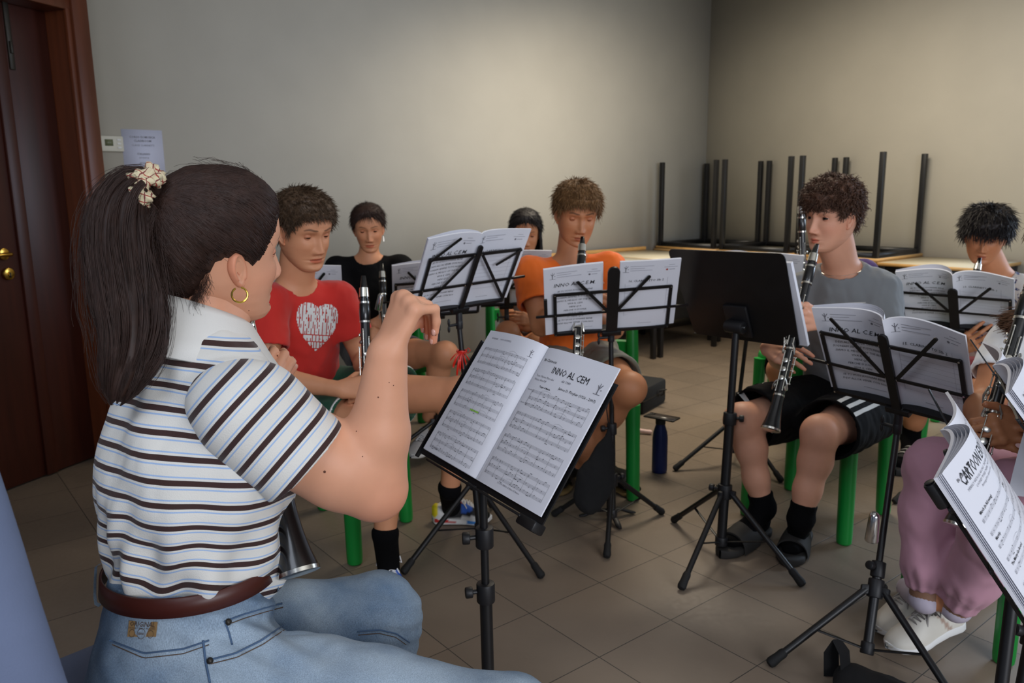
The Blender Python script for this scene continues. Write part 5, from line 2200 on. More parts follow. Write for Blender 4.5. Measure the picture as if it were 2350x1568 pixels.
# ------------------------------------------------------------------ bottle, phone, case, bag, toy
bb = FL(1513, 1083)
t = thing('water_bottle', 'navy blue metal water bottle standing on the tiles', 'bottle', tuple(bb))
mb = MB(); mb.lathe([(0, .030), (.003, .033), (.01, .0345), (.16, .0345), (.19, .031), (.212, .024), (.222, .021), (.228, .020)], bb, (0, 0, 1), 32); mb.build('body', M['bottle'], t)
mb = MB(); mb.lathe([(.226, .021), (.228, .0225), (.250, .0225), (.252, .020)], bb, (0, 0, 1), 28); mb.build('lid', M['blackp'], t)
ph = bb + A([.005, .0, .2565])
t = thing('smartphone', 'black smartphone lying on top of the navy water bottle', 'phone', tuple(ph))
a = math.radians(-38); px_, py_ = A([math.cos(a), math.sin(a), 0]), A([-math.sin(a), math.cos(a), 0])
mb = MB(); mb.box(ph, (.148, .072, .008), A([px_, py_, [0, 0, 1]]), bev=.003); mb.build('body', M['blackp'], t)
mb = MB(); mb.box(ph + A([0, 0, .0042]), (.140, .066, .0006), A([px_, py_, [0, 0, 1]])); mb.build('screen', mat('dark_grey_glass', '#4d4642', .25), t, smooth=False)
mb = MB(); mb.box(ph + px_ * -.055 + py_ * .014 + A([0, 0, .0046]), (.03, .03, .002), A([px_, py_, [0, 0, 1]]), bev=.0008); mb.build('camera_bump', M['glass_black'], t)

cs = FL(1470, 950) + A([0, .18, 0])
t = thing('instrument_case', 'black instrument case on the floor behind the knee of the player in orange', 'case', tuple(cs))
mb = MB(); RC = A([[.55, .83, 0], [-.83, .55, 0], [0, 0, 1]])
mb.box(cs + A([0, 0, .075]), (.34, .25, .15), RC, bev=.02); mb.build('body', M['case'], t)
mb = MB(); mb.tube([cs + A([.13, -.05, .10]), cs + A([.155, -.06, .11]), cs + A([.16, -.04, .08]), cs + A([.14, -.03, .07])], .007, 8); mb.build('handle', M['blackp'], t)
mb = MB(); mb.box(cs + A([0, 0, .077]), (.344, .254, .004), RC, bev=.0015); mb.build('zip', M['steel'], t)

ty = FL(1470, 995)
S_ = SDF(.004)
S_.cone(ty + A([-.03, .01, .045]), ty + A([-.02, .0, .02]), .014, .012, .006); S_.cone(ty + A([-.02, 0, .018]), ty + A([.04, -.02, .013]), .012, .011, .006); S_.ell(ty + A([.045, -.022, .014]), (.014, .012, .012), k=.005)
S_.ell(ty + A([-.025, .01, .065]), (.016, .012, .016), k=.005)
to = cloth('plush_toy', S_, M['palepink'], None, .001, 20, 1); tag(to, 'small pink plush keyring lying on the tiles by the green chair leg', 'toy')
mb = MB(); mb.ball(ty + A([-.032, .002, .048]), (.016, .014, .02), 8); mb.build('dress', M['pinktoy'], to)

bg = FL(1925, 1560)
S_ = SDF(.006)
S_.box(bg + A([.07, -.10, .018]), (.12, .075, .024), A([[.8, -.6, 0], [.6, .8, 0], [0, 0, 1]]), .02)
S_.cone(bg + A([.01, -.03, .03]), bg + A([.13, -.12, .03]), .024, .02, .03)
bo = cloth('camera_bag', S_, M['blackcloth'], None, .006, 7, 3); tag(bo, 'black cloth bag on the tiles at the bottom edge', 'bag')
mb = MB()
sp = [bg + A([-.02, .0, .01]), bg + A([-.02, .01, .07]), bg + A([-.01, .0, .11]), bg + A([.0, -.02, .09]), bg + A([.005, -.03, .03])]
mb.tube(sp, .02, 8, sy=.2, ref=(0, 1, 0)); mb.build('strap', M['blackcloth'], bo)
# ------------------------------------------------------------------ the players and their conductor
SK1 = skin_mat('fair', '#dba381')
SK2 = skin_mat('fair_pink', '#dba184')
SK3 = skin_mat('tan', '#bd7f58')
SK4 = skin_mat('light_tan', '#d0916b')
HB = lambda n, c: mat(n, c, .55, var=.25, vscale=60, spec=.35)
M['hair_dark'] = HB('dark_brown_hair', '#33211a')
M['hair_black'] = HB('black_hair', '#1c1616')
M['hair_brown'] = HB('brown_hair', '#5a3c26')
M['hair_sandy'] = HB('light_brown_hair', '#7d5b38')
M['hair_curly'] = HB('curly_brown_hair', '#54392a')
fabric = lambda n, c, **k: mat(n, c, k.pop('rough', .85), var=.05, bump=.25, bscale=500, bdist=.0006, sheen=.15, **k)
M['red_cloth'] = fabric('red_cotton', '#c4241a')
M['orange_cloth'] = fabric('orange_cotton', '#f2701c')
M['grey_cloth'] = fabric('grey_melange_cotton', '#7d8184')
M['black_cloth'] = mat('black_cotton', '#08080a', .9, bump=.2, bscale=400, spec=.2)
M['white_cloth'] = fabric('white_cotton', '#dcdcdc')
M['lgrey_cloth'] = fabric('light_grey_cotton', '#9a9698')
M['purple_cloth'] = fabric('purple_cotton', '#3a1f5c')
M['green_cloth'] = fabric('dark_green_cotton', '#0f4a32')
M['khaki_cloth'] = fabric('olive_grey_cotton', '#6f6d5e')
M['dgrey_cloth'] = fabric('dark_grey_cotton', '#3c3c42')
M['dred_cloth'] = fabric('deep_red_cotton', '#8c1420')
M['pink_cloth'] = fabric('pink_sweat_fabric', '#c795a6')
M['sock'] = mat('black_sock', '#060608', .95, spec=.15)
M['white_print'] = mat('white_print', '#dcdcd8', .7)


def off(J0, rt=0, f=0, up=0, yaw=0):
    a = math.radians(yaw)
    F = A([math.cos(a), math.sin(a), 0]); R = A([math.sin(a), -math.cos(a), 0])
    return A(J0) + R * rt + F * f + A([0, 0, up])


def sitter(pv, yaw, nb, sw=.175, hipw=.09):
    """shoulders and hips from pelvis, neck base and facing"""
    a = math.radians(yaw)
    R = A([math.sin(a), -math.cos(a), 0])
    pv, nb = A(pv, float), A(nb, float)
    up = nrm(nb - pv)
    d = {'pelvis': pv, 'neck': nb}
    d['sR'] = nb + R * sw - up * .055; d['sL'] = nb - R * sw - up * .055
    d['hR'] = pv + R * hipw; d['hL'] = pv - R * hipw
    return d


# ---- player in the red t-shirt
hc = J(697, 530, 2.56)
H = make_head(hc, -40, 14, -2, sc=1.06, nose=1.05, lid=-4, gaze=(0, -18), brow='#3a281c', lip=(.85, .50, .46))
nb = J(676, 655, 2.64)
Jr = sitter(J(690, 905, 2.80), -48, nb, .170)
Jr['sR'] = J(612, 700, 2.55); Jr['sL'] = J(775, 690, 2.72)
Jr['eR'] = J(612, 868, 2.50); Jr['wR'] = J(775, 893, 2.45)
Jr['eL'] = J(832, 822, 2.78); Jr['wL'] = J(858, 872, 2.58)
Jr['hR'] = J(690, 945, 2.68); Jr['kR'] = J(893, 985, 2.42); Jr['aR'] = J(884, 1225, 2.43)
Jr['hL'] = J(745, 905, 2.86); Jr['kL'] = J(1062, 905, 2.66); Jr['aL'] = J(1032, 1120, 2.78)
ptR = person('red', 'person in a red t-shirt with a white heart print, holding a clarinet upright', Jr, H, SK4,
    hands={'R': dict(F=J(850, 885, 2.44) - J(775, 893, 2.45), N=A([.2, -.8, .4]), curls=[(50, 60, 30)] * 4, thumb=((.6, .5, -.5), (.3, .6, -.7), (.1, .6, -.8))),
           'L': dict(F=J(838, 900, 2.46) - Jr['wL'] + A([0, 0, -.02]), N=A([.75, -.4, .3]), curls=[(40, 60, 30)] * 4, sc=.98)}, leg=1.0)
hair_mesh('hair', H, HB('ash_brown_hair', '#4f3c2b'), ptR, n=5200, length=.026, wid=.0009, seed=5, th=.014, top=1.15, side=.42, back=.6, lift=.45, flow='forward', amp=.004, jit=.9, fringe=.006)
ts = tee(ptR, Jr, M['red_cloth'], sleeve=.60, w=1.0, seed=2, hem=-.03, noise=.005, sleevew=1.08, fat=.98)
shorts(ptR, Jr, M['green_cloth'], frac=.62, w=1.0, seed=9, legr=.098, top=.06)
# shorts edge trims
mb = MB()
for sd in 'RL':
    h, k_ = Jr['h' + sd], Jr['k' + sd]; u = nrm(k_ - h); c = h + (k_ - h) * .62
    x, y, _ = frame_z(u)
    mb.tube([c - u * .008 + (x * math.cos(a) + y * math.sin(a)) * .0965 for a in np.linspace(0, 6.283, 40)], .005, 6, caps=False)
mb.build('white_trim', M['white_print'], ptR)
# heart print
pr = Print()
N_ = 64
for i in range(N_):
    for j in range(N_):
        x, y = (i + .5) / N_ * 2.4 - 1.2, (j + .5) / N_ * 2.4 - 1.15
        if (x * x + (y - .05 - .55 * abs(x) ** .8) ** 2 * 1.15) < .82:
            row = int((y + 2) / .26); fy = ((y + 2) / .26) % 1
            ph_ = (x * (5 + (row * 7) % 4) + row * .37) % 1
            gap = (ph_ < .20) or (fy < .10) or (.40 < ph_ < .60 and (row * 3 + int(x * (5 + (row * 7) % 4) + row * .37 + 20)) % 3 != 0 and .38 < fy < .58) or (.42 < ph_ < .56 and (row + int(x * 5 + 20)) % 3 == 0 and fy < .4)
            if not gap:
                a, b = i / N_ * .178 - .089, j / N_ * .208 - .104
                pr.rect(a, b, a + .178 / N_, b + .208 / N_)
rt_, f_, up_ = torso_axes(Jr['pelvis'], Jr['neck'], Jr['sL'], Jr['sR'])
to_cam = nrm(CAM - J(725, 755, 2.5))
hx = nrm(np.cross(nrm(J(700, 600, 2.5) - J(720, 850, 2.5)), to_cam))
hy = nrm(np.cross(to_cam, hx))
decal('heart_print', pr, ts, J(727, 757, 2.5), hx * math.cos(.14) - hy * math.sin(.14), hy * math.cos(.14) + hx * math.sin(.14), to_cam, M['white_print'], ts, off=.0022)
clarinet('clarinet held upright by the player in the red t-shirt', J(834, 632, 2.50), J(842, 860, 2.47), up=CAM - J(834, 632, 2.5))


# sneakers of the player in red
def puma(a, L):
    t, x, z = a[:, 0], a[:, 1], a[:, 2]
    c = np.tile(lin('#dcdad6'), (len(t), 1))

    def s(m, h):
        c[m] = lin(h)
    s((t < .12) & (z > .035), '#e8d21a')
    s((t > .84), '#1a1a1c')
    s((t > .40) & (t < .80) & (z > .040) & (z - .040 < (t - .38) * .4), '#17171a')
    s((t > .50) & (t < .68) & (z > .050) & (np.abs(x) < .036), '#2a62c8')
    s((t > .22) & (t < .50) & (z < .048) & (z > .030), '#1c1c1e')
    s((t > .62) & (t < .84) & (z > .045) & (np.abs(x) < .02), '#d8d8d8')
    return c


def pumasole(a):
    t, x, z = a[:, 0], a[:, 1], a[:, 2]
    c = np.tile(lin('#e6e4e0'), (len(t), 1))
    c[(t < .42) & (t > .05) & (z > .010) & (z < .028 - t * .02)] = lin('#b8241c')
    c[(t > .58) & (t < .80) & (z > .010)] = lin('#3a82c8')
    c[(z < .004)] = lin('#2a2a2c')
    return c


M['shoe_c'] = mat('shoe_collar', '#d8d8d8', .8)
M['red_tongue'] = mat('red_tongue', '#c0241c', .7)
sneaker('white sneaker with laces in a bow, pointing to the camera', FL(888, 1322), FL(905, 1390), puma, 'R', solefn=pumasole, lacemat=M['red_tongue'], parent=ptR)
sneaker('white sneaker with yellow heel and red sole block', FL(992, 1199), FL(1128, 1196), puma, 'L', solefn=pumasole, lacemat=M['red_tongue'], parent=ptR)
for sd, (hq, tq) in {'R': (FL(888, 1322), FL(905, 1390)), 'L': (FL(992, 1199), FL(1128, 1196))}.items():
    S_ = SDF(.005)
    hq = A(hq); f_ = nrm(A(tq) - hq)
    a0 = hq + f_ * .075 + A([0, 0, .055]); a1 = Jr['a' + sd]
    S_.cone(a0, a1, .036, .040, .01); S_.cone(a1, a1 + nrm(Jr['k' + sd] - a1) * .012, .040, .041, .01, cut1=0)
    cloth('sock', S_, M['sock'], ptR, .001)

# ---- player in the orange t-shirt
hc = J(1323, 492, 3.12)
H = make_head(hc, -80, 15, 3, sc=1.04, nose=1., lid=-14, gaze=(0, -25), brow='#3a2818', pucker=True, lipw=.018, lip=(.8, .5, .45))
nb = J(1308, 600, 3.16)
Jo = sitter(J(1325, 815, 3.28), -90, nb, .178)
Jo['sR'] = J(1218, 628, 3.12); Jo['sL'] = J(1398, 618, 3.14)
Jo['eR'] = J(1242, 748, 3.02); Jo['wR'] = J(1316, 695, 2.92)
Jo['eL'] = J(1408, 755, 3.06); Jo['wL'] = J(1352, 715, 2.92)
Jo['hR'] = J(1285, 845, 3.22); Jo['kR'] = J(1255, 915, 2.90); Jo['aR'] = J(1366, 1072, 3.12)
Jo['hL'] = J(1368, 840, 3.22); Jo['kL'] = J(1445, 892, 2.88); Jo['aL'] = J(1318, 1072, 3.16)
po = person('orange', 'person in an orange t-shirt with bowed head playing a clarinet', Jo, H, SK3,
    hands={'R': dict(F=A([.5, -.2, .1]), N=A([-.1, -.8, .5]), curls=[(50, 50, 30)] * 4), 'L': dict(F=A([-.5, -.2, .1]), N=A([.1, -.8, .5]), curls=[(50, 50, 30)] * 4)}, arm=1.08)
hair_mesh('hair', H, M['hair_sandy'], po, n=5200, length=.036, wid=.0010, seed=6, th=.015, top=1., side=.6, back=.7, lift=.22, flow='forward', amp=.004, fringe=.010, jit=.5)
tee(po, Jo, M['orange_cloth'], sleeve=.60, w=1.0, seed=5, hem=-.02, noise=.006, sleevew=1.12)
shorts(po, Jo, M['khaki_cloth'], frac=.66, seed=11, legr=.10, top=.07, noise=.006)
clarinet('clarinet played by the player in the orange t-shirt', J(1337, 541, 2.99), J(1324, 815, 2.80), up=CAM - J(1337, 541, 2.99))
# bare feet in sandals
M['sandal'] = mat('brown_sandal', '#3a2c22', .7)
for sd, hq, tq, nm in (('R', FL(1385, 1098), FL(1448, 1138), 'right'), ('L', FL(1312, 1092), FL(1288, 1125), 'left')):
    hq, tq = A(hq), A(tq)
    f_, r_, u_ = foot_axes(hq, tq)
    tq = hq + f_ * .25
    S_ = foot_sdf(Jo['a' + sd], hq + u_ * .018, tq + u_ * .018, Jo['k' + sd], r=.034, toes=True, side=sd, sockh=.03)
    cloth('foot', S_, SK3, po, .0)
    sd_ = thing('sandal', ('brown sandal with a tan rim' if sd == 'R' else 'brown sandal'), None, tuple(hq), parent=po)
    mb = MB()
    ts_ = np.linspace(-.04, 1.06, 22); hw_ = np.interp(ts_, [-.04, 0, .1, .4, .7, .9, 1., 1.06], [.004, .024, .036, .038, .048, .044, .03, .004])
    an = np.linspace(0, 2 * np.pi, 20, endpoint=False)
    mb.grid(np.array([[hq + f_ * t * .25 + r_ * math.copysign(abs(math.cos(a)) ** .6, math.cos(a)) * w_ + u_ * (.010 + .010 * math.sin(a)) for a in an] for t, w_ in zip(ts_, hw_)]), closev=True)
    mb.build('sole', mat('tan_sole', '#7a6238', .8), sd_)
    mb = MB()
    G = [[hq + f_ * t * .25 + r_ * math.cos(a) * (.047 - .006 * abs(t - .55) * 4) + u_ * (.016 + (.062 - .05 * (t - .45)) * max(0, math.sin(a)) ** .8) for a in np.linspace(0, math.pi, 16)] for t in (.42, .55, .68)]
    mb.grid(np.array(G)); mb.build('strap', M['sandal'], sd_, fix=False)

# ---- player in the grey t-shirt
hc = J(1908, 497, 2.74)
H = make_head(hc, 208, 4, 2, sc=1.04, sx=.97, nose=1.0, lid=16, gaze=(-6, 2), brow='#3a271c', pucker=True, lipw=.017, lip=(.9, .5, .46), cheek=.3)
nb = J(1932, 615, 2.82)
Jg = sitter(J(1945, 905, 3.02), 218, nb, .175)
Jg['sR'] = J(1848, 672, 2.92); Jg['sL'] = J(2015, 668, 2.80)
Jg['eR'] = J(1752, 822, 2.92); Jg['wR'] = J(1762, 800, 2.74)
Jg['eR'] = J(1800, 830, 3.02)
Jg['eL'] = J(2030, 838, 2.74); Jg['wL'] = J(1898, 740, 2.60)
Jg['hR'] = J(1875, 925, 2.98); Jg['kR'] = J(1702, 965, 2.76); Jg['aR'] = J(1752, 1165, 2.80)
Jg['hL'] = J(1990, 945, 2.90); Jg['kL'] = J(1882, 995, 2.62); Jg['aL'] = J(1838, 1190, 2.66)
pg = person('grey', 'person in a grey t-shirt and black shorts playing a clarinet, curly brown hair', Jg, H, SK2,
    hands={'L': dict(F=J(1835, 728, 2.56) - Jg['wL'], N=A([-.15, -.9, .25]), curls=[(28, 22, 12), (24, 20, 10), (22, 20, 10), (20, 18, 10)], spread=1.35, sc=1.0, thumb=((.2, .8, -.6), (.1, .9, -.5), (0, 1., -.4))),
           'R': dict(F=J(1842, 822, 2.58) - Jg['wR'], N=A([-.3, -.8, .5]), curls=[(25, 25, 15)] * 4, spread=1.2, thumb=((.2, .8, -.6), (.1, .9, -.5), (0, 1., -.4)))}, vox=.0045)
hair_mesh('hair', H, M['hair_curly'], pg, n=5200, length=.044, wid=.0013, seed=7, th=.016, top=1.3, side=.35, back=.55, lift=.4, curl=.9, flow='forward', amp=.008, freq=34, fringe=.030, jit=.9)
tg = tee(pg, Jg, M['grey_cloth'], sleeve=.80, w=1.05, seed=8, hem=-.06, noise=.007, sleevew=1.22, neckr=.070)
# swoosh-like stroke on the chest
pr = Print()
up_pts = [(-.075, -.004), (-.045, .008), (0, .014), (.05, .019), (.10, .023)]
lo_pts = [(.10, .0215), (.05, .010), (.01, .000), (-.02, -.008), (-.05, -.013), (-.072, -.012)]
poly = up_pts + lo_pts
from mathutils.geometry import tessellate_polygon
k_ = 14
xs = np.linspace(-.075, .10, k_ * 2)
ux = np.interp(xs, [q[0] for q in up_pts], [q[1] for q in up_pts]); lx = np.interp(xs, [q[0] for q in lo_pts][::-1], [q[1] for q in lo_pts][::-1])
Vv = [[a, b] for a, b in zip(xs, ux)] + [[a, b] for a, b in zip(xs, lx)]
n_ = len(xs)
pr.add(Vv, [[i, i + 1, n_ + i + 1] for i in range(n_ - 1)] + [[i, n_ + i + 1, n_ + i] for i in range(n_ - 1)])
tc_ = nrm(CAM - J(1925, 700, 2.7)); hx = nrm(np.cross([0, 0, 1.], tc_)); hy = np.cross(tc_, hx)
decal('chest_stroke', pr, tg, J(1915, 706, 2.70), hx, hy, tc_, M['white_print'], tg, off=.0025)
sg_ = shorts(pg, Jg, M['black_cloth'], frac=.86, w=1.03, seed=13, legr=.105, top=.06, noise=.007)
# side stripes of the shorts
for sd, sgn in (('R', 1), ('L', -1)):
    h, k2 = Jg['h' + sd], Jg['k' + sd]
    u = nrm(k2 - h)
    rt_, f_, up_ = torso_axes(Jg['pelvis'], Jg['neck'], Jg['sL'], Jg['sR'])
    outw = nrm(rt_ * sgn - (rt_ * sgn @ u) * u)
    vert = nrm(np.cross(u, outw)); vert = vert if vert[2] > 0 else -vert
    dn = nrm(outw * .8 + vert * .75)
    yy = nrm(np.cross(dn, u)); yy = yy if yy @ vert > 0 else -yy
    pr = Print()
    Lh = np.linalg.norm(k2 - h) * .85
    for o_ in (-.016, .016, .048):
        pr.rect(.02, o_ - .007, Lh, o_ + .007, nx=26)
    decal('white_stripes', pr, sg_, h, u, yy, dn, M['white_print'], sg_, off=.0025)
clarinet('clarinet played by the player in the grey t-shirt', J(1874, 558, 2.635), J(1776, 955, 2.50), up=CAM - J(1880, 560, 2.6) + A([-1., 0, 0]))
M['slide_rub'] = mat('dark_grey_foam', '#2c2a28', .75)
for sd, hq, tq, lab in (('R', FL(1752, 1228), FL(1690, 1262), 'charcoal foam slide'), ('L', FL(1842, 1232), FL(1812, 1292), 'charcoal foam slide')):
    hq, tq = A(hq), A(tq); f_, r_, u_ = foot_axes(hq, tq)
    tq = hq + f_ * .27
    slide(lab, hq - f_ * .02, tq, M['slide_rub'], parent=pg)
    S_ = foot_sdf(Jg['a' + sd], hq + u_ * .022, hq + f_ * .245 + u_ * .02, Jg['k' + sd], r=.040, sockh=.055)
    cloth('sock', S_, M['sock'], pg, .0015, 20)
mb = MB()
an = np.linspace(-2.4, 2.4, 40)
mb.tube([nb + A([0, 0, .02]) + rt_ * .070 * math.sin(a) + f_ * (.055 * math.cos(a) + .028) - up_ * (.004 + .040 * (.5 + .5 * math.cos(a))) for a in an], .0007, 5)
mb.build('necklace', M['silver'], pg, label='thin silver necklace')

# ---- player in the white splashed t-shirt
def splash():
    t = NT('paint_splashed_white_cotton')
    t.b.inputs['Roughness'].default_value = .85
    tc = t.n('ShaderNodeTexCoord')
    nz = t.n('ShaderNodeTexNoise', i_Scale=16., i_Detail=6., i_Distortion=2.2)
    t.l(tc, 'Object', nz, 'Vector')
    st = t.n('ShaderNodeMath', operation='GREATER_THAN', i_1=.61); t.l(nz, 0, st, 0)
    n2 = t.n('ShaderNodeTexNoise', i_Scale=30., i_Detail=5., i_Distortion=3.)
    t.l(tc, 'Object', n2, 'Vector')
    s2 = t.n('ShaderNodeMath', operation='GREATER_THAN', i_1=.68); t.l(n2, 0, s2, 0)
    a = t.mix((st, 0), lin('#cfcdc8'), lin('#26386a'))
    b = t.mix((s2, 0), a, lin('#b86a50'))
    t.col(b)
    return t.m


hc = J(2262, 541, 3.55)
H = make_head(hc, 236, 15, 4, sc=1.04, nose=1., lid=-10, gaze=(0, -20), brow='#1a120e', pucker=True, lipw=.017, lip=(.75, .45, .4))
nb = J(2290, 632, 3.63)
Jw = sitter(J(2285, 850, 3.81), 238, nb, .175)
Jw['sR'] = J(2205, 665, 3.71); Jw['sL'] = J(2358, 668, 3.55)
Jw['eR'] = J(2150, 752, 3.55); Jw['wR'] = J(2196, 800, 3.35)
Jw['eL'] = J(2372, 790, 3.43); Jw['wL'] = J(2285, 735, 3.33)
Jw['hR'] = J(2230, 870, 3.75); Jw['kR'] = J(2120, 890, 3.53); Jw['aR'] = J(2088, 1000, 3.67)
Jw['hL'] = J(2310, 880, 3.63); Jw['kL'] = J(2228, 905, 3.35); Jw['aL'] = J(2260, 1070, 3.38)
pw = person('white', 'person with a dark fringe and blue-splashed white shirt playing a clarinet', Jw, H, SK3,
    hands={'R': dict(F=J(2232, 780, 3.27) - Jw['wR'], N=A([-.2, -.9, .3]), curls=[(20, 25, 12)] * 4, spread=1.2, thumb=((.2, .8, -.6), (.1, .9, -.5), (0, 1., -.4))),
           'L': dict(F=J(2222, 727, 3.27) - Jw['wL'], N=A([.1, -.9, .4]), curls=[(20, 25, 12)] * 4, spread=1.2, thumb=((.2, .8, -.6), (.1, .9, -.5), (0, 1., -.4)))})
hair_mesh('hair', H, M['hair_black'], pw, n=4600, length=.060, wid=.0014, seed=8, th=.020, top=1., side=.9, back=.9, lift=.15, curl=.15, flow='forward', amp=.006, fringe=.028, jit=.5)
tee(pw, Jw, splash(), sleeve=.62, seed=15, hem=-.02, noise=.006, sleevew=1.1)
shorts(pw, Jw, M['dred_cloth'], frac=.85, seed=17, legr=.10, top=.06)
clarinet('clarinet played by the player in the paint-splashed t-shirt', J(2249, 590, 3.45), J(2186, 880, 3.25), up=CAM - J(2249, 590, 3.43))
hq, tq = FL(2108, 1058), FL(2050, 1095)
hq, tq = A(hq), A(tq); f_, r_, u_ = foot_axes(hq, tq); tq = hq + f_ * .27
M['black_rub'] = mat('black_foam', '#141416', .7)
slide('black slide with three white stripes', hq, tq, M['black_rub'], M['white_print'], parent=pw)
S_ = foot_sdf(Jw['aR'], hq + f_ * .02 + u_ * .022, hq + f_ * .25 + u_ * .02, Jw['kR'], r=.040, sockh=.10)
cloth('sock', S_, M['sock'], pw, .0015, 20)

# ---- girl in the black t-shirt
hc = J(846, 524, 3.90)
H = make_head(hc, -80, 12, -2, sc=.98, sx=.96, jaw=.94, nose=.9, lid=2, gaze=(0, -15), fem=True, brow='#241812', lip=(.85, .5, .46), cheek=.25)
nb = J(846, 590, 3.94)
Jb = sitter(J(855, 800, 4.02), -84, nb, .160)
Jb['eR'] = J(800, 760, 3.86); Jb['wR'] = J(856, 745, 3.64)
Jb['eL'] = J(925, 745, 3.86); Jb['wL'] = J(892, 775, 3.62)
Jb['hR'] = J(830, 815, 3.92); Jb['kR'] = J(860, 835, 3.55); Jb['aR'] = J(870, 1000, 3.60)
Jb['hL'] = J(890, 812, 3.92); Jb['kL'] = J(1022, 812, 3.62); Jb['aL'] = J(985, 955, 3.78)
pbk = person('black', 'person in a black shirt with dark hair tied back, looking down', Jb, H, SK4, fat=.86, arm=.9, leg=.92,
    hands={'R': dict(F=A([.35, -.1, .1]), N=A([0, -.8, .4]), curls=[(40, 40, 20)] * 4, sc=.9), 'L': dict(F=A([-.3, -.1, .1]), N=A([.1, -.8, .4]), curls=[(40, 40, 20)] * 4, sc=.9)})
HLf = ([0, 20, 40, 55, 68, 80, 92, 104, 118, 140, 160, 180], [.074, .070, .060, .042, .016, .006, .026, .014, -.010, -.045, -.058, -.064])
hair_mesh('hair', H, M['hair_dark'], pbk, n=2200, length=.05, wid=.0009, seed=9, th=.010, top=1.3, side=.9, back=1.3, lift=.05, crown=(0, .05, .10), amp=.001, jit=.2, line=HLf)
tee(pbk, Jb, M['black_cloth'], sleeve=.72, seed=19, fat=.86, sleevew=1.0, armr=.9, neckr=.070)
shorts(pbk, Jb, M['dgrey_cloth'], frac=.45, seed=21, legr=.085, top=.06)
mb = MB(); rt_, f_, up_ = H['ax']
e0 = H['T'](A([-.074, -.002, -.045])); mb.tube([e0, e0 - A([0, 0, .012]), e0 - A([0, 0, .026])], [.0015, .003, .0045], 8); mb.build('earring', M['silver'], pbk)
clarinet('clarinet resting upright before the girl in the black t-shirt', J(876, 604, 3.66), J(884, 790, 3.60), up=CAM - J(876, 604, 3.66))


def plainshoe(h):
    def fn(a, L):
        return np.tile(lin(h), (len(a), 1))
    return fn


def greyshoe(a, L):
    t, x, z = a[:, 0], a[:, 1], a[:, 2]
    c = np.tile(lin('#b9b9bc'), (len(t), 1))
    c[(t > .35) & (t < .7) & ((t * 40).astype(int) % 2 == 0)] = lin('#5c5c60')
    return c


sneaker('grey and white sneaker', FL(985, 1050) + A([0, .10, .035]), FL(985, 1050) + A([-.06, -.15, .035]), greyshoe, 'L', bow=False, parent=pbk)

# ---- long haired girl hidden by the music
hc = J(1206, 534, 4.15)
H = make_head(hc, -88, 14, 0, sc=.98, sx=.96, jaw=.94, nose=.85, lid=2, gaze=(0, -15), fem=True, brow='#1a120e', lip=(.8, .5, .46))
nb = J(1203, 612, 4.20)
Jl = sitter(J(1200, 790, 4.30), -92, nb, .160)
Jl['eR'] = J(1168, 725, 4.12); Jl['wR'] = J(1205, 750, 3.95)
Jl['eL'] = J(1265, 745, 4.15); Jl['wL'] = J(1232, 740, 3.95)
Jl['hR'] = J(1170, 800, 4.22); Jl['kR'] = J(1165, 765, 3.88); Jl['aR'] = J(1170, 930, 3.95)
Jl['hL'] = J(1225, 800, 4.22); Jl['kL'] = J(1235, 790, 3.88); Jl['aL'] = J(1230, 930, 3.95)
plh = person('hidden', 'person with long straight black hair, face half hidden by a raised booklet', Jl, H, SK3, fat=.86, arm=.9, leg=.95,
    hands={'R': dict(F=A([.35, -.1, .1]), N=A([0, -.8, .4]), sc=.9), 'L': dict(F=A([-.3, -.1, .1]), N=A([.1, -.8, .4]), sc=.9)})
ho = hair_mesh('hair', H, M['hair_black'], plh, n=1500, length=.05, wid=.0010, seed=10, th=.012, top=1.3, side=1.1, back=1.3, lift=.05, crown=(0, .05, .10), amp=.001, jit=.2, line=HLf)
r2 = np.random.default_rng(4)
n_ = 1500
al = r2.uniform(math.radians(62), math.radians(298), n_)
x0 = .082 * np.sin(al); y0 = .092 * np.cos(al)
P_ = np.zeros((n_, 8, 3))
for k in range(8):
    z_ = .05 - .045 * k
    sp = 1 + .05 * min(k, 3)
    P_[:, k] = np.stack([x0 * sp + r2.normal(size=n_) * .002, y0 * sp * (.95 if k < 3 else .85), np.full(n_, z_)], 1)
V_, Q_ = strands(H['T'](P_), np.full((n_, 8), .0022) * np.array([1, 1, 1, 1, 1, 1, .8, .3]))
mk('long_hair', V_, [Q_], M['hair_black'], plh)
tee(plh, Jl, M['lgrey_cloth'], sleeve=.5, seed=23, fat=.88, neckr=.070)
shorts(plh, Jl, M['dgrey_cloth'], frac=.55, seed=25, legr=.088, top=.06)

# ---- player in purple, hidden behind the grey shirt
hc = J(1902, 512, 3.72)
H = make_head(hc, 232, 12, 0, sc=1.0, lid=0, brow='#1a120e', gaze=(0, -10))
nb = J(1902, 596, 3.78)
Jp = sitter(J(1900, 800, 3.95), 236, nb, .165)
Jp['sR'] = J(1826, 640, 3.82); Jp['sL'] = J(1982, 626, 3.72)
Jp['eR'] = J(1800, 745, 3.72); Jp['wR'] = J(1838, 700, 3.52)
Jp['eL'] = J(1970, 745, 3.66); Jp['wL'] = J(1870, 680, 3.50)
Jp['hR'] = J(1860, 820, 3.88); Jp['kR'] = J(1792, 850, 3.58); Jp['aR'] = J(1800, 990, 3.62)
Jp['hL'] = J(1930, 820, 3.80); Jp['kL'] = J(1862, 850, 3.50); Jp['aL'] = J(1870, 1000, 3.56)
pp = person('purple', 'person in a purple t-shirt, hidden behind the player in grey', Jp, H, SK4,
    hands={'R': dict(F=A([.3, -.2, .1]), N=A([0, -.8, .4])), 'L': dict(F=A([-.3, -.2, .1]), N=A([.1, -.8, .4]))})
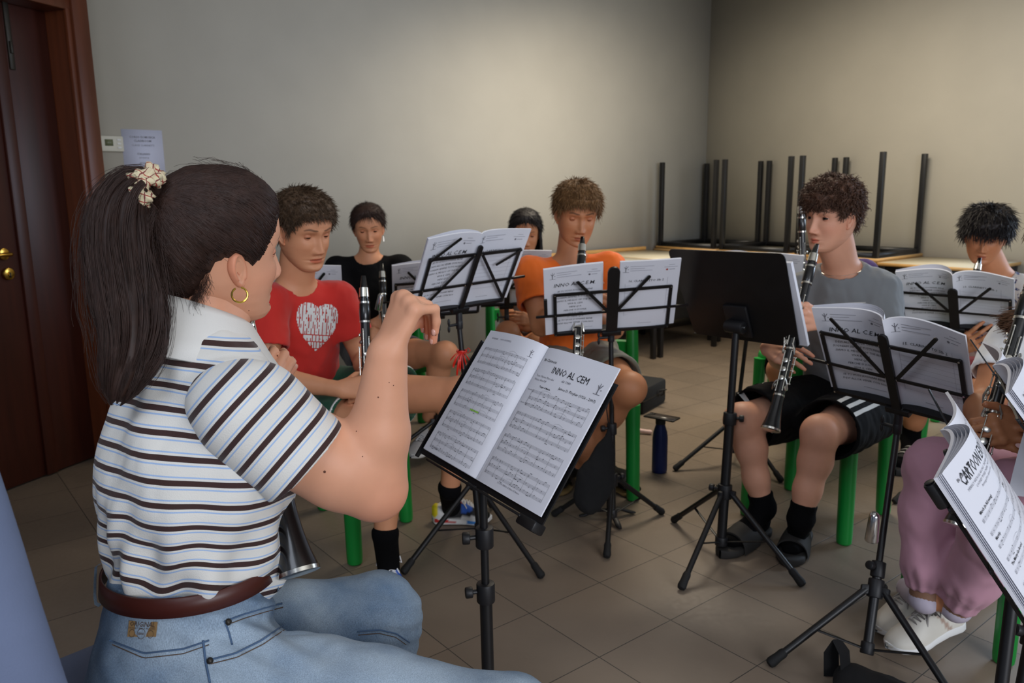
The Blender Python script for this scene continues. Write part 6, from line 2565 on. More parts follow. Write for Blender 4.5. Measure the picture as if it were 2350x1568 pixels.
hair_mesh('hair', H, M['hair_dark'], pp, n=800, length=.03, wid=.0014, seed=12, th=.012)
tee(pp, Jp, M['purple_cloth'], sleeve=.6, seed=27)
shorts(pp, Jp, M['black_cloth'], frac=.9, seed=29)
clarinet('clarinet held upright beside the head of the player in grey', J(1838, 452, 3.40), J(1843, 640, 3.44), up=CAM - J(1838, 470, 3.4))

# ---- girl in the white t-shirt and pink sweatpants (right edge)
hc = J(2470, 560, 1.98)
H = make_head(hc, 188, 22, 0, sc=1., sx=.96, jaw=.94, nose=.9, lid=2, gaze=(0, -15), fem=True, brow='#3a2414')
nb = J(2455, 705, 2.02)
Jk = sitter(J(2440, 1090, 2.16), 186, nb, .160, .085)
Jk['sR'] = J(2400, 790, 2.16); Jk['sL'] = J(2460, 800, 1.88)
Jk['sR'] = J(2330, 790, 2.06); Jk['sL'] = J(2520, 790, 1.9)
Jk['eR'] = J(2262, 928, 2.00); Jk['wR'] = J(2262, 968, 1.82)
Jk['wR'] = J(2250, 985, 1.88)
Jk['eL'] = J(2450, 990, 1.86); Jk['wL'] = J(2362, 985, 1.80)
Jk['hR'] = J(2400, 1125, 2.20); Jk['kR'] = J(2146, 1075, 2.05); Jk['aR'] = J(2122, 1375, 2.06)
Jk['hL'] = J(2430, 1130, 2.0); Jk['kL'] = J(2330, 1130, 1.80); Jk['aL'] = J(2195, 1395, 2.02)
pk = person('pink', 'person in pink sweatpants and white top with fingers on a clarinet', Jk, H, SK3, fat=.9, arm=1.1, leg=.95, vox=.0045,
    hands={'R': dict(F=J(2306, 985, 1.80) - Jk['wR'], N=A([-.5, -.7, .5]), curls=[(30, 45, 20), (32, 45, 20), (34, 45, 20), (36, 45, 20)], spread=1.25, sc=.95, thumb=((.3, .8, -.7), (.2, .9, -.6), (.1, 1., -.4))),
           'L': dict(F=J(2318, 985, 1.79) - Jk['wL'], N=A([.1, -.8, .6]), curls=[(50, 70, 30)] * 4, sc=.95, thumb=((.5, .6, .3), (.3, .9, .1), (.1, 1., 0)))})
hair_mesh('hair', H, M['hair_brown'], pk, n=1200, length=.05, wid=.0010, seed=14, th=.012, top=1.3, side=1., back=1.3, lift=.05, crown=(0, .05, .10), amp=.001, jit=.2, line=HLf)
n_ = 1400
al = r2.uniform(math.radians(55), math.radians(305), n_)
hr_, hf_, hu_ = H['ax']
P_ = np.zeros((n_, 10, 3))
x0 = .080 * np.sin(al); y0 = .090 * np.cos(al)
end = J(2312, 742, 2.00)
rt0 = H['T'](np.stack([x0, y0, np.full(n_, .02)], 1))
wv = r2.normal(size=(n_, 3)) * .011
for k in range(10):
    s = k / 9
    base_ = rt0 * (1 - s) + (end + wv) * s
    base_ = base_ + A([.03 * math.sin(3.14 * s), -.02 * math.sin(3.14 * s), -.05 * math.sin(3.14 * s)]) + r2.normal(size=(n_, 3)) * .0015
    P_[:, k] = base_
V_, Q_ = strands(P_, np.full((n_, 10), .0016) * np.linspace(1.1, .4, 10))
mk('long_hair', V_, [Q_], M['hair_brown'], pk)
tee(pk, Jk, M['white_cloth'], sleeve=.58, seed=31, fat=.92, noise=.006, sleevew=1.05)
S_ = SDF(.006)
rt_, f_, up_ = torso_axes(Jk['pelvis'], Jk['neck'], Jk['sL'], Jk['sR'])
S_.ell(Jk['pelvis'], (.18, .14, .13), A([rt_, f_, up_]), .03)
for sd in 'RL':
    h, k_, a_ = Jk['h' + sd], Jk['k' + sd], Jk['a' + sd]
    u = nrm(a_ - k_)
    e_ = k_ + (a_ - k_) * (.84 if sd == 'R' else .88)
    S_.cone(h, k_, .100, .074, .03)
    S_.cone(k_, k_ + (a_ - k_) * .35, .074, .070, .03)
    S_.cone(k_ + (a_ - k_) * .35, k_ + (a_ - k_) * .75, .070, .062, .03)
    S_.cone(k_ + (a_ - k_) * .75, e_, .062, .045, .02)
    S_.cone(e_ - u * .01, e_ + u * .03, .045, .046, .006, cut1=0)
def pf(V):
    out = np.zeros(len(V))
    for sd in 'RL':
        k_, a_ = Jk['k' + sd], Jk['a' + sd]
        u = nrm(a_ - k_); L_ = np.linalg.norm(a_ - k_)
        t = ((V - k_) @ u) / L_
        w_ = np.exp(-((t - .86) / .10) ** 2)
        x, y, _ = frame_z(u)
        an_ = np.arctan2((V - k_) @ y, (V - k_) @ x)
        out += w_ * .003 * np.sin(an_ * 11) * (np.linalg.norm(V - (k_ + u * (t * L_)[:, None]), axis=1) < .12)
    return out
cloth('sweatpants', S_, M['pink_cloth'], pk, .007, 6., 33, folds=pf)
clarinet('clarinet under the fingers of the player in pink sweatpants', J(2384, 600, 1.86), J(2262, 1000, 1.80), up=CAM - J(2300, 900, 1.85) + A([0, 0, .6]))
M['sock_l'] = mat('pale_lilac_sock', '#c5bccb', .85); M['hose'] = mat('tan_hosiery', '#8f6a52', .6)


def whiteshoe(a, L):
    t, x, z = a[:, 0], a[:, 1], a[:, 2]
    c = np.tile(lin('#ded9cd'), (len(t), 1))
    c[(np.abs((t - .33) - (z - .05) * 2.2) < .024) & (np.abs(x) > .018)] = lin('#b39a8a')
    return c


heel = J(2192, 1448, 2.02); toe = J(2026, 1512, 1.94)
heel = A([1.245, 2.00, .075]); toe = A([1.015, 1.93, .010])
sneaker('white leather sneaker with beige stripes', heel - A([0, 0, .02]), toe, whiteshoe, 'L', lace='#a29d98', lacemat=M['white'], parent=pk)
sneaker('white leather sneaker', A([1.23, 2.11, .03]), A([1.015, 2.03, .01]), whiteshoe, 'R', lace='#a29d98', lacemat=M['white'], parent=pk)
S_ = SDF(.004)
for sd, hq in (('R', A([1.15, 2.12, .10])), ('L', A([1.185, 2.00, .135]))):
    S_.cone(hq, Jk['a' + sd], .031, .0385, .01)
cloth('sock', S_, M['sock_l'], pk, .001)
mb = MB()
for sd in 'RL':
    k_, a_ = Jk['k' + sd], Jk['a' + sd]
    mb.cyl(k_ + (a_ - k_) * .80, k_ + (a_ - k_) * 1.0, .0375, 24)
mb.build('leggings', M['hose'], pk)
# white sheet lying on her lap
O_, U_, V2_ = J(2312, 1135, 1.66), J(2352, 985, 1.70) - J(2312, 1135, 1.66), J(2450, 1150, 1.60) - J(2312, 1135, 1.66)
mb = MB(); g_ = np.array([[O_ + U_ * a + V2_ * b + A([0, 0, .01 * math.sin(3 * a)]) for b in np.linspace(0, 1, 8)] for a in np.linspace(0, 1, 8)])
mb.grid(np.concatenate([g_, (g_ - [0, 0, .0012])[:, ::-1]], 1), closev=True)
tag(mb.build('paper_sheet', M['paper']), 'white paper sheet on the lap of the player in pink sweatpants', 'paper')
# ------------------------------------------------------------------ conductor
SKC = skin_mat('conductor', '#db9f7e')
TH = 48.
fC, rC = A([math.cos(math.radians(TH)), math.sin(math.radians(TH)), 0]), A([math.sin(math.radians(TH)), -math.cos(math.radians(TH)), 0])
hc = J(508, 574, 1.205)
HC = make_head(hc, 43, -1, -12, sc=1.0, sx=.97, jaw=.92, nose=.92, lid=-2, gaze=(0, -18), fem=True, brow='#2a1a12', lip=(.85, .45, .46), cheek=.25)
nbC = J(462, 790, 1.20)
pvC = J(428, 1610, 1.20)
Jc = dict(neck=nbC, pelvis=pvC)
Jc['sR'] = J(572, 962, 1.10); Jc['sL'] = nbC - rC * .155 - A([0, 0, .055])
Jc['eR'] = J(855, 1110, 1.17); Jc['wR'] = J(888, 822, 1.12)
Jc['eL'] = J(470, 1090, 1.46); Jc['wL'] = J(560, 935, 1.34)
Jc['hR'] = J(560, 1605, 1.13); Jc['kR'] = J(1165, 1695, 1.06); Jc['aR'] = J(1230, 2250, 1.10)
Jc['hL'] = J(440, 1505, 1.33); Jc['kL'] = J(868, 1412, 1.46); Jc['aL'] = J(860, 1900, 1.50)
FH = nrm(J(942, 682, 1.12) - Jc['wR'])
TH_ = nrm(A([-.62, .78, .0]))


def extraC(S):
    # fuller upper arm and elbow point
    s, e, w = Jc['sR'], Jc['eR'], Jc['wR']
    S.cone(s + (e - s) * .2, s + (e - s) * .75, .060, .056, .03)
    S.cone(s + (e - s) * .75, e, .056, .046, .03)
    S.ell(e + nrm(e - w) * .012 + nrm(e - s) * .012, (.034, .034, .034), k=.03)
    S.cone(e + (w - e) * .12, e + (w - e) * .42, .048, .043, .006)
    S.cone(e + (w - e) * .42, w, .043, .0235, .02)


per = person('conductor', 'person with a ponytail in a striped polo shirt, right hand raised', Jc, HC, SKC, fat=.92, vox=.0035, leg=.9, kf=.006, extra=extraC,
    hands={'R': dict(F=FH, N=np.cross(FH, TH_), curls=[(80, 65, 15), (88, 62, 12), (92, 56, 10), (68, 78, 12)], sc=.92, spread=.95, k=.0035, thumb=((.25, .6, -.75), (.0, .75, -.65), (-.1, .8, -.6))),
           'L': dict(F=J(606, 870, 1.33) - Jc['wL'], N=A([.5, -.75, .3]), curls=[(45, 60, 30)] * 4, sc=.85, k=.0035, thumb=((.4, .8, -.5), (.2, .9, -.5), (.1, .9, -.4)))},
    tones=[(Jc['eR'] + A([.02, 0, -.05]), .05, (1, .86, .84))])
# moles
mb = MB()
M['mole'] = mat('mole', '#5a3020', .6)
bvp = bvh_of(per)
for u, v, r_ in ((868, 912, .0011), (745, 1083, .0019), (832, 1048, .0009), (818, 990, .0009), (903, 885, .0008), (893, 878, .0007), (618, 700, .0008), (571, 713, .0008), (590, 738, .0009)):
    d = nrm(J(u, v, 1.) - CAM)
    h_ = bvp.ray_cast(Vector(CAM), Vector(d))
    if h_[0]:
        mb.ball(A(h_[0]), (r_,) * 3, 5)
mb.build('moles', M['mole'], per, fix=False)


# hair pulled back
def hair_conductor():
    Tm = HC['T']
    r = np.random.default_rng(11)
    HLc = ([0, 18, 36, 52, 66, 78, 90, 102, 114, 128, 146, 164, 180], [.070, .067, .060, .042, .014, -.010, .008, .010, -.006, -.032, -.060, -.072, -.076])
    G, Pn, nn, th_ = hair_cap(HC, th=.0075, line=HLc, amp=.0008, freq=20, seed=2, top=1.5, side=1., back=1.5, smoothing=.016)
    mb = MB(); mb.grid(Tm(G), closev=True)
    nf = G.shape[1]; tp = (G.shape[0] - 1) * nf
    mb.add([Tm(A([0, -.004, .131]))]); c = mb.nv - 1
    mb.T.append(A([[c, tp + i, tp + (i + 1) % nf] for i in range(nf)])); mb.mt += [0] * nf
    anchor = A([0, -.093, .082])
    cen = A([0, -.012, .012])

    def surf(P, ex):
        d = P - cen
        ry = np.where(d[..., 1] > 0, .099, .097)
        rz = np.where(d[..., 2] > 0, .113, .098)
        q = np.sqrt((d[..., 0] / .083) ** 2 + (d[..., 1] / ry) ** 2 + (d[..., 2] / rz) ** 2)
        return cen + d / q[..., None] * (1 + ex)[..., None]
    n = 7000
    iz = r.integers(1, 26, n); ip = r.integers(0, nf, n)
    root = Pn[iz, ip]
    S = 12
    P = np.zeros((n, S, 3))
    anc = anchor + r.normal(size=(n, 3)) * A([.012, .004, .012])
    for k in range(S):
        t = k / (S - 1)
        q = root * (1 - t) + anc * t
        ex = (.055 + .07 * t * (1 - t) * 2 + r.normal(size=n) * .006 + .05 * t)
        sf = surf(q, ex)
        w = min(1, t * 5)
        P[:, k] = root * (1 - w) * (k == 0) + sf * (1 if k else 0) if k == 0 or t > .2 else root * (1 - w) + sf * w
    I_, J_ = np.meshgrid(np.arange(G.shape[0] - 1), np.arange(nf), indexing='ij')
    bvc = BVHTree.FromPolygons([Vector(q) for q in G.reshape(-1, 3)], np.stack([(I_ * nf + J_), ((I_ + 1) * nf + J_), ((I_ + 1) * nf + (J_ + 1) % nf), (I_ * nf + (J_ + 1) % nf)], -1).reshape(-1, 4).tolist())
    lift = r.uniform(.0004, .0022, n)
    for i in range(n):
        for k in range(1, S):
            h_ = bvc.find_nearest(Vector(P[i, k]))
            q_ = A(h_[0]); d_ = q_ - cen
            P[i, k] = q_ + d_ / np.linalg.norm(d_) * lift[i]
    P[:, 0] = root
    V, Q = strands(Tm(P), np.full((n, S), .00075) * np.array([.5] + [1.] * (S - 1)))
    mb.add(V, Q)
    # flyaways
    n2 = 180
    ip = r.integers(0, nf, n2); iz = r.integers(0, 60, n2)
    root = Pn[iz, ip]; N0 = nn[iz, ip]
    P = np.zeros((n2, 7, 3))
    tg = anchor - root; tg /= np.linalg.norm(tg, axis=1, keepdims=True)
    L = r.uniform(.02, .07, n2)[:, None]
    for k in range(7):
        t = k / 6
        P[:, k] = surf(root + tg * L * t, np.full(n2, .10)) + N0 * (.012 * t * r.uniform(.1, .6, n2)[:, None]) + r.normal(size=(n2, 3)) * .0008
    V, Q = strands(Tm(P), np.full((n2, 7), .00022))
    mb.add(V, Q)
    # short wisps at the nape
    n3 = 420
    P = np.zeros((n3, 8, 3))
    a0 = r.uniform(math.radians(116), math.radians(178), n3)
    z0 = np.interp(np.degrees(a0), HLc[0], HLc[1]) - r.uniform(-.004, .008, n3)
    x_, y_, z_ = head_base(a0, z0, HC['jaw'])
    root = np.stack([x_, y_, z_], 1)
    dr = np.stack([x_ * 2.2, y_ * 1.2, np.full(n3, -.06)], 1); dr /= np.linalg.norm(dr, axis=1, keepdims=True)
    L = r.uniform(.012, .045, n3)[:, None]
    ph = r.uniform(0, 6.28, n3)
    for k in range(8):
        t = k / 7
        P[:, k] = root + dr * L * t + np.stack([np.cos(ph + 4 * t), np.sin(ph + 4 * t), -t * np.ones(n3)], 1) * .006 * t
    V, Q = strands(Tm(P), np.full((n3, 8), .00016))
    mb.add(V, Q)
    ho = mb.build('hair', M['hair_dark'], per, fix=False)
    # ponytail: locks around a guide curve
    aw = Tm(anchor)
    guide = np.array([aw, J(330, 424, 1.105), J(288, 462, 1.095), J(272, 560, 1.085), J(292, 670, 1.08), J(300, 750, 1.075), J(296, 815, 1.07), J(272, 885, 1.06), J(260, 930, 1.06)])
    gl = np.linspace(0, 1, len(guide))
    S = 26
    t = np.linspace(0, 1, S)
    gx = np.stack([np.interp(t, gl, guide[:, i]) for i in range(3)], 1)
    for _ in range(3):
        gx[1:-1] = (gx[:-2] + 2 * gx[1:-1] + gx[2:]) / 4
    tg = np.gradient(gx, axis=0); tg /= np.linalg.norm(tg, axis=1, keepdims=True)
    X = np.zeros_like(gx); x = nrm(np.cross(tg[0], [0, 1, 0]))
    for i in range(S):
        x = nrm(x - (x @ tg[i]) * tg[i]); X[i] = x
    Y = np.cross(tg, X)
    rad = np.interp(t, [0, .05, .14, .3, .55, .78, .92, 1], [.012, .0145, .034, .045, .046, .034, .018, .004])
    mb = MB()
    # inner volume
    an = np.linspace(0, 2 * np.pi, 20, endpoint=False)
    mb.grid(np.array([gx[i] + rad[i] * .86 * (np.cos(an)[:, None] * X[i] + np.sin(an)[:, None] * Y[i]) * (1 + .06 * np.sin(an * 5 + i * .5))[:, None] for i in range(S - 1)]), closev=True)
    n = 5200
    u = np.sqrt(r.uniform(.25, 1, n)); a = r.uniform(0, 2 * np.pi, n)
    lock = (a / (2 * np.pi) * 26).astype(int)
    lp = r.uniform(0, 6.28, 27)[lock]; lf = r.uniform(6, 11, 27)[lock]; la = r.uniform(.003, .009, 27)[lock]
    end = r.uniform(.72, 1.0, 27)[lock] * r.uniform(.9, 1.06, n)
    P = np.zeros((n, S, 3))
    for i in range(S):
        tt = np.clip(t[i] * end, 0, 1)
        g = np.stack([np.interp(tt, t, gx[:, j]) for j in range(3)], 1)
        Xi = np.stack([np.interp(tt, t, X[:, j]) for j in range(3)], 1); Yi = np.stack([np.interp(tt, t, Y[:, j]) for j in range(3)], 1)
        ri = np.interp(tt, t, rad)
        wv = la * np.sin(lp + lf * t[i]) * min(1, t[i] * 4)
        aa = a + .10 * np.sin(lp * 2 + 5 * t[i])
        rr = ri * u + wv
        P[:, i] = g + (np.cos(aa) * rr)[:, None] * Xi + (np.sin(aa) * rr)[:, None] * Yi + (wv * .6)[:, None] * A([1, .2, 0])
    V, Q = strands(P, np.full((n, S), .0007) * np.interp(t, [0, .8, 1], [1, 1, .25]))
    mb.add(V, Q)
    n4 = 160
    P = np.zeros((n4, S, 3)); a = r.uniform(0, 6.28, n4); sc_ = r.uniform(1.05, 1.5, n4); e_ = r.uniform(.4, 1.05, n4); p0 = r.uniform(0, 6.28, n4)
    for i in range(S):
        tt = np.clip(t[i] * e_, 0, 1)
        g = np.stack([np.interp(tt, t, gx[:, j]) for j in range(3)], 1)
        Xi = np.stack([np.interp(tt, t, X[:, j]) for j in range(3)], 1); Yi = np.stack([np.interp(tt, t, Y[:, j]) for j in range(3)], 1)
        ri = np.interp(tt, t, rad) * (1 + (sc_ - 1) * t[i] * 1.3) + .004 * np.sin(p0 + 9 * t[i])
        P[:, i] = g + (np.cos(a) * ri)[:, None] * Xi + (np.sin(a) * ri)[:, None] * Yi
    V, Q = strands(P, np.full((n4, S), .00025))
    mb.add(V, Q)
    mb.build('ponytail', M['hair_dark'], per, fix=False)
    # scrunchie: ruffled torus round the root of the tail
    d0 = nrm(-_rt * .93 + _up * .30 - _fw * .12)
    x, y, _ = frame_z(d0, (0, 1, 0))
    c0 = aw + d0 * .012 - _fw * .006
    na, nb_ = 90, 22
    G = np.zeros((na, nb_, 3))
    for i in range(na):
        a = 2 * np.pi * i / na
        rad0 = .0285 + .003 * math.sin(7 * a) + .002 * math.sin(13 * a + 1)
        e = x * math.cos(a) + y * math.sin(a)
        for j in range(nb_):
            b = 2 * np.pi * j / nb_
            rr = .0125 + .0028 * math.sin(3 * b + 9 * a) + .0018 * math.sin(5 * b - 17 * a)
            G[i, j] = c0 + e * (rad0 + rr * math.cos(b)) + d0 * (rr * 1.25 * math.sin(b) + .004 * math.sin(5 * a))
    t_ = NT('cream_checked_cloth')
    t_.b.inputs['Roughness'].default_value = .85
    tc = t_.n('ShaderNodeTexCoord')
    col = lin('#d6c8a4')
    src = None
    at = t_.n('ShaderNodeAttribute', attribute_name='uvw')
    for ax_i, (sc2, cc) in enumerate(((26., '#a04438'), (9., '#7a3a3a'))):
        sp = t_.n('ShaderNodeSeparateXYZ'); t_.l(at, 1, sp, 0)
        m1 = t_.n('ShaderNodeMath', operation='MULTIPLY', i_1=sc2); t_.l(sp, ax_i, m1, 0)
        m2 = t_.n('ShaderNodeMath', operation='FRACT'); t_.l(m1, 0, m2, 0)
        m3 = t_.n('ShaderNodeMath', operation='LESS_THAN', i_1=.14); t_.l(m2, 0, m3, 0)
        src = t_.mix((m3, 0), col if src is None else src, lin(cc))
    t_.col(src)
    mbs = MB(); mbs.grid(G, closeu=True, closev=True)
    uv = np.stack(np.meshgrid(np.arange(na) / na, np.arange(nb_) / nb_, indexing='ij') + [np.zeros((na, nb_))], -1).reshape(-1, 3)
    mk('scrunchie', np.concatenate(mbs.V), mbs.Q, t_.m, per, attrs={'uvw': uv})


hair_conductor()
# hoop earring
M['gold'] = mat('gold', '#d8b04a', .18, 1., var=.02)
el = HC['T'](A([.074, -.012, -.055]))
rr_, ff_, uu_ = HC['ax']
ec = J(550, 677, 1.10)
vx = nrm(_rt * .95 + _fw * .25); vz = nrm(_up)
mb = MB(); mb.tube([ec + vx * .0105 * math.cos(a) + vz * .0105 * math.sin(a) for a in np.linspace(math.radians(120), math.radians(440), 40)], .0014, 10)
mb.build('hoop_earring', M['gold'], per, label='gold hoop earring')


# striped polo
def stripes(name):
    t = NT(name)
    t.b.inputs['Roughness'].default_value = .85
    t.b.inputs['Sheen Weight'].default_value = .1
    at = t.n('ShaderNodeAttribute', attribute_name='band')
    dv = t.n('ShaderNodeMath', operation='FRACT'); t.l(at, 2, dv, 0)
    rp = t.n('ShaderNodeValToRGB')
    rp.color_ramp.interpolation = 'CONSTANT'
    wh, br, bl = (*lin('#dedbd3'), 1), (*lin('#38201c'), 1), (*lin('#9fb9dd'), 1)
    el = rp.color_ramp.elements
    el[0].position = 0; el[0].color = br
    el[1].position = .245; el[1].color = wh
    for p_, c_ in ((.34, bl), (.41, wh), (.83, bl), (.90, wh)):
        e = el.new(p_); e.color = c_
    t.l(dv, 0, rp, 0)
    t.col((rp, 0))
    tc = t.n('ShaderNodeTexCoord')
    vo = t.n('ShaderNodeTexVoronoi', i_Scale=520.); t.l(tc, 'Object', vo, 'Vector')
    t.bump((vo, 0), .35, .0006)
    return t.m


M['stripes'] = stripes('striped_pique')
upC = nrm(nbC - pvC)
PER = .0312
S = SDF(.004)
rtC, ftC, up2C = torso_axes(pvC, nbC, Jc['sL'], Jc['sL'] + rC * .3)
waist = J(440, 1285, 1.195)
chestC = nbC - upC * .17
S.cone(nbC - upC * .08, chestC, .128, .155, .03, sc=(fC, .74))
S.cone(chestC, waist + upC * .10, .155, .148, .03, sc=(fC, .78))
S.cone(waist + upC * .10, waist, .148, .128, .03, sc=(fC, .84))
S.ell(chestC + fC * .06 - upC * .03, (.12, .08, .10), A([rC, fC, upC]), .04)
for s_, k_ in ((Jc['sR'] + A([0, 0, .02]), .064), (Jc['sL'], .058)):
    S.cone(nbC - upC * .022, s_, .052, k_, .03)
S.cone(Jc['sL'], Jc['sL'] + (Jc['eL'] - Jc['sL']) * .5, .06, .064, .02)
S.cone(nbC + upC * .02, nbC + upC * .2, .058, .075, 0, sub=True)
S.ell(waist + fC * .035 + rC * .030 + upC * .01, (.100, .080, .085), A([rC, fC, upC]), .04)
S.half(waist - upC * .052, -(upC) - .15 * fC)


def pfold(V):
    """gathers above the waist and drag lines from the arm"""
    t = (V - waist) @ upC
    a = np.arctan2((V - waist) @ fC, (V - waist) @ rC)
    w = np.exp(-(t / .085) ** 2)
    o = w * (.007 * np.sin(a * 7 + t * 26 + .6) + .005 * np.sin(a * 13 - t * 34 + 2.))
    o += .004 * np.exp(-((t - .20) / .09) ** 2) * np.sin(a * 5 + t * 20)
    d = (V - J(600, 1090, 1.08))
    o -= .010 * np.exp(-(d ** 2).sum(1) / (2 * .035 ** 2))
    return o


def band_t(V):
    d = (V - waist)
    a = np.arctan2(d @ fC, d @ rC)
    t = d @ upC
    s = t + (d @ rC) * .05 + .006 * np.exp(-(t / .09) ** 2) * np.sin(a * 7 + 1.) - .010 * np.exp(-((t - .02) / .05) ** 2)
    return {'band': s / PER + 40.35}


polo = cloth('polo_shirt', S, M['stripes'], per, .004, 7., 3, attrs=band_t, folds=pfold)
# right sleeve
S = SDF(.0035)
sR, eR = Jc['sR'], Jc['eR']
cuffc = J(703, 1060, 1.125)
sa = nrm(cuffc - sR)
ua = nrm(eR - sR)
seam = J(535, 925, 1.11)
S.cone(seam, sR - A([0, 0, -.012]), .066, .070, .02)
S.cone(sR - A([0, 0, -.012]), cuffc, .070, .075, .02, cut1=0)
S.cone(cuffc - sa * .03, cuffc + sa * .04, .0655, .0665, 0, sub=True)
cn = nrm(J(780, 990, 1.10) - J(628, 1140, 1.10))


def band_s(V):
    d = (V - cuffc)
    s = d @ sa
    perp = d - s[:, None] * sa
    v = perp @ nrm(cn - (cn @ sa) * sa)
    return {'band': (s - .055 * 0 - .9 * v * v) / PER + 60.32}


def sfold(V):
    d = (V - cuffc); s = d @ sa
    a = np.arctan2(d @ A([0, 0, 1.]), d @ nrm(np.cross(sa, [0, 0, 1.])))
    return .0035 * np.sin(a * 4 + s * 30) * np.clip(-s / .06, 0, 1)


cloth('sleeve', S, M['stripes'], per, .002, 8., 5, attrs=band_s, folds=sfold)

# collar
M['collar'] = mat('white_rib_knit', '#d9d6cf', .85, bump=.4, bscale=600, bdist=.0006)
na = 60
G = []
nup = nrm(upC * .9 + fC * .25)
for i in range(na):
    a = math.radians(-150 + 300 * i / (na - 1)) + math.pi    # centred on the back of the neck
    e = fC * math.cos(a) + rC * math.sin(a)
    fr_ = abs(i / (na - 1) * 2 - 1)
    c = nbC + upC * (.048 - .055 * (1 + math.cos(a)) * .5)
    fall = .060 + .024 * fr_ ** 2
    prof = [(.054, .0), (.055, .022), (.058, .034), (.063, .036), (.074, .028), (.094 + .012 * fr_, .026 - fall * .6), (.114 + .016 * fr_, .026 - fall), (.111 + .016 * fr_, .023 - fall), (.091 + .012 * fr_, .022 - fall * .6), (.072, .023), (.063, .030)]
    G.append([c + e * r0 + upC * z0 for r0, z0 in prof])
mb = MB(); mb.grid(np.array(G), closev=True)
mb.build('collar', M['collar'], per, fix=False)


# jeans
def denim():
    t = NT('washed_blue_denim')
    t.b.inputs['Roughness'].default_value = .85
    tc = t.n('ShaderNodeTexCoord')
    n1 = t.n('ShaderNodeTexNoise', i_Scale=7., i_Detail=5.); t.l(tc, 'Object', n1, 'Vector')
    r1 = t.n('ShaderNodeMapRange', i_1=.35, i_2=.65); t.l(n1, 0, r1, 0)
    a = t.mix((r1, 0), lin('#627b96'), lin('#9aabba'))
    mp = t.n('ShaderNodeMapping'); mp.inputs['Scale'].default_value = (900, 900, 260); mp.inputs['Rotation'].default_value = (.5, .3, .6)
    t.l(tc, 'Object', mp, 0)
    n2 = t.n('ShaderNodeTexNoise', i_Scale=1., i_Detail=2.); t.l(mp, 0, n2, 'Vector')
    r2 = t.n('ShaderNodeMapRange', i_1=.3, i_2=.7, i_3=.72, i_4=1.22); t.l(n2, 0, r2, 0)
    cb = t.n('ShaderNodeCombineColor')
    for k in range(3):
        t.l(r2, 0, cb, k)
    t.col(t.mix(1., a, (cb, 0), 'MULTIPLY'))
    t.bump((n2, 0), .3, .0005)
    return t.m


M['denim'] = denim()
M['denim_dark'] = mat('dark_denim_seam', '#48607e', .85)
M['stitch'] = mat('brown_stitching', '#5a4636', .8)
S = SDF(.0045)
S.ell(pvC, (.160, .135, .13), A([rC, fC, upC]), .03)
S.cone(waist - upC * .03, pvC, .132, .158, .03, sc=(fC, .84))
S.half(waist - upC * .020, upC)
for sd in 'RL':
    h, k_, a_ = Jc['h' + sd], Jc['k' + sd], Jc['a' + sd]
    S.cone(h, h + (k_ - h) * .5, .104 if sd == 'R' else .098, .092 if sd == 'R' else .088, .03)
    S.cone(h + (k_ - h) * .5, k_, .092 if sd == 'R' else .088, .074, .03)
    S.cone(k_, a_, .074, .062, .03)


def jfold(V):
    d = V - J(640, 1440, 1.15)
    w = np.exp(-(d ** 2).sum(1) / (2 * .07 ** 2))
    o = w * .007 * np.sin((V @ nrm(fC * .6 + A([0, 0, .8]))) * 190)
    d = V - Jc['kL']
    o += np.exp(-(d ** 2).sum(1) / (2 * .06 ** 2)) * .003 * np.sin((V @ nrm(A([.3, .2, 1]))) * 220)
    return o


jn = cloth('jeans', S, M['denim'], per, .004, 7., 9, folds=jfold)
bvj = bvh_of(jn)


def onj(u, v, off_=.001):
    d = nrm(J(u, v, 1.) - CAM)
    h_ = bvj.ray_cast(Vector(CAM), Vector(d))
    return None if h_[0] is None else A(h_[0]) - d * off_


def seamline(pts, r, m, name, n=24, sub=None, dashed=False):
    P = [A(p, float) for p in pts]
    t = np.linspace(0, len(P) - 1, n)
    pp = [onj(*(P[int(min(i, len(P) - 2))] * (1 - (i - int(min(i, len(P) - 2)))) + P[int(min(i, len(P) - 2)) + 1] * (i - int(min(i, len(P) - 2)))), off_=r * .6) for i in t]
    pp = [p for p in pp if p is not None]
    mb = MB()
    if len(pp) > 3:
        mb.tube(pp, r, 6, sy=.7)
        return mb.build(name, m, jn, fix=False)


for pts in ([(252, 1470), (330, 1500), (420, 1490), (480, 1470)], [(520, 1425), (560, 1410), (610, 1395), (648, 1385)], [(480, 1515), (540, 1500), (600, 1470), (650, 1435)], [(466, 1470), (472, 1520), (482, 1568)], [(820, 1450), (870, 1446), (910, 1455), (940, 1475)], [(515, 1425), (525, 1450), (533, 1480)]):
    seamline(pts, .0016, M['denim_dark'], 'seam')
for pts in ([(258, 1480), (330, 1511), (420, 1501), (480, 1480)], [(522, 1434), (562, 1419), (612, 1404), (650, 1394)], [(484, 1524), (544, 1509), (604, 1479), (652, 1446)], [(822, 1458), (870, 1454), (908, 1463), (932, 1480)]):
    seamline(pts, .0009, M['stitch'], 'stitching')
mb = MB()
for u, v in ((524, 1428), (482, 1517)):
    p = onj(u, v, .001)
    if p is not None:
        mb.ball(p, (.0048, .0048, .0048), 7)
mb.build('rivets', M['steel'], jn, fix=False)
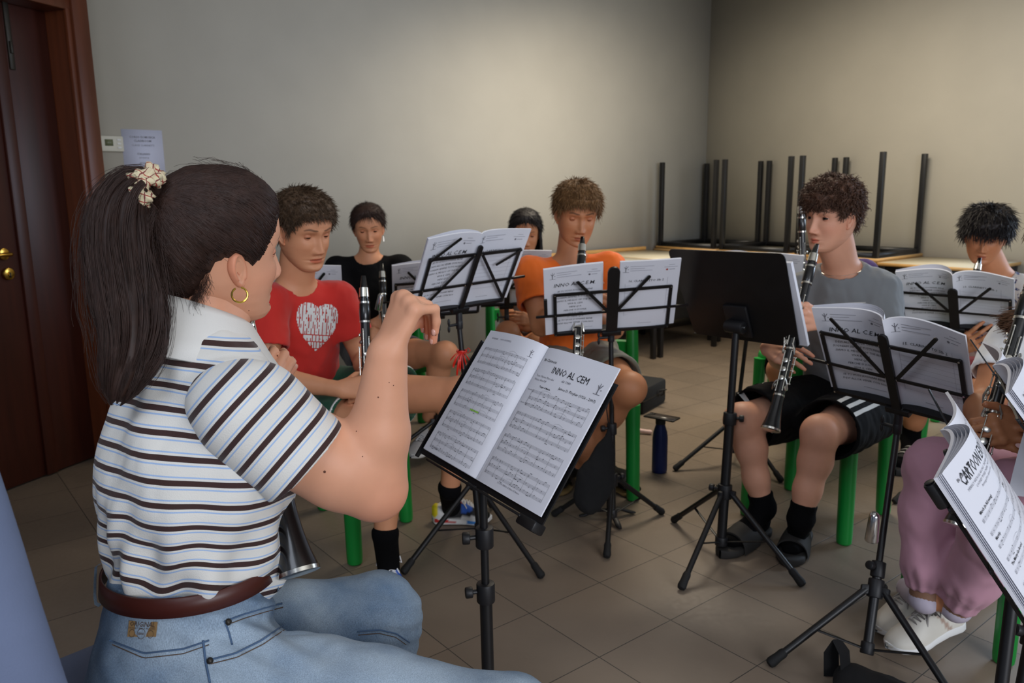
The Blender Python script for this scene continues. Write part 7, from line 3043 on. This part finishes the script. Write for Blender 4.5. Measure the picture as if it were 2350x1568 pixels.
# belt, loops and patch
M['leather'] = mat('brown_leather', '#43190f', .42, var=.12)
M['patch'] = mat('tan_leather_patch', '#9a7a50', .6)
bw = waist - upC * .012
na = 80
G = []
for i in range(na):
    a = 2 * np.pi * i / na
    e = rC * math.cos(a) * .141 + fC * math.sin(a) * .120
    e1 = nrm(e)
    z = -.002 + .010 * math.cos(a) - .012 * math.sin(a) * 0
    G.append([bw + e + upC * (z + dz) + e1 * dr for dz, dr in ((-.014, 0), (-.013, .003), (.013, .003), (.014, 0), (.013, -.001), (-.013, -.001))])
mb = MB(); mb.grid(np.array(G), closeu=True, closev=True); belt = mb.build('belt', M['leather'], per, fix=False)
for a in (math.radians(-124), math.radians(40), math.radians(150)):
    e = rC * math.cos(a) * .146 + fC * math.sin(a) * .125; e1 = nrm(e); s_ = nrm(np.cross(upC, e1))
    z = -.002 + .010 * math.cos(a)
    G = [[bw + e + upC * (z + dz) + e1 * dr + s_ * w_ for w_ in (-.006, -.004, .004, .006)] for dz, dr in ((.026, -.004), (.022, .004), (0, .0045), (-.022, .004), (-.034, .002), (-.038, -.004))]
    mb = MB(); mb.grid(np.array(G)); mb.build('belt_loop', M['denim'], jn, fix=False)
pts = [onj(u, v, .0025) for u, v in ((296, 1425), (362, 1428), (358, 1462), (292, 1462))]
if all(p is not None for p in pts):
    mb = MB()
    g = np.array([[pts[0] * (1 - a) * (1 - b) + pts[1] * a * (1 - b) + pts[3] * (1 - a) * b + pts[2] * a * b for b in np.linspace(0, 1, 5)] for a in np.linspace(0, 1, 7)])
    g = np.array([[onj(*_uv, .002) if False else q for q, _uv in zip(row, row)] for row in g])
    mb.grid(g); pa = mb.build('leather_patch', M['patch'], jn, fix=False)
    pr = Print()
    X_ = pts[1] - pts[0]; Y_ = pts[0] - pts[3]; lx, ly = np.linalg.norm(X_), np.linalg.norm(Y_)
    pr.text(lx * .5, ly * .68, 'ORIGINAL', .0095, 0, 'CENTER', shear=.2, bold=.01)
    pr.text(lx * .5, ly * .52, 'STRONGEST AND GUARANTEED', .0032, 0, 'CENTER')
    for cx_, r_ in ((.18, .005), (.5, .0068), (.82, .005)):
        for k in range(20):
            a0, a1 = 2 * math.pi * k / 20, 2 * math.pi * (k + 1) / 20
            pr.line(lx * cx_ + r_ * math.cos(a0), ly * .24 + r_ * math.sin(a0), lx * cx_ + r_ * math.cos(a1), ly * .24 + r_ * math.sin(a1), .0007)
    pr.text(lx * .5, ly * .18, 'JEANS', .0038, 0, 'CENTER', bold=.02)
    Nn = nrm(np.cross(X_, Y_)); Nn = Nn if Nn @ (CAM - pts[0]) > 0 else -Nn
    pr.build('printed_text', lambda V: pts[3] + V[:, :1] * nrm(X_) + V[:, 1:] * nrm(Y_) + Nn * .0015, [M['stitch']], pa)

clarinet('clarinet standing upright behind the raised arm of the conductor, bell on the knee', J(486, 450, 1.36), J(694, 1345, 1.16), up=A([.8, -.5, .1]), group=None)

# ------------------------------------------------------------------ conductor's chair
M['blue_fabric'] = mat('blue_grey_upholstery', '#66718c', .9, var=.06, vscale=10, bump=.5, bscale=500, bdist=.0008)
M['blue_shell'] = mat('dark_blue_shell', '#0c1030', .5)
ch = thing('office_chair', 'blue-grey upholstered chair at the bottom left edge, under the conductor', 'chair', tuple(A([J(330, 1700, 1.15)[0], J(330, 1700, 1.15)[1], 0])))
tb_ = nrm(A([0, 0, 1.]) - fC * .10 - rC * .34)
rX = nrm(rC - (rC @ tb_) * tb_); fX = np.cross(tb_, rX)
S = SDF(.006)
bc = J(-38, 1560, .93)
S.box(bc, (.205, .045, .285), A([rX, fX, tb_]), .043)
bo_ = cloth('backrest', S, M['blue_fabric'], ch, .001, 5, 1, folds=lambda V: -.012 * np.exp(-(((V - bc) @ rC) / .12) ** 2))
S = SDF(.006)
S.box(bc - fX * .045 - A([0, 0, .02]), (.17, .022, .26), A([rX, fX, tb_]), .02)
cloth('back_shell', S, M['blue_shell'], ch, .0, 5, 1)
S = SDF(.006)
sc_ = J(335, 1660, 1.18)
S.box(sc_, (.235, .235, .042), A([rC, fC, [0, 0, 1]]), .038)
cloth('seat', S, M['blue_fabric'], ch, .001, 5, 2)
gx_, gy_ = sc_[0], sc_[1]
mb = MB(); mb.cyl((gx_, gy_, .10), (gx_, gy_, sc_[2] - .03), .025, 18); mb.build('gas_column', M['black'], ch)
for k in range(5):
    a = k * 2 * math.pi / 5 + .4
    d = A([math.cos(a), math.sin(a), 0])
    mb = MB(); mb.tube([A([gx_, gy_, .11]), A([gx_, gy_, .10]) + d * .14, A([gx_, gy_, .065]) + d * .27], [.024, .02, .014], 10); lg = mb.build('leg', M['blackp'], ch)
    mb = MB(); q = A([gx_, gy_, .028]) + d * .27; s_ = np.cross(d, [0, 0, 1.]); mb.cyl(q - s_ * .02, q + s_ * .02, .027, 18, bev=.004); mb.build('caster', M['blackp'], lg)
